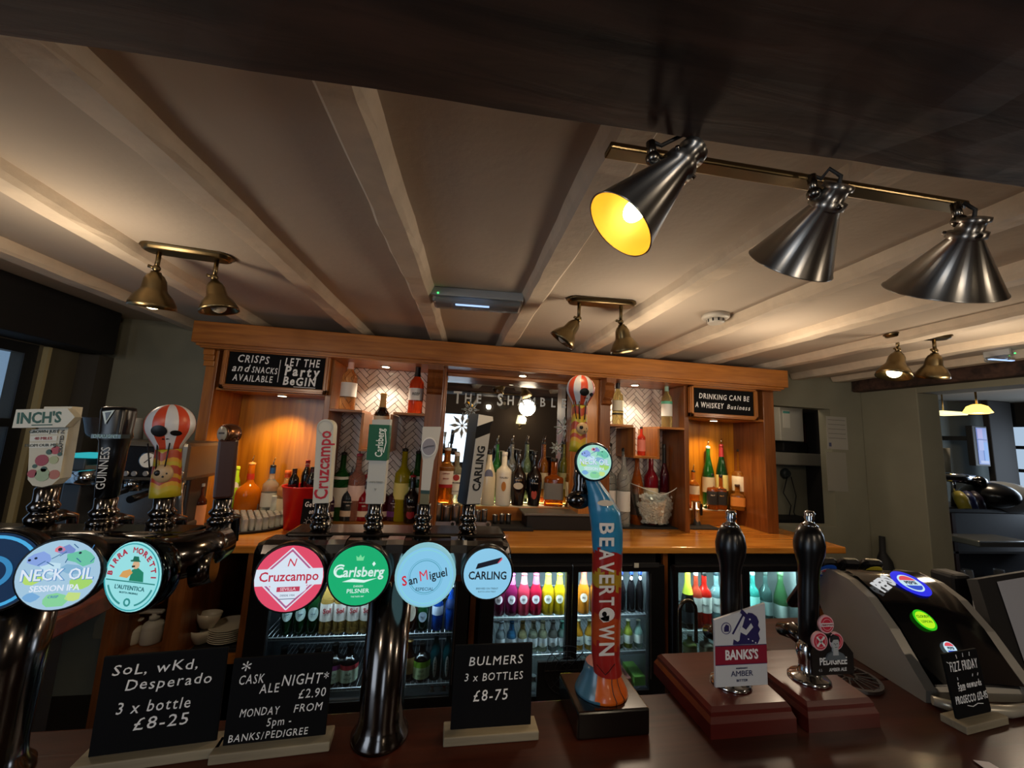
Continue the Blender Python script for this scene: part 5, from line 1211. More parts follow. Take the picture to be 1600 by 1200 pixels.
# skull balloon handle
def eye(m, Mh, x, z, rx, rz_, RX, RY, RZ_, cz_, mt, n=20):
    rs = []
    for f in (.02, .5, 1.0):
        row = []
        for k in range(n):
            u, v = x + rx * f * math.cos(2 * PI * k / n), z + rz_ * f * math.sin(2 * PI * k / n)
            row.append(Mh @ V((u * RX, -RY * math.sqrt(max(.01, 1 - u * u - v * v)) - .0008, cz_ + v * RZ_)))
        rs.append(row)
    m.rings(rs, mt, caps=(True, False))
def balloon(par, Mh, H, R, lab):
    O, Wt, BK = mat('#c8482c', .35), mat('#cfd2d8', .35), mat('#0c0c0e', .4)
    m = MB(); n = 36; rs = []
    cz_ = H - R * .98
    prof = []
    for k in range(17):
        t = k / 16; a = -PI / 2 + PI * t
        prof.append((R * math.cos(a), cz_ + R * .98 * math.sin(a)))
    prof = [(R * .52, cz_ - R * 1.15), (R * .55, cz_ - R * 1.0), (R * .78, cz_ - R * .62)] + [p for p in prof if p[1] > cz_ - R * .45]
    for r_, z in prof: rs.append([Mh @ V((r_ * math.cos(2 * PI * (k + .5) / n), r_ * .8 * math.sin(2 * PI * (k + .5) / n), z)) for k in range(n)])
    vv = [[m.bm.verts.new(p) for p in r] for r in rs]
    for i in range(len(vv) - 1):
        for k in range(n):
            an = ((k + 1) / n * 360) % 360
            st = int(((an - 270 + 14.9) % 360) // 30) % 2 == 0
            m.face([vv[i][k], vv[i][(k + 1) % n], vv[i + 1][(k + 1) % n], vv[i + 1][k]], O if st else Wt, True)
    m.face(vv[-1], O); m.face(list(reversed(vv[0])), Wt); hd = m.done('tap_handle', par, lab)
    m = MB()
    for x, z, rx, rz_ in ((.02 * R, -.30, .33, .27), (.60 * R, -.42, .17, .13), (.28 * R, -.72, .07, .06), (.12 * R, -.70, .05, .05)):
        eye(m, Mh, x / R, z, rx, rz_, R, R * .8, R * .98, cz_, BK)
    m.done('skull_eyes', hd)
    bz = cz_ - R * 1.15
    Y_, YO, RD_ = mat('#b8a624', .4), mat('#c8981e', .4), mat('#a83e20', .4)
    m = MB(); rs = []; ms_ = []
    for i in range(13):
        f = i / 12; w_ = R * (.62 - .10 * f); z = bz * f
        j = .006 * math.sin(i * 2.1)
        rs.append([Mh @ V((w_ * math.cos(2 * PI * k / 16), w_ * .75 * math.sin(2 * PI * k / 16), z + (.006 * abs(math.sin(k * PI / 4)) if 0 < i < 12 else 0))) for k in range(16)]); ms_.append([Y_, Y_, YO, RD_, YO, RD_, RD_, Y_, YO, RD_, RD_, Y_, Y_][i])
    m.rings(rs, ms_); m.done('painted_stem', hd)
    m = MB()
    for s_ in (-1, -.35, .5): m.cyl(Mh @ V((R * .60 * s_, -R * .42, bz + R * .3)), Mh @ V((R * .38 * s_, -R * .5, bz - R * 1.0)), .0011, BK, n=6)
    m.done('balloon_rope', hd)
    m = MB(); SK = mat('#b89a72', .4); m.sphere((.10 * R, -R * .40, bz * .50), R * .42, SK, 14, M=Mh, sy=.45); m.done('small_skull', hd, 'small tan skull on the stem')
    m = MB(); m.sphere((-.03 * R, -R * .40 - R * .17, bz * .52), R * .13, BK, 10, M=Mh, sy=.6); m.sphere((.32 * R, -R * .40 - R * .13, bz * .50), R * .06, BK, 8, M=Mh, sy=.6); m.sphere((.20 * R, -R * .40 - R * .17, bz * .44), R * .05, BK, 8, M=Mh, sy=.6); m.done('small_skull_eyes', hd)
    return hd
a, H, Mh = lh(258, 776, 265, 632, '')
balloon(lf, Mh, H, .0335, 'red and white striped skull balloon tap handle on a painted stem, left font')
# brown block handle with copper knob
a, H, Mh = lh(349, 778, 359, 662, '', .725)
BR = mat('#3a1f18', .3, coat=.3)
m = MB(); m.box(-.0135, .0135, -.0135, .0135, 0, H * .79, BR, .004, M=Mh @ Matrix.Rotation(.4, 4, 'Z')); hd = m.done('tap_handle', lf, 'dark brown square tap handle with a round copper knob')
m = MB(); F_ = Mh @ Matrix.Translation((0, 0, H - .017)) @ Matrix.Rotation(-.55, 4, 'Z') @ front(0, 0, 0); m.lathe([(.006, -.014), (.013, -.012), (.0165, -.004), (.0165, .006), (.0145, .011)], mat('#8a5c40', .25, .9), 24, M=F_); m.lathe([(.0125, .0112), (.0125, .0125), (.0001, .0125)], mat('#a49a86', .4), 24, M=F_); m.line([(-.007, .001), (.007, .001)], .003, .0132, mat('#4a4238', .5), F_); m.done('knob', hd)

# ---------------- tall painted font
tf = thing('beer_font', 'tall single beer font painted blue, red and orange with white letters downwards', 'beer tap', (.30, .68, BZ))
a0_, a1_ = atz(902, 1158, BZ), atz(1020, 1156, BZ)
m = MB(); m.box(a0_.x, a1_.x, a0_.y, a0_.y + .105, BZ, BZ + .040, mat('#0a0908', .18, coat=.4), .003); m.done('base_block', tf)
cy_ = a0_.y + .05; bxc = (a0_.x + a1_.x) / 2 - .002
OR, BLt, RDt, YLt, SKY = mat('#d8641c', .28, coat=.4), mat('#3f6c84', .3, coat=.4), mat('#a02420', .3, coat=.4), mat('#b8962a', .3, coat=.4), mat('#2f86b4', .3, coat=.4)
m = MB(); n = 32; zf = BZ + .0405; rs = []
P = [(.046, 0), (.045, .004), (.040, .014), (.033, .026), (.030, .038), (.0275, .046)]
vv = [[m.bm.verts.new(V((bxc + r_ * math.cos(2 * PI * k / n), cy_ + r_ * .9 * math.sin(2 * PI * k / n), zf + z))) for k in range(n)] for r_, z in P]
for i in range(len(vv) - 1):
    for k in range(n):
        an = k / n * 360; c_ = BLt if 130 < an < 238 - i * 2 else OR
        m.face([vv[i][k], vv[i][(k + 1) % n], vv[i + 1][(k + 1) % n], vv[i + 1][k]], c_, True)
m.face(list(reversed(vv[0])), OR); m.face(vv[-1], RDt)
for k in (25, 27): q = 2 * PI * k / n; m.tube([(bxc + r_ * 1.01 * math.cos(q + .05 * math.sin(i * 2)), cy_ + r_ * .91 * math.sin(q), zf + z) for i, (r_, z) in enumerate(P)], .0007, BLACK, 5)
m.done('flared_foot', tf)
path = [(946, 1072), (946, 1020), (947, 960), (948, 900), (949, 860), (948, 825), (944, 795), (936, 772), (926, 752), (923, 738)]
wid = [20, 20, 21, 21.5, 22, 23.5, 24, 17, 11, 10]
pts = []; rad = []
for (px, py), w_ in zip(path, wid): q = aty(px, py, .668); pts.append(V((q.x, .668, q.z))); rad.append(w_ * .668 / 600 * 1.16)
zz = zf + .06
pts[0].x = bxc; pts[0].z = zf + .044; 
# resample finely so the painted bands can be cut
fine = []; fr = []
for i in range(len(pts) - 1):
    k = 6
    for q in range(k): f = q / k; fine.append(pts[i].lerp(pts[i + 1], f)); fr.append(rad[i] * (1 - f) + rad[i + 1] * f)
fine.append(pts[-1]); fr.append(rad[-1])
def pyz(py): return aty(946, py, .668).z
bands = [(pyz(1000), RDt), (pyz(955), mat('#b84a20', .3, coat=.4)), (pyz(935), RDt), (pyz(912), RDt), (pyz(888), YLt), (pyz(857), RDt), (9, SKY)]
m = MB(); n = 24
vv = []
for p, r_ in zip(fine, fr): vv.append([m.bm.verts.new(V((p.x + r_ * .92 * math.cos(2 * PI * k / n), p.y + r_ * .85 * math.sin(2 * PI * k / n), p.z + .004 * math.sin(3 * 2 * PI * k / n) * (0 if p in (fine[0], fine[-1]) else 1)))) for k in range(n)])
for i in range(len(vv) - 1):
    for k in range(n):
        z = (vv[i][k].co.z + vv[i + 1][k].co.z) / 2 + .003 * math.sin(k * 1.7)
        c_ = next(b_[1] for b_ in bands if z < b_[0])
        m.face([vv[i][k], vv[i][(k + 1) % n], vv[i + 1][(k + 1) % n], vv[i + 1][k]], c_, True)
m.face(vv[-1], SKY); col = m.done('painted_column', tf)
m = MB(); LW = mat('#dcdcdc', .4)
ys = [837, 858, 876, 897, 914, 929, None, 962, 982, 1000]
for ch, (y0, y1) in zip('BEAVERT*WN', ((816, 836), (839, 855), (857, 876), (877, 896), (897, 913), (914, 932), (932, 947), (948, 974), (975, 1002), (1003, 1026))):
    yy = .668 - .0292; q = aty(948, (y0 + y1) / 2, yy); hgt = aty(948, y0, yy).z - aty(948, y1, yy).z
    F_ = front(q.x, yy, q.z)
    if ch == '*':
        m.disc(.0135, .001, LW, F_, (0, .001), 20, .0105); m.prism([(-.013, -.004), (-.006, -.011), (.004, -.010), (.004, 0)], .001, LW, F_); m.disc(.004, .0016, BLACK, F_, (-.0045, .002), 12); m.disc(.0022, .0016, BLACK, F_, (-.003, -.006), 8)
    else:
        me = textmesh(ch, 1, .001, .02, 'CENTER', 0, 1); xs = [v.co.x for v in me.vertices]; ws = max(xs) - min(xs); mid_ = (max(xs) + min(xs)) / 2; ysz = [v.co.y for v in me.vertices]; hs = max(ysz) - min(ysz); my_ = (max(ysz) + min(ysz)) / 2
        m.mesh(me, LW, F_ @ Matrix.Rotation(-PI / 2, 4, 'Z') @ Matrix.Diagonal((hgt * .86 / ws, .026 / hs, 1, 1)) @ Matrix.Translation((-mid_, -my_, 0)))
m.done('lettering', col)
m = MB(); q = aty(946, 786, .6375); F_ = front(q.x, .6375, q.z); m.disc(.0145, .001, mat('#cfc6b8', .4), F_, (0, 0), 20, .005); m.done('painted_cap', col)
q = aty(946, 1044, .6415); m = MB(); m.line([(-.015, .006), (-.004, -.006), (0, -.010), (.005, -.006), (.016, .006)], .001, .0006, BLACK, front(q.x, .6415, q.z)); m.done('crack', col)
q = aty(928, 722, .635); lens(tf, q.x, .635, q.z, 27.5 * .635 / 600, '#a4dcc8', art_neck, rz=-.15, rim=mat('#2a3a44', .2, .8), dep=.02, label='lit pastel round badge on top of the tall font')
q = aty(911, 740, .70); m = MB(); m.lathe([(.013, -.03), (.017, -.015), (.013, 0), (.015, .012), (.013, .02), (.012, .05)], DCHROME, 20, M=Matrix.Translation((q.x - .004, .70, q.z - .02))); m.sphere((q.x - .012, .685, q.z - .045), .016, DCHROME, 12, sx=1.4); m.cyl((q.x, .70, q.z - .03), (pts[-2].x, .672, pts[-2].z), .010, DCHROME, n=14); m.done('tap_valve', tf)
a, H, dx = hframe(903, 706, 905, 586, .705)
balloon(tf, Matrix.Translation(a) @ Matrix.Rotation(.02, 4, 'Y'), H, .0275, 'red and white striped skull balloon tap handle above the tall font')

# ---------------- hand pumps
def pump(label, bx0, bx1, by0, by1, hx, hy, top, fl, lab_b):
    t = thing('hand_pump', label, 'hand pump', (hx, hy, BZ))
    m = MB(); zt = BZ + .042
    o1 = [V((bx0, by0, 0)), V((bx1, by0, 0)), (V((bx1 + .02, by1, 0))), V((bx0, by1, 0))]
    def rg(ins, z): c = sum(o1, V()) / 4; return [V((c.x + (p.x - c.x) * (1 - ins), c.y + (p.y - c.y) * (1 - ins), z)) for p in o1]
    m.rings([rg(0, BZ), rg(0, BZ + .022), rg(.05, BZ + .030), rg(.06, BZ + .036), rg(.12, zt), ], MAHO, sm=False); m.done('plinth', t, 'red stained wooden plinth')
    m = MB(); m.lathe([(.036, 0), (.036, .003), (.032, .007), (.022, .010), (.018, .016), (.016, .03), (.020, .045), (.018, .06), (.012, .07)], CHROME, 32, M=Matrix.Translation((hx, hy, zt)) @ Matrix.Diagonal((1, .9, 1, 1))); m.done('flange', t)
    htop = aty(top[0], top[1], hy).z; z0 = zt + .045; Hh = htop - z0
    hb = aty(fl[0], fl[1], hy).x; ht = aty(top[0], top[1], hy).x
    Mh = Matrix.Translation((hx, hy, z0)) @ Matrix.Rotation(math.atan2(ht - hx, Hh), 4, 'Y')
    m = MB(); m.lathe([(.015, 0), (.016, Hh * .25), (.0175, Hh * .42), (.0165, Hh * .50), (.0185, Hh * .60), (.0255, Hh * .70), (.0265, Hh * .76), (.023, Hh * .83), (.016, Hh * .885)], BLACK, 32, M=Mh); m.done('handle', t)
    m = MB(); m.lathe([(.014, Hh * .88), (.0145, Hh * .895), (.009, Hh * .91), (.007, Hh * .925), (.010, Hh * .945), (.008, Hh * .96), (.0095, Hh * .98), (.006, Hh)], CHROME, 20, M=Mh); m.done('finial', t)
    m = MB(); m.tube([(hx, hy, zt + .06), (hx, hy + .03, zt + .07), (hx + .0, hy + .06, zt + .06)], [.012, .016, .012], DCHROME, 12); m.done('pivot', t)
    return t, zt
pa = atz(1112, 1158, BZ)
p1_, zt_ = pump('hand pump on a red wooden plinth with a white and maroon pump clip', .452, .612, .625, .80, atz(1140, 1066, BZ + .042).x, .690, (1142, 797), (1140, 985), '')
p2_, _ = pump('hand pump on a red wooden plinth with a black and red pump clip', .632, .775, .622, .795, atz(1267, 1062, BZ + .042).x, .690, (1265, 797), (1262, 985), '')
# clip 1: white plaque
cy = .655; A = aty(1116, 1072, cy); Bq = aty(1197, 1073, cy); Ct = aty(1196, 941, cy); Dt = aty(1116, 967, cy)
F_ = front(A.x, cy, A.z); w_ = Bq.x - A.x; h1 = Dt.z - A.z; h2 = Ct.z - A.z
m = MB(); m.prism([(0, 0), (w_, 0), (w_, h2), (0, h1)], .004, mat('#c9cdd2', .35), F_); clip = m.done('pump_clip', p1_, 'white pump clip with a slanted top, a blue lion and a maroon name band')
NV, MR = mat('#28245a', .4), mat('#8a1c34', .4)
Fc = F_ @ Matrix.Translation((0, 0, .0042)); 
m = MB(); m.prism([(0, h1 * .33), (w_, h1 * .33), (w_, h1 * .60), (0, h1 * .60)], .0005, MR, Fc)
m.line([(0, h1 * .325), (w_, h1 * .325)], .001, .0006, NV, Fc); m.line([(0, h1 * .608), (w_, h1 * .608)], .001, .0006, NV, Fc)
T(m, "BANKS'S", w_ * .5, h1 * .465, .0215, Fc, '#eceef0', 2, off=.03, gs=0, sx=.80); T(m, 'AMBER', w_ * .5, h1 * .185, .0125, Fc, '#28305a', 1, gs=0, sx=1.1); T(m, 'BITTER', w_ * .5, h1 * .085, .0055, Fc, '#28305a', 1, gs=0, sx=1.3); T(m, 'INDEPENDENT', w_ * .5, h1 * .265, .0034, Fc, '#28305a', 1, gs=0); m.done('lettering', clip)
m = MB()
def sc(P_): return [(w_ * x, h1 * y) for x, y in P_]
m.prism(sc([(.46, .62), (.50, .80), (.55, .92), (.60, 1.04), (.66, 1.10), (.74, 1.09), (.82, 1.04), (.86, .96), (.84, .90), (.88, .84), (.84, .78), (.87, .70), (.82, .62)]), .0008, NV, Fc)
m.prism(sc([(.46, .82), (.60, .76), (.74, .88), (.70, .94), (.60, .84), (.50, .90)]), .0013, mat('#c9cdd2', .35), Fc); m.disc(.0015, .0014, mat('#e8eaee', .4), Fc, (w_ * .68, h1 * 1.0), 8)
m.line(sc([(.34, .78), (.56, 1.08)]), .0026, .001, NV, Fc); m.prism(sc([(.50, 1.10), (.60, 1.02), (.63, 1.08), (.53, 1.16)]), .001, NV, Fc); m.prism(sc([(.34, .62), (.36, .70), (.44, .66), (.50, .70), (.50, .62)]), .001, NV, Fc)
for x, y in ((.64, .70), (.72, .67), (.78, .64)): m.disc(.0011, .0015, mat('#e8eaee', .4), Fc, (w_ * x, h1 * y), 6)
m.ring(.0085, .0098, .0006, mat('#5a5880', .4), Fc, 20, c=(w_ * .22, h1 * .87)); m.prism(sc([(.18, .82), (.27, .82), (.27, .91), (.22, .93), (.18, .88)]), .0008, NV, Fc); m.done('lion_emblem', clip)
m = MB(); m.cyl((A.x + w_ / 2, cy + .001, A.z + .03), (atz(1140, 1066, zt_).x, .69, zt_ + .035), .005, CHROME); m.done('clip_bracket', p1_)
# clip 2: black plaque with roundels and portrait
A = aty(1267, 1054, cy); Bq = aty(1332, 1056, cy); w_ = Bq.x - A.x; hb = aty(1300, 1000, cy).z - A.z
F_ = front(A.x, cy, A.z)
def rel(px, py): q = aty(px, py, cy); return (q.x - A.x, q.z - A.z)
m = MB(); m.prism([(0, 0), (w_, 0), (w_, hb * .62), (w_ * .82, hb * .95), (w_ * .5, hb * 1.25), (w_ * .12, hb * .95), (0, hb * .62)], .004, mat('#0c0c0e', .35), F_)
KR = mat('#c02840', .4); KW = mat('#d8a8b0', .4); LWH = mat('#dddfe0', .4)
for px, py, r_ in ((1288, 974, 14.0), (1278, 1000, 14.5), (1303, 1000, 13.5)):
    c_ = rel(px, py); m.disc(r_ * cy / 600, .0045, KW, F_, c_, 28); m.disc(r_ * .84 * cy / 600, .0052, KR, F_, c_, 28)
    m.ring(r_ * .60 * cy / 600, r_ * .66 * cy / 600, .0056, KW, F_, 24, c=c_)
clip = m.done('pump_clip', p2_, 'black pump clip with three red roundels and a portrait of a man in a jacket')
m = MB(); c_ = rel(1288, 974); m.prism([(c_[0] - .013, c_[1] - .003), (c_[0] + .013, c_[1] - .003), (c_[0] + .013, c_[1] + .003), (c_[0] - .013, c_[1] + .003)], .006, LWH, F_); T(m, "MARSTON'S", c_[0], c_[1], .0046, F_, '#a01c30', 13, gs=0, off=.03)
c_ = rel(1278, 1000); m.line([(c_[0] - .008, c_[1] - .008), (c_[0] + .008, c_[1] + .008)], .003, .0062, LWH, F_); m.line([(c_[0] - .008, c_[1] + .008), (c_[0] + .008, c_[1] - .008)], .003, .0062, LWH, F_)
T(m, 'PEDIGREE', w_ * .5, hb * .40, .0168, F_, '#e4e6e6', 9, off=.02, gs=0, sx=.80); T(m, 'AMBER ALE', w_ * .60, hb * .15, .0082, F_, '#e4e6e6', 9, off=.015, gs=0, sx=.9); T(m, '4.5', w_ * .18, hb * .15, .0062, F_, '#9a9c9c', 9, gs=0); m.done('lettering', clip)
m = MB(); SKN, JK, HR = mat('#a9b0b4', .5), mat('#59636a', .5), mat('#22262a', .5)
fx, fy = rel(1300, 1008)
m.prism([(fx - .022, fy - .022), (fx + .024, fy - .022), (fx + .016, fy - .012), (fx + .006, fy - .008), (fx - .006, fy - .008), (fx - .016, fy - .012)], .0064, JK, F_)
m.prism([(fx - .006, fy - .014), (fx + .006, fy - .014), (fx + .005, fy), (fx - .005, fy)], .0068, SKN, F_); m.disc(.0078, .0072, SKN, F_, (fx, fy + .006), 20, .0105)
m.prism([(fx - .0085, fy + .008), (fx - .0085, fy + .017), (fx - .002, fy + .021), (fx + .007, fy + .018), (fx + .0088, fy + .009), (fx + .006, fy + .013), (fx - .005, fy + .013)], .0078, HR, F_)
for dx_ in (-.003, .003): m.disc(.0011, .0076, HR, F_, (fx + dx_, fy + .006), 8, .0007)
m.line([(fx - .002, fy + .0), (fx + .003, fy + .0)], .0007, .0076, HR, F_); m.line([(fx, fy + .006), (fx - .0005, fy + .003)], .0005, .0076, HR, F_); m.done('portrait', clip)
m = MB(); m.cyl((A.x + w_ * .2, cy + .001, A.z + .03), (atz(1267, 1062, zt_).x, .69, zt_ + .035), .005, CHROME); m.done('clip_bracket', p2_)

# ---------------- chalkboard cards on the bar
c3 = card('black chalkboard card reading BULMERS 3 x BOTTLES, left of the tall painted font', (aty(766, 1140, .675)).x, .668, BZ, .128, .122,
     [('BULMERS', -.66, .60, .15, dict(u1=.72, off=.002)), ('3 x BOTTLES', -.74, .22, .13, dict(u1=.74, off=0)), ('£8-75', -.52, -.22, .18, dict(off=.002, u1=.36))], tilt=.06)
c1 = card('black chalkboard card at the far left reading SoL, wKd, Desperado 3 x bottle', aty(238, 1165, .665).x, .672, BZ, .150, .130,
     [('SoL, wKd,', -.86, .70, .15, dict(off=.002, u1=.50)), ('Desperado', -.62, .38, .155, dict(off=.002, u1=.76)), ('3 x bottle', -.70, -.08, .165, dict(off=.002, u1=.46)), ('£8-25', -.42, -.42, .17, dict(off=.002, u1=.46))], rz=.10, tilt=-.02)
c2 = card('black chalkboard card reading CASK ALE NIGHT, MONDAY FROM 5pm, second from left', aty(430, 1160, .672).x, .672, BZ, .136, .118,
     [('*', -.88, .72, .26, dict(off=.0, u1=-.70)), ('CASK', -.86, .50, .15, dict(off=.002, u1=-.38)), ('ALE', -.44, .26, .15, dict(off=.002, u1=-.06)), ('NIGHT*', -.02, .40, .18, dict(off=.002, u1=.92)), ('£2.90', .34, .06, .15, dict(off=0, u1=.90)), ('MONDAY', -.76, -.26, .13, dict(off=0, u1=.0)), ('FROM', .28, -.26, .13, dict(off=0, u1=.86)), ('5pm -', -.22, -.52, .13, dict(u1=.26, off=0)), ('BANKS/PEDIGREE', -.92, -.80, .115, dict(u1=.62, off=0))], rz=.06, tilt=.0)
pc = atz(1535, 1136, BZ)
c4 = card('small chalkboard card reading FIZZ FRIDAY 5pm onwards PROSECCO, by the drinks tower', pc.x, pc.y + .01, BZ, .098, .105,
     [('FIZZ FRIDAY', -.80, .56, .21, dict(u1=.80, off=.004)), ('5pm onwards', -.60, -.02, .14, dict(u1=.76)), ('PROSECCO £12-95', -.90, -.42, .16, dict(u1=.94))],
     lines=[[(-.3, .92), (-.28, .80)], [(.1, .94), (.08, .82)], [(.5, .94), (.46, .82)], [(-.9, .75), (-.8, .70)], [(.72, .28), (.66, .20)], [(.4, .28), (.36, .20)], [(-.5, .25), (-.5, .17)], [(-.6, -.14), (-.2, -.14)], [(-.3, -.60), (0, -.66), (.3, -.60), (.6, -.64)]], rz=.12, tilt=.12)

# ---------------- soft drinks tower at the right
pd = atz(1448, 1098, BZ)
RZ = -.12
Mp = Matrix.Translation((pd.x - .002, pd.y + .0, BZ)) @ Matrix.Rotation(RZ, 4, 'Z')
pt = thing('drinks_dispenser', 'grey and black soft drinks tower with glowing round buttons at the right of the bar', 'drinks dispenser', M=Mp)
GREYP = mat('#8e8a82', .35, .25)
# side profile (y back, z up)
prof = [(0, 0), (-.002, .022), (.02, .05), (.06, .105), (.105, .150), (.15, .172), (.20, .178), (.245, .170), (.26, .15), (.25, .10), (.22, .05), (.21, 0)]
W = .235
def yz(x): return Matrix(((0, 0, 1, x), (1, 0, 0, 0), (0, 1, 0, 0), (0, 0, 0, 1)))
m = MB(); m.prism(prof, .022, GREYP, yz(0)); m.prism(prof, .022, GREYP, yz(W - .022)); m.prism([(p[0] + .008 if i < 8 else p[0] - .006, max(0, p[1] - .006)) for i, p in enumerate(prof)], W - .044, GREYP, yz(.022)); m.done('housing', pt, world=False)
fas = [(.004, .030), (.022, .054), (.060, .110), (.105, .155), (.150, .178), (.185, .184)]
m = MB(); rs = []
for i, (y, z) in enumerate(fas):
    row = []
    for k in range(9):
        x = .024 + (W - .048) * k / 8; bulge = .012 * math.sin(PI * k / 8) * math.sin(PI * (i + 1) / 6)
        row.append(V((x, y - bulge * .6, z + bulge)))
    rs.append(row)
m.rings(rs, mat('#070709', .12, coat=.6), closed=False, caps=(False, False)); 
rs2 = [[p + V((0, .006, -.008)) for p in r] for r in rs]; m.rings(rs2, BLACK, closed=False, caps=(False, False)); m.done('fascia', pt, world=False)
def fpos(u, v):
    """u across 0..1, v up 0..1 on the fascia: returns frame"""
    x = .024 + (W - .048) * u; L = v * (len(fas) - 1); i = min(int(L), len(fas) - 2); f = L - i
    y = fas[i][0] + (fas[i + 1][0] - fas[i][0]) * f; z = fas[i][1] + (fas[i + 1][1] - fas[i][1]) * f
    b_ = .012 * math.sin(PI * u) * math.sin(PI * (L + 1) / 6)
    ang = math.atan2(fas[i + 1][1] - fas[i][1], fas[i + 1][0] - fas[i][0])
    n_ = V((0, -math.sin(ang), math.cos(ang)))
    p = V((x, y - b_ * .6, z + b_)) + n_ * .0022
    return Matrix.Translation(p) @ Matrix.Rotation(ang, 4, 'X')
def globe(par, F, r, halo, nm, lb, txt=True):
    m = MB()
    if halo: m.disc(r * 1.5, .0006, glow(halo, 1.0), F, n=32)
    m.disc(r, .001, glow('#c8e8f4', .95), lyr(F, 1), n=28)
    m.prism([(r * .86 * math.cos(q), r * .86 * math.sin(q)) for q in [PI * .12 + PI * .76 * k / 12 for k in range(13)]], .0005, glow('#e04858', .95), lyr(F, 3)); m.prism([(r * .86 * math.cos(q), r * .86 * math.sin(q)) for q in [PI * 1.12 + PI * .76 * k / 12 for k in range(13)]], .0005, glow('#1c48c8', .95), lyr(F, 3))
    if txt: T(m, 'PEPSI', 0, 0, r * .52, F, '#102040', 4, off=.03)
    return m.done(nm, par, lb, world=False)
globe(pt, fpos(.52, .70), .0235, '#1420e0', 'button', 'large glowing blue button with a red, white and blue globe')
globe(pt, fpos(.36, .27), .0120, None, 'button', 'small globe button near the bottom of the fascia')
m = MB(); F_ = fpos(.28, .42); m.disc(.0205, .0006, glow('#30c818', .9), F_, n=32); m.disc(.0165, .001, glow('#b8f020', 1.0), lyr(F_, 1), n=32); T(m, 'CLOUDY', 0, .006, .007, F_, '#3a7a10', 4, off=.02); T(m, 'LEMON', 0, -.004, .007, F_, '#3a7a10', 4, off=.02); m.done('button', pt, 'glowing lime green button', world=False)
m = MB(); F_ = fpos(.20, .70) @ Matrix.Rotation(.45, 4, 'Z'); T(m, 'PEPSI', 0, 0, .036, F_, '#e8eaec', 1, off=.05, gs=.7, sx=.85); m.done('lettering', pt, world=False)
for i, (x, c, lb) in enumerate(((.035, '#1c5ac8', 'blue sticker with a globe'), (.095, None, 'black head with a globe'), (.155, '#d8cc3a', 'yellow sticker'))):
    m = MB(); M_ = Matrix.Translation((x - .03, .27, .120)) @ Matrix.Rotation(.65, 4, 'X')
    m.box(-.026, .026, -.012, .012, -.10, .10, BLACK, .011, M=M_); hd = m.done('tap_head', pt, lb, world=False)
    F_ = M_ @ Matrix.Translation((0, -.0125, .055)) @ Matrix.Rotation(PI / 2, 4, 'X')
    m = MB()
    if c: m.prism([(-.022, -.045), (.022, -.045), (.022, .022)] + [(.022 * math.cos(q * PI / 8), .022 + .018 * math.sin(q * PI / 8)) for q in range(9)] + [(-.022, .022)], .0006, mat(c, .4), F_)
    if i < 2:
        r = .018; G = F_ @ Matrix.Translation((0, .008, .0008)); m.disc(r, .0004, LWH, G, n=24); m.prism([(r * .86 * math.cos(q), r * .86 * math.sin(q)) for q in [PI * .12 + PI * .76 * k / 10 for k in range(11)]], .0006, mat('#c83a4c'), lyr(G, 1)); m.prism([(r * .86 * math.cos(q), r * .86 * math.sin(q)) for q in [PI * 1.12 + PI * .76 * k / 10 for k in range(11)]], .0006, mat('#1c4ab0'), lyr(G, 1)); T(m, 'PEPSI', 0, 0, .009, G, '#101830', 2, gs=0, off=.03)
    else:
        G = F_ @ Matrix.Translation((0, 0, .0008)); m.ring(.006, .010, .0006, mat('#6a6420'), G, 16, c=(0, .012)); T(m, 'LEMONADE', 0, -.012, .008, G, '#4a4a18', 1, gs=0); T(m, 'ZERO', 0, -.028, .008, G, '#4a4a18', 1, gs=0)
    m.done('sticker', hd, world=False)
m = MB(); m.tube([(.0, -.012, .012), (.03, -.03, .010), (.12, -.035, .010), (.21, -.02, .010)], [.008, .010, .010, .008], mat('#b0ab9c', .3, .3), 12); m.done('front_rail', pt, world=False)
# drip tray between pump and tower
p = atz(1325, 1052, BZ + .01); m = MB()
for k in range(16): a_ = 2 * PI * k / 16; m.line([(.012 * math.cos(a_), .012 * math.sin(a_)), (.05 * math.cos(a_), .05 * math.sin(a_))], .0022, .002, STEEL, Matrix.Translation((p.x, p.y, BZ + .006)))
m.ring(.048, .055, .006, STEEL, Matrix.Translation((p.x, p.y, BZ + .001)), 30); m.ring(.012, .016, .004, STEEL, Matrix.Translation((p.x, p.y, BZ + .004)), 14); tagm(m.done('drip_tray'), 'small round steel drip grille between the right pump and the drinks tower', 'drip tray')
# curved steel tap behind the left pump
q0 = aty(1063, 1020, 1.15); q1 = aty(1088, 1020, 1.15); zt5 = aty(1075, 938, 1.15).z
m = MB(); R5 = (q1.x - q0.x) / 2; pts = [V((q0.x, 1.15, .75)), V((q0.x, 1.15, zt5 - R5))] + [V((q0.x + R5 - R5 * math.cos(a), 1.15, zt5 - R5 + R5 * math.sin(a))) for a in [PI * k / 8 for k in range(1, 8)]] + [V((q1.x, 1.15, zt5 - R5)), V((q1.x, 1.15, zt5 - .12))]
m.tube(pts, .0055, mat('#8a8578', .2, 1), 12); tagm(m.done('sink_tap'), 'slim curved steel sink tap rising behind the bar, left of the left pump', 'tap')
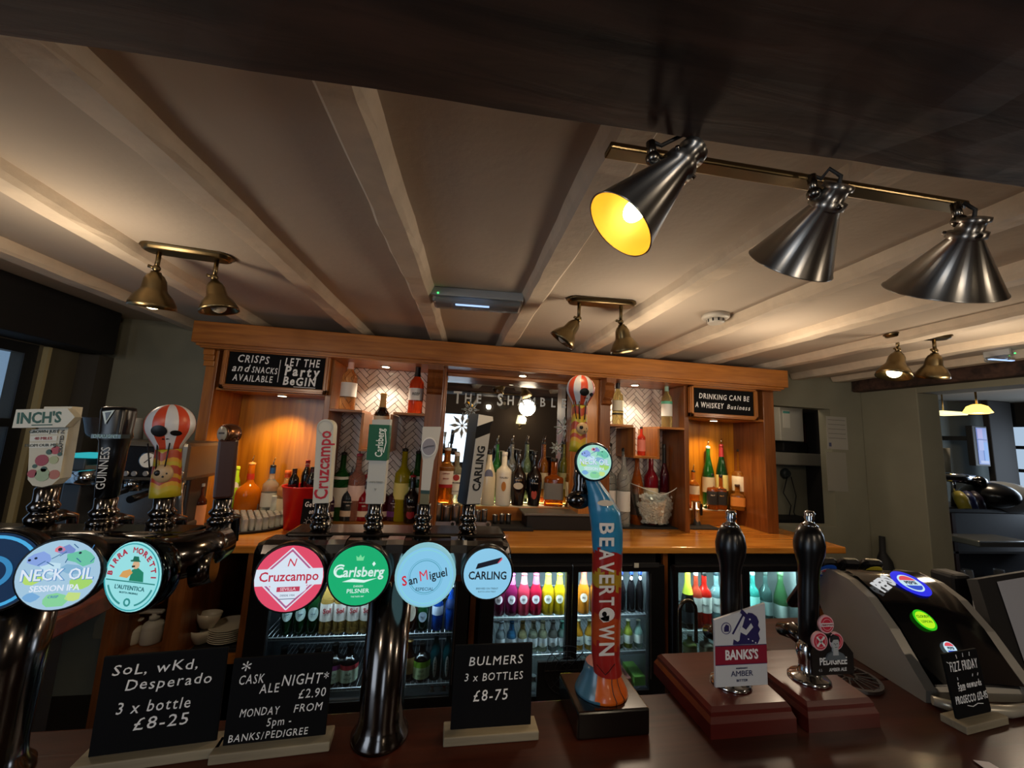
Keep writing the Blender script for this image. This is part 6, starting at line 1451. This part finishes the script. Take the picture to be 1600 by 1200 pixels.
# till and its pale screen
t = thing('till', 'black till terminal with a pale screen at the right edge of the bar', 'till', (1.35, .80, BZ), 0)
m = MB(); m.box(1.30, 1.75, .88, 1.00, BZ + .0005, BZ + .05, BLACKM, .01); m.box(1.40, 1.46, .90, .96, BZ + .04, BZ + .15, BLACKM, .01); m.done('stand', t)
A, Bq, Cq = aty(1560, 912, .80), aty(1600, 1048, .70), aty(1556, 908, .80)
u = V((.30, .10, .0)); 
P0 = aty(1556, 909, .80); P1 = aty(1604, 1050, .73)
dn = (P1 - P0); ac = V((.30, .06, .0)); nn = ac.cross(dn).normalized()
if nn.y > 0: nn = -nn
m = MB(); vs_ = [P0 + V((0, 0, 0)), P0 + ac, P0 + ac + dn, P1]
q = [m.bm.verts.new(p + nn * .002) for p in vs_]; m.face(q, mat('#a9adb8', .5)); scr = m
m2 = MB(); e1 = -ac.normalized() * .09; e2 = -dn.normalized() * .012
vv2 = [P0 + e1 * .9 + e2, P0 + ac + e2, P0 + ac + dn - e2, P1 + e1 * .9 - e2]
f_ = [m2.bm.verts.new(p) for p in vv2]; g_ = [m2.bm.verts.new(p - nn * .02) for p in vv2]
m2.face(f_, BLACKM); m2.face(list(reversed(g_)), BLACKM)
for k in range(4): m2.face([f_[k], f_[(k + 1) % 4], g_[(k + 1) % 4], g_[k]], BLACKM)
hd = m2.done('monitor', t); scr.done('screen', hd, 'pale screen')
m = MB(); A = atz(1560, 1066, BZ); m.box(A.x - .02, 1.62, A.y - .005, A.y + .08, BZ + .0005, BZ + .012, mat('#a8a49a', .25, .6), .003); tagm(m.done('cash_drawer_lid'), 'flat pale metal strip tray on the bar at the right edge', 'tray')
A = atz(1530, 1196, BZ); m = MB(); m.prism([(-.01, -.03), (.09, -.045), (.10, 0), (.0, .012)], .0006, mat('#d8d4dc', .6), Matrix.Translation((A.x + .0, A.y - .005, BZ + .002)) @ Matrix.Rotation(.1, 4, 'Y')); tagm(m.done('paper_slip'), 'white paper slip lying on the bar at the bottom right corner', 'paper')
# ------------------------------------------------------------------ espresso machine on the left of the back counter
ex0, ex1 = aty(128, 700, 2.05).x, aty(303, 700, 2.05).x
et = thing('espresso_machine', 'chrome and black espresso machine with cups on top at the left of the back counter', 'coffee machine', ((ex0 + ex1) / 2, 2.2, CZ))
y0_ = 2.01; zt_e = aty(215, 690, y0_).z; zp = aty(215, 752, y0_).z
GM = mat('#55504c', .3, .6)
m = MB(); m.box(ex0 + .06, ex1 - .04, y0_ + .12, 2.285, CZ + .04, zt_e, mat('#3c3a3a', .35, .5), .01); m.box(ex0 + .05, ex1 - .03, y0_ - .02, 2.285, CZ + .001, CZ + .06, GM, .008); m.done('body', et)
m = MB(); m.box(ex0 + .14, ex1, y0_, 2.285, zp, zt_e + .005, mat('#7c776e', .3, .6), .02); m.box(ex0 + .16, ex1 - .03, y0_ - .004, y0_ + .02, zp + .018, zt_e - .018, mat('#120f10', .25), .006); m.done('brew_head', et)
for px in (185, 197, 210, 228, 283): a = aty(px, 740, y0_ - .006); m = MB(); m.lathe([(.012, 0), (.012, .004), (.010, .006)], mat('#cfcfcf', .2, .7), 16, M=front(a.x, y0_ - .005, a.z)); m.done('button', et)
a = aty(232, 719, y0_ - .01); m = MB(); F_ = front(a.x, y0_ - .008, a.z); m.lathe([(.036, -.01), (.038, .004), (.034, .006)], CHROME, 28, M=F_); m.disc(.032, .0015, WHITE, F_ @ Matrix.Translation((0, 0, .006)), n=28); m.line([(-.012, -.012), (.014, .014)], .003, .009, BLACK, F_); m.done('pressure_dial', et)
for px in (205, 250):
    a = aty(px, 770, y0_ + .06); m = MB(); m.cyl((a.x, y0_ + .06, zp + .01), (a.x, y0_ + .06, zp - .05), .034, CHROME, n=24); m.tube([(a.x, y0_ + .03, zp - .045), (a.x, y0_ - .03, zp - .05), (a.x, y0_ - .11, zp - .06)], [.012, .013, .016], BLACK, 12); m.done('group_head', et)
m = MB()
for i in range(12): x = ex0 + .10 + i * (ex1 - ex0 - .16) / 12; m.box(x, x + .010, y0_, y0_ + .10, CZ + .061, CZ + .064, CHROME)
m.box(ex0 + .08, ex1 - .05, y0_ + .105, y0_ + .12, CZ + .06, CZ + .24, mat('#9a928c', .2, .9)); m.done('drip_grid', et)
a = aty(283, 762, y0_ - .03); b_ = aty(280, 812, y0_ - .03); m = MB(); m.tube([(a.x - .02, y0_ + .02, a.z + .02), (a.x, y0_ - .03, a.z + .01), (a.x + .003, y0_ - .03, a.z - .03), (b_.x + .008, y0_ - .03, b_.z)], .007, mat('#d2d0cc', .15, .8), 10); m.done('steam_wand', et)
a = aty(130, 745, y0_); m = MB(); m.tube([(a.x - .03, y0_ - .02, a.z - .0), (a.x + .07, y0_ - .02, a.z)], [.034, .034], CHROME, 20); m.box(a.x + .0, a.x + .05, y0_, y0_ + .05, a.z, a.z + .05, mat('#6a5c48', .4, .3)); m.done('side_knob', et)
a = aty(127, 713, y0_); m = MB(); m.box(a.x - .05, a.x + .07, y0_ - .02, y0_ + .10, a.z - .006, a.z + .012, glow('#30b8c0', .8), .005); m.done('lit_lid', et, 'teal lit strip')
m = MB(); m.box(a.x - .05, a.x + .02, y0_ + .0, y0_ + .12, CZ + .002, a.z - .006, mat('#4a4e52', .35, .5), .006); m.done('side_panel', et)
# smoked hopper and glasses on top
a = aty(157, 695, 2.12); t = thing('bean_hopper', 'smoky glass bean hopper bowl on top of the espresso machine, behind the black tap handle', 'bowl', (a.x, 2.12, zt_e + .006))
m = MB(); m.lathe([(.05, 0), (.06, .02), (.078, .09), (.080, .092), (.074, .09), (.056, .02), (.0001, .012)], glass('#6a6060', .7), 28, caps=(True, False)); m.done('bowl', t, world=False)
for px, lb, r_, h_ in ((193, 'clear upturned dish on the espresso machine between the black and balloon handles', .05, .10), (236, 'clear tumbler on the espresso machine just left of the balloon handle', .032, .11)):
    a = aty(px, 695, 2.14); tumbler(a.x + .02, 2.14, zt_e + .006, r_, h_, lb, 'glasses on the espresso machine')
a = atz(285, 828, CZ + .05); t = thing('cleaning_cloth', 'folded navy blue cloth beside the espresso machine steam wand', 'cloth', (a.x, a.y, CZ))
m = MB(); rs = []
for i in range(9):
    rs.append([V((a.x - .08 + .02 * j, a.y - .08 + .018 * i, CZ + .012 + .05 * math.exp(-((i - 5) ** 2 + (j - 4) ** 2) / 9) + .004 * math.sin(i * 2 + j))) for j in range(9)])
m.rings(rs, mat('#222c48', .9), closed=False, caps=(False, False)); m.rings([[V((p.x, p.y, CZ + .001)) for p in r] for r in rs], mat('#222c48', .9), closed=False, caps=(False, False)); m.done('folds', t)

# ------------------------------------------------------------------ ceiling fittings
def spotbar(label, p0, p1, heads, lit):
    a, c = atz(p0[0], p0[1], ZC), atz(p1[0], p1[1], ZC); z = ZC - .0005
    mid = (a + c) / 2; L = (c - a).length; an = math.atan2(c.y - a.y, c.x - a.x)
    Mb = Matrix.Translation((mid.x, mid.y, z)) @ Matrix.Rotation(an, 4, 'Z')
    t = thing('spotlight_bar', label, 'ceiling light', M=Mb)
    m = MB(); N = 32
    def oval(sx_, z_): return [V(((L / 2 - .035) * (1 if math.cos(2 * PI * k / N) > 0 else -1) + sx_ * math.cos(2 * PI * k / N), sx_ * math.sin(2 * PI * k / N), z_)) for k in range(N)]
    m.rings([oval(.040, 0), oval(.042, -.006), oval(.036, -.010), oval(.034, -.016), oval(.026, -.020)], BRASS); m.done('ceiling_plate', t, world=False)
    Mi = Mb.inverted()
    for (jx, jy), (hx, hy), ly in heads:
        # joint and mouth pixel positions at the plate distance
        J = aty(jx, jy, mid.y - .0); Hm = aty(hx, hy, mid.y - ly)
        Jl, Hl = Mi @ J, Mi @ Hm; Jl.y = 0
        m = MB(); m.cyl((Jl.x, 0, -.018), (Jl.x, 0, Jl.z), .007, BRASS); m.sphere(Jl, .012, BRASS, 10); m.tube([Jl, Jl + V((-.022, -.004, .004))], [.004, .006], BRASS, 8); m.done('stem', t, world=False)
        d = (Hl - Jl); Lh = d.length; Q = d.to_track_quat('Z', 'Y').to_matrix().to_4x4(); Ms = Matrix.Translation(Jl) @ Q
        s_ = Lh / .10; rw = s_ * 1.22
        out_ = [(.008, .008), (.010, .014), (.014, .018), (.0185, .030), (.0205, .050), (.022, .056), (.031, .070), (.038, .088), (.040, .100)]
        inn = [(.0375, .0985), (.029, .071), (.019, .055), (.0001, .052)]
        m = MB(); m.lathe([(r_ * rw, z_ * s_) for r_, z_ in out_ + inn], BRASS, 28, M=Ms, caps=(True, False)); m.done('shade', t, world=False)
        m = MB(); m.sphere((0, 0, .084 * s_), .020 * s_, glow('#ffe9b0', 14) if lit else mat('#cfc8b4', .3), 10, M=Ms); m.done('bulb', t, world=False)
        if lit:
            W_ = Mb @ Ms @ V((0, 0, .100 * s_)); dr = (Mb @ Ms).to_3x3() @ V((0, 0, 1))
            lamp('SPOT', 'spot_lamp', W_, 9, WARM, W_ + dr, .015, spot=2.2, blend=.6)
        lit = False
    return t
spotbar('left two head brass spotlight bar on the ceiling, its left head lit', (224, 382), (363, 402), (((247, 421), (238, 481), -.02), ((333, 432), (343, 487), -.02)), True)
spotbar('middle two head brass spotlight bar on the ceiling above the mirror', (888, 466), (991, 474), (((905, 497), (877, 533), -.035), ((969, 504), (977, 549), -.02)), False)
spotbar('right two head brass spotlight bar on the ceiling near the dark wall beam', (1386, 521), (1481, 525), (((1409, 545), (1396, 588), -.02), ((1456, 549), (1456, 590), -.02)), True)
# emergency light units
def emergency(label, P, z=ZC):
    pts = [atz(x, y, z) for x, y in P]
    cx_ = sum(p.x for p in pts) / 4; cy_ = sum(p.y for p in pts) / 4; w_ = pts[1].x - pts[0].x; an = -.08
    Mb = Matrix.Translation((cx_, cy_ - .02, z - .0005)) @ Matrix.Rotation(an, 4, 'Z')
    t = thing('emergency_light', label, 'emergency light', M=Mb)
    m = MB(); m.box(-w_ / 2, w_ / 2, -.055, .055, -.035, 0, mat('#b9bbb8', .4), .004); m.done('case', t, world=False)
    m = MB(); m.box(-w_ / 2 + .006, w_ / 2 - .006, -.05, .05, -.062, -.034, glass('#dfe8ea', .8, .1), .012); m.done('diffuser', t, world=False)
    m = MB(); m.box(-.09, .05, -.035, -.02, -.064, -.060, glow('#a8c8ff', 1.4)); m.done('light_tube', t, world=False)
    m = MB(); m.sphere((-w_ / 2 + .03, -.056, -.028), .0035, glow('#40ff70', 3), 8); m.done('indicator', t, world=False)
emergency('white box emergency light on the ceiling between the two middle joists', ((670, 435), (820, 452), (818, 485), (672, 470)))
emergency('far right emergency light on the ceiling by the dark wall beam', ((1500, 545), (1598, 530), (1600, 556), (1505, 558)), ZC)
a = atz(1118, 492, ZC); t = thing('smoke_detector', 'small round white smoke detector on the ceiling', 'smoke detector', (a.x, a.y, ZC))
m = MB(); m.lathe([(.058, 0), (.058, -.014), (.052, -.020), (.040, -.022)], mat('#c8c4ba', .45), 28); m.done('base', t, world=False)
m = MB(); m.lathe([(.036, -.020), (.036, -.036), (.030, -.042)], mat('#c8c4ba', .45), 24)
for k in range(10): q = 2 * PI * k / 10; m.box(-.003, .003, -.001, .004, -.036, -.022, BLACKM, M=Matrix.Translation((.0365 * math.cos(q), .0365 * math.sin(q), 0)) @ Matrix.Rotation(q + PI / 2, 4, 'Z'))
m.done('sensor_head', t, world=False)

# ------------------------------------------------------------------ large conical spotlights under the great beam
bt = thing('spotlight_track', 'three large brushed metal cone spotlights hung from a brass bar below the dark beam', 'ceiling light', (.65, .55, 2.0))
t0, t1 = atz(973, 200, 1.99), atz(1560, 306, 1.99); t0.y = .555; t1.y = .575
m = MB(); m.box(0, (t1 - t0).length, -.012, .018, -.006, .006, BRASS, .003, M=Matrix.Translation((t0.x, .573, 2.0)) @ Matrix.Rotation(math.atan2(t1.y - t0.y - .03, t1.x - t0.x), 4, 'Z')); m.done('mounting_bar', bt)
def brushed():
    if 'brushed' in _mats: return _mats['brushed']
    m, nt, b = newmat('brushed_pewter'); b.inputs['Base Color'].default_value = hexc('#a8a6a2'); b.inputs['Metallic'].default_value = 1; b.inputs['Roughness'].default_value = .34
    b.inputs['Anisotropic'].default_value = .85; b.inputs['Anisotropic Rotation'].default_value = .25
    tg = nt.nodes.new('ShaderNodeTangent'); tg.direction_type = 'RADIAL'; tg.axis = 'Z'; nt.links.new(tg.outputs[0], b.inputs['Tangent'])
    _mats['brushed'] = m; return m
def cone(jx, jy, cx0, cy0, mx_, my_, rp, y0, y1, lit, lb):
    """stem joint, cone collar and mouth centre pixels; mouth half width"""
    J = aty(jx, jy, y0); C0 = aty(cx0, cy0, y0); r_ = ray(mx_, my_).normalized(); t_ = (C0 - CAM).dot(r_)
    D0 = (C0 - CAM - r_ * t_).length; Mo = CAM + r_ * (t_ + D0 * y1); d = Mo - C0; L = d.length
    Ms = Matrix.Translation(C0) @ d.to_track_quat('Z', 'Y').to_matrix().to_4x4(); R = rp * (Mo - CAM).dot(fwd) / FPX
    PWT = brushed(); IN = mat('#c8982c', .4, .3) if lit else mat('#5a564e', .5)  # lit head's lining is coloured yellow, lamplight put into the paint
    m = MB(); top_ = aty(jx - 3, jy - 42, y0); m.cyl((J.x - .004, y0, 1.992), (J.x, y0, J.z), .0075, PEWTER, n=14); m.sphere(J, .012, PEWTER, 10); m.cyl(J, C0, .007, PEWTER, n=10); m.done('stem', bt, lb)
    m = MB(); m.lathe([(.014, -L * .32), (.024, -L * .31), (.025, -L * .24), (.020, -L * .23), (.021, -L * .08), (.029, -L * .07), (.030, .004), (.0255, .006), (R * 1.0, L * .985), (R * 1.025, L), (R * .985, L)], PWT, 48, caps=(True, False)); sh = m.done('shade', bt, world=False); sh.matrix_local = WM[bt.name].inverted() @ Ms; WM[sh.name] = Ms.copy()
    m = MB(); m.lathe([(R * .98, L * .998), (.023, .010), (.0001, .008)], IN, 40, M=Ms, caps=(False, False)); m.done('shade_lining', sh)
    m = MB()
    for k in range(3): q = 2 * PI * k / 3 + .6; m.cyl(Ms @ V((.02 * math.cos(q), .02 * math.sin(q), -.004)), Ms @ V((.034 * math.cos(q), .034 * math.sin(q), -.004)), .0035, PEWTER, n=8)
    m.done('thumb_screws', sh)
    m = MB(); T_ = Ms @ V((0, 0, -L * .28)); m.tube([T_, T_ + V((.006, 0, .02)), T_ + V((-.012, .004, .034)), V((J.x + .012, y0 - .004, 1.985)), V((J.x - .004, y0 - .002, 1.992))], .0035, BLACKM, 8); m.done('cable', bt)
    m = MB(); m.sphere((0, 0, L * .74), R * .27, glow('#fff0c0', 16) if lit else mat('#cfc8b4', .3), 14, M=Ms, sz=1.3); m.done('bulb', sh)
    if lit:
        W_ = Ms @ V((0, 0, L * .72)); lamp('SPOT', 'spot_lamp', W_, 7, WARM, W_ + d, .03, spot=1.9, blend=.5)
        lamp('POINT', 'spot_glow', Ms @ V((0, 0, L * .80)), .22, (1, .75, .3), size=.02)
cone(1020, 248, 1058, 262, 968, 353, 59, .535, -.62, True, 'lit cone head aimed left')
cone(1272, 303, 1292, 320, 1234, 412, 60, .545, .26, False, 'unlit middle cone head')
cone(1498, 345, 1510, 368, 1471, 452, 69, .55, .24, False, 'unlit right cone head')

# ------------------------------------------------------------------ things on and behind the back wall, right
a, c = aty(1205, 636, 3.12), aty(1243, 690, 3.12)
t = thing('wall_boiler', 'white wall unit seen through the hatch at the right of the back bar', 'wall unit', ((a.x + c.x) / 2, 3.2, c.z))
m = MB(); m.box(a.x, c.x, 3.03, 3.235, c.z, a.z, mat('#b7b5ac', .4), .006); m.done('case', t)
m = MB(); m.box(a.x + .03, a.x + .10, 3.027, 3.031, a.z - .19, a.z - .03, mat('#d8d6cc', .5)); m.box(a.x + .03, a.x + .10, 3.026, 3.0275, a.z - .06, a.z - .04, mat('#5aa8a0', .5)); m.done('sticker', t)
a, c = aty(1212, 706, 3.18), aty(1279, 728, 3.18); m = MB(); m.box(a.x - .1, c.x, 3.08, 3.235, c.z, a.z, mat('#8e8b80', .5), .01); tagm(m.done('trunking_box'), 'pale grey trunking shelf below the wall unit in the hatch', 'shelf')
a, c = aty(1216, 690, 3.14), aty(1255, 704, 3.14); m = MB(); m.box(a.x, c.x, 3.09, 3.20, aty(1230, 706, 3.18).z + .001, a.z, BLACKM, .012); tagm(m.done('router'), 'black box lying on the pale shelf in the hatch', 'box')
a = aty(1230, 740, 3.2); m = MB(); m.lathe([(.04, 0), (.05, .02), (.03, .05)], mat('#2c3436', .5), 16, M=front(a.x, 3.238, a.z))
m.tube([aty(1230, 745, 3.19), aty(1224, 770, 3.18), aty(1236, 790, 3.17), aty(1232, 812, 3.17)], .005, BLACKM, 6); m.tube([aty(1236, 745, 3.19), aty(1244, 775, 3.18), aty(1240, 800, 3.17), aty(1250, 822, 3.17)], .004, BLACKM, 6); tagm(m.done('wall_socket'), 'dark plug and hanging cables below the shelf in the hatch', 'socket')
a, c = aty(1212, 808, 3.1), aty(1250, 826, 3.1); m = MB(); m.box(a.x - .1, c.x + .1, 3.0, 3.235, .60, a.z, BLACKM, .01); tagm(m.done('black_crate'), 'black crate at the foot of the hatch', 'crate')
a, c = aty(1257, 662, 3.22), aty(1273, 705, 3.22); m = MB(); m.box(a.x, c.x, 3.225, 3.238, c.z, a.z, mat('#6a3a30', .6)); tagm(m.done('red_notice'), 'faded red notice on the wall inside the hatch', 'notice')
for P, lb, rows in (((1290, 650, 1325, 703), 'upper white paper notice pinned to the wall right of the hatch', 5), ((1290, 706, 1325, 768), 'lower plain white paper sheet on the wall right of the hatch', 0)):
    a, c = aty(P[0], P[1], YB), aty(P[2], P[3], YB)
    t = thing('paper_notice', lb, 'notice', ((a.x + c.x) / 2, YB, c.z)); m = MB(); m.box(a.x, c.x, YB - .003, YB - .0005, c.z, a.z, mat('#a9a69c' if rows else '#989589', .6)); m.done('sheet', t)
    if rows:
        m = MB()
        for k in range(rows): z = a.z - .03 - k * .036; m.box(a.x + .015, c.x - .015, YB - .0036, YB - .003, z, z + .004, mat('#6a6a66', .6))
        m.box(a.x + .012, a.x + .035, YB - .0036, YB - .003, c.z + .02, c.z + .05, mat('#4a5070', .6)); m.done('printed_lines', t)
a = aty(1383, 900, 2.52); t = thing('folded_umbrella', 'dark folded umbrella leaning against the wall corner at right', 'umbrella', (a.x, 2.55, .3))
q0 = aty(1378, 838, 2.5); q1 = aty(1385, 905, 2.48); q2 = aty(1388, 960, 2.46)
m = MB(); m.tube([q0, aty(1379, 862, 2.5), aty(1382, 876, 2.49), q1, q2, q2 + V((0.02, -.02, -.3))], [.018, .019, .045, .062, .06, .02], mat('#17181c', .7), 12); m.done('canopy', t)
m = MB(); m.tube([aty(1408, 878, 2.5), aty(1400, 900, 2.5)], .014, BLACK, 8); m.tube([aty(1400, 900, 2.5), aty(1390, 935, 2.5)], .008, mat('#77756e', .5), 8); m.done('handle', t)

# ------------------------------------------------------------------ the side room through the opening
def PX(px, py, y): return aty(px, py, y)
SY = 3.0
a = PX(1457, 800, SY); b_ = PX(1600, 870, SY)
t = thing('side_bar', 'dark second bar counter seen through the opening at right', 'bar counter', (5.0, 3.2, 0))
zc_ = PX(1500, 792, SY).z
m = MB(); m.box(3.9, 6.2, 2.95, 3.35, zc_ - .05, zc_, mat('#2a2624', .35), .01); m.done('bar_top', t)
m = MB(); m.box(3.9, 6.2, 3.32, 3.38, 0, zc_ - .05, mat('#17141a', .6)); m.box(4.70, 4.74, 3.0, 3.3, .3, zc_ - .05, mat('#3c2420', .5)); m.box(3.9, 6.2, 3.0, 3.32, .62, .64, mat('#34302e', .5)); m.box(3.9, 6.2, 3.0, 3.32, .30, .32, mat('#34302e', .5)); m.done('under_shelves', t)
a = PX(1493, 838, 2.75); b_ = PX(1575, 850, 2.75); m = MB(); m.box(a.x, b_.x, 2.6, 2.85, a.z - .05, a.z, mat('#a8aaa8', .25, .8), .01); tagm(m.done('steel_sink_shelf'), 'bright steel drainer shelf below the second bar', 'sink')
t = thing('beer_font', 'small chrome beer font with a pale handle on the second bar through the opening', 'beer tap', (PX(1488, 790, SY).x, SY, zc_))
q = PX(1490, 745, SY)
m = MB()
for px in (1477, 1491): s_ = PX(px, 792, SY); m.tube([(s_.x, SY, zc_), (PX(px - 1, 765, SY).x, SY, q.z - .08), (PX(px - 4, 750, SY).x, SY, q.z)], [.022, .018, .022], CHROME, 14)
m.done('column', t)
m = MB(); m.tube([PX(1462, 745, SY), PX(1500, 747, SY), PX(1533, 753, SY)], [.035, .045, .05], CHROME, 18); m.sphere(PX(1530, 752, SY - .03), .05, DCHROME, 12); m.done('crossbar', t)
m = MB(); m.tube([PX(1479, 738, SY), PX(1474, 700, SY)], [.035, .05], mat('#8e8c80', .5), 4); m.done('tap_handle', t)
t = thing('drinks_dispenser', 'second grey and black soft drinks tower on the far bar through the opening', 'drinks dispenser', (PX(1560, 800, 2.9).x, 2.9, zc_))
m = MB(); c_ = PX(1566, 793, 2.9); m.sphere((c_.x, 2.98, zc_ + .12), .20, mat('#101014', .25), 16, sz=.6, sx=.9); m.sphere((c_.x + .22, 3.02, zc_ + .10), .24, mat('#8c9298', .35, .2), 16, sz=.62, sx=.9); m.done('housing', t)
for px, c, lb in ((1506, '#a89c3c', 'yellow head'), (1517, '#1c2458', 'blue head'), (1529, '#20182c', 'dark head')):
    q = PX(px, 780, 2.9); m = MB(); m.tube([(q.x, 2.9, zc_), (q.x + .0, 2.92, q.z), (q.x + .03, 2.96, q.z + .04)], [.045, .05, .04], mat(c, .4), 10); m.done('tap_head', t, lb)
q = PX(1536, 768, 3.1); m = MB(); m.sphere(q, .06, mat('#a87c30', .4), 12, sz=.8); tagm(m.done('brass_bell'), 'small round golden ornament above the far soft drinks tower', 'ornament')
# wall screen, ceiling lamp
a, c = PX(1524, 668, 3.5), PX(1546, 726, 3.5)
t = thing('wall_screen', 'portrait wall screen glowing blue and lilac in the side room', 'screen', ((a.x + c.x) / 2, 3.5, c.z))
m = MB(); m.box(a.x - .05, c.x + .02, 3.50, 3.56, c.z - .02, a.z + .02, BLACKM, .005); m.box(a.x - .03, a.x + .05, 3.56, 3.9, a.z - .15, a.z - .10, BLACKM); m.done('case', t)
m = MB(); m.box(a.x, c.x, 3.495, 3.50, c.z, a.z, glow('#7f96d8', .75)); w_ = c.x - a.x; h_ = a.z - c.z
for f0, f1, g0, g1, cc in ((.05, .55, .70, .97, '#a8a0d8'), (.05, .55, .38, .66, '#9aa4dc'), (.55, .95, .1, .6, '#6a9ae0'), (.1, .9, .03, .10, '#a8b8e0'), (0, 1, .66, .68, '#2c3c8a')): m.box(a.x + w_ * f0, a.x + w_ * f1, 3.492, 3.4955, c.z + h_ * g0, c.z + h_ * g1, glow(cc, .8))
m.done('screen', t)
q = PX(1527, 640, 2.95); t = thing('ceiling_lamp', 'warm glowing ceiling lamp in the side room', 'ceiling light', (q.x, 2.95, 2.2))
m = MB(); m.lathe([(.06, 0), (.06, -.012), (.05, -.018)], BRASS, 20); m.lathe([(.008, -.018), (.008, 0)], BRASS, 10); m.done('rose', t, world=False)
m = MB(); m.lathe([(.03, q.z - 2.2 + .05), (.07, q.z - 2.2 + .03), (.10, q.z - 2.2 - .03), (.07, q.z - 2.2 - .04)], glow('#ffc050', 4), 24); m.cyl((0, 0, q.z - 2.2 + .05), (0, 0, -.015), .008, BRASS); m.done('lamp_shade', t, world=False)
lamp('POINT', 'side_lamp', (q.x, 2.95, q.z - .16), 10, WARM2, size=.05)
lamp('POINT', 'hatch_fill', (2.5, 2.80, 1.93), 2.5, WARM2, size=.05)  # added fill to brighten the hatch interior, no lamp hangs there
q = PX(1474, 645, 3.2); m = MB(); m.box(q.x - .16, q.x + .16, 3.1, 3.3, q.z - .02, q.z + .01, glow('#f0e0a0', 2.0), .008); m.cyl((q.x, 3.2, q.z), (q.x, 3.2, 2.2), .006, BRASS); tagm(m.done('strip_lamp'), 'thin bright strip lamp beyond the jamb in the side room', 'ceiling light')
# stored glasses under the second bar
gm = None
for k, (px, py) in enumerate(((1462, 900), (1474, 897), (1487, 903), (1500, 900), (1513, 905), (1468, 842), (1482, 846), (1560, 885))):
    q = PX(px, py, 3.1); tumbler(q.x, 3.1, .32 if py > 870 else .641, .045, .13, 'clear glass stored on the dark shelves under the second bar', 'glasses under the second bar')

# ------------------------------------------------------------------ what the mirror shows: wall lamp and ceiling spots on the drinkers' side
t = thing('wall_lamp', 'cream shaded wall lamp on the rear wall, seen in the mirror', 'wall light', (1.55, YR, 1.85))
m = MB(); m.lathe([(.11, -.08), (.075, .10)], glow('#ffe8b0', 2.2), 24, caps=(True, True), M=Matrix.Translation((0, .14, 0))); m.done('lamp_shade', t, world=False)
m = MB(); m.tube([(0, .01, -.14), (0, .10, -.16), (0, .14, -.08)], .010, BRASS, 8); m.box(-.03, .03, 0, .012, -.20, -.08, BRASS, .003); m.done('arm', t, world=False)
lamp('POINT', 'wall_lamp_light', (1.55, YR + .30, 1.85), 4, WARM2, size=.08)
def refl(px, py, y):
    """point seen in the mirror at picture position (px,py), at depth y behind the camera"""
    r = ray(px, py); k = (2.598 / r.y); p = CAM + r * k; q = (2.598 - y) / r.y; return V((p.x + r.x * q, y, p.z + r.z * q))
for i, (px, py, y) in enumerate(((755, 600, -.9), (797, 604, -.95), (783, 622, -1.7), (706, 614, -.5), (748, 620, -2.0))):
    p = refl(px, py, y); p.z = min(p.z, 2.3)
    t = thing('room_spotlight', 'lit ceiling spot behind the camera, reflected in the mirror, %s' % ['near middle', 'near right', 'far right', 'left', 'far middle'][i], 'ceiling light', p)
    m = MB(); m.lathe([(.012, .06), (.03, .04), (.045, 0)], BRASS, 20, caps=(True, False)); m.cyl((0, 0, .06), (0, 0, max(.07, 2.49 - p.z)), .008, BRASS); m.done('shade', t, world=False)
    m = MB(); m.sphere((0, 0, .008), .022, glow('#ffd890', 4), 10); m.done('bulb', t, world=False)
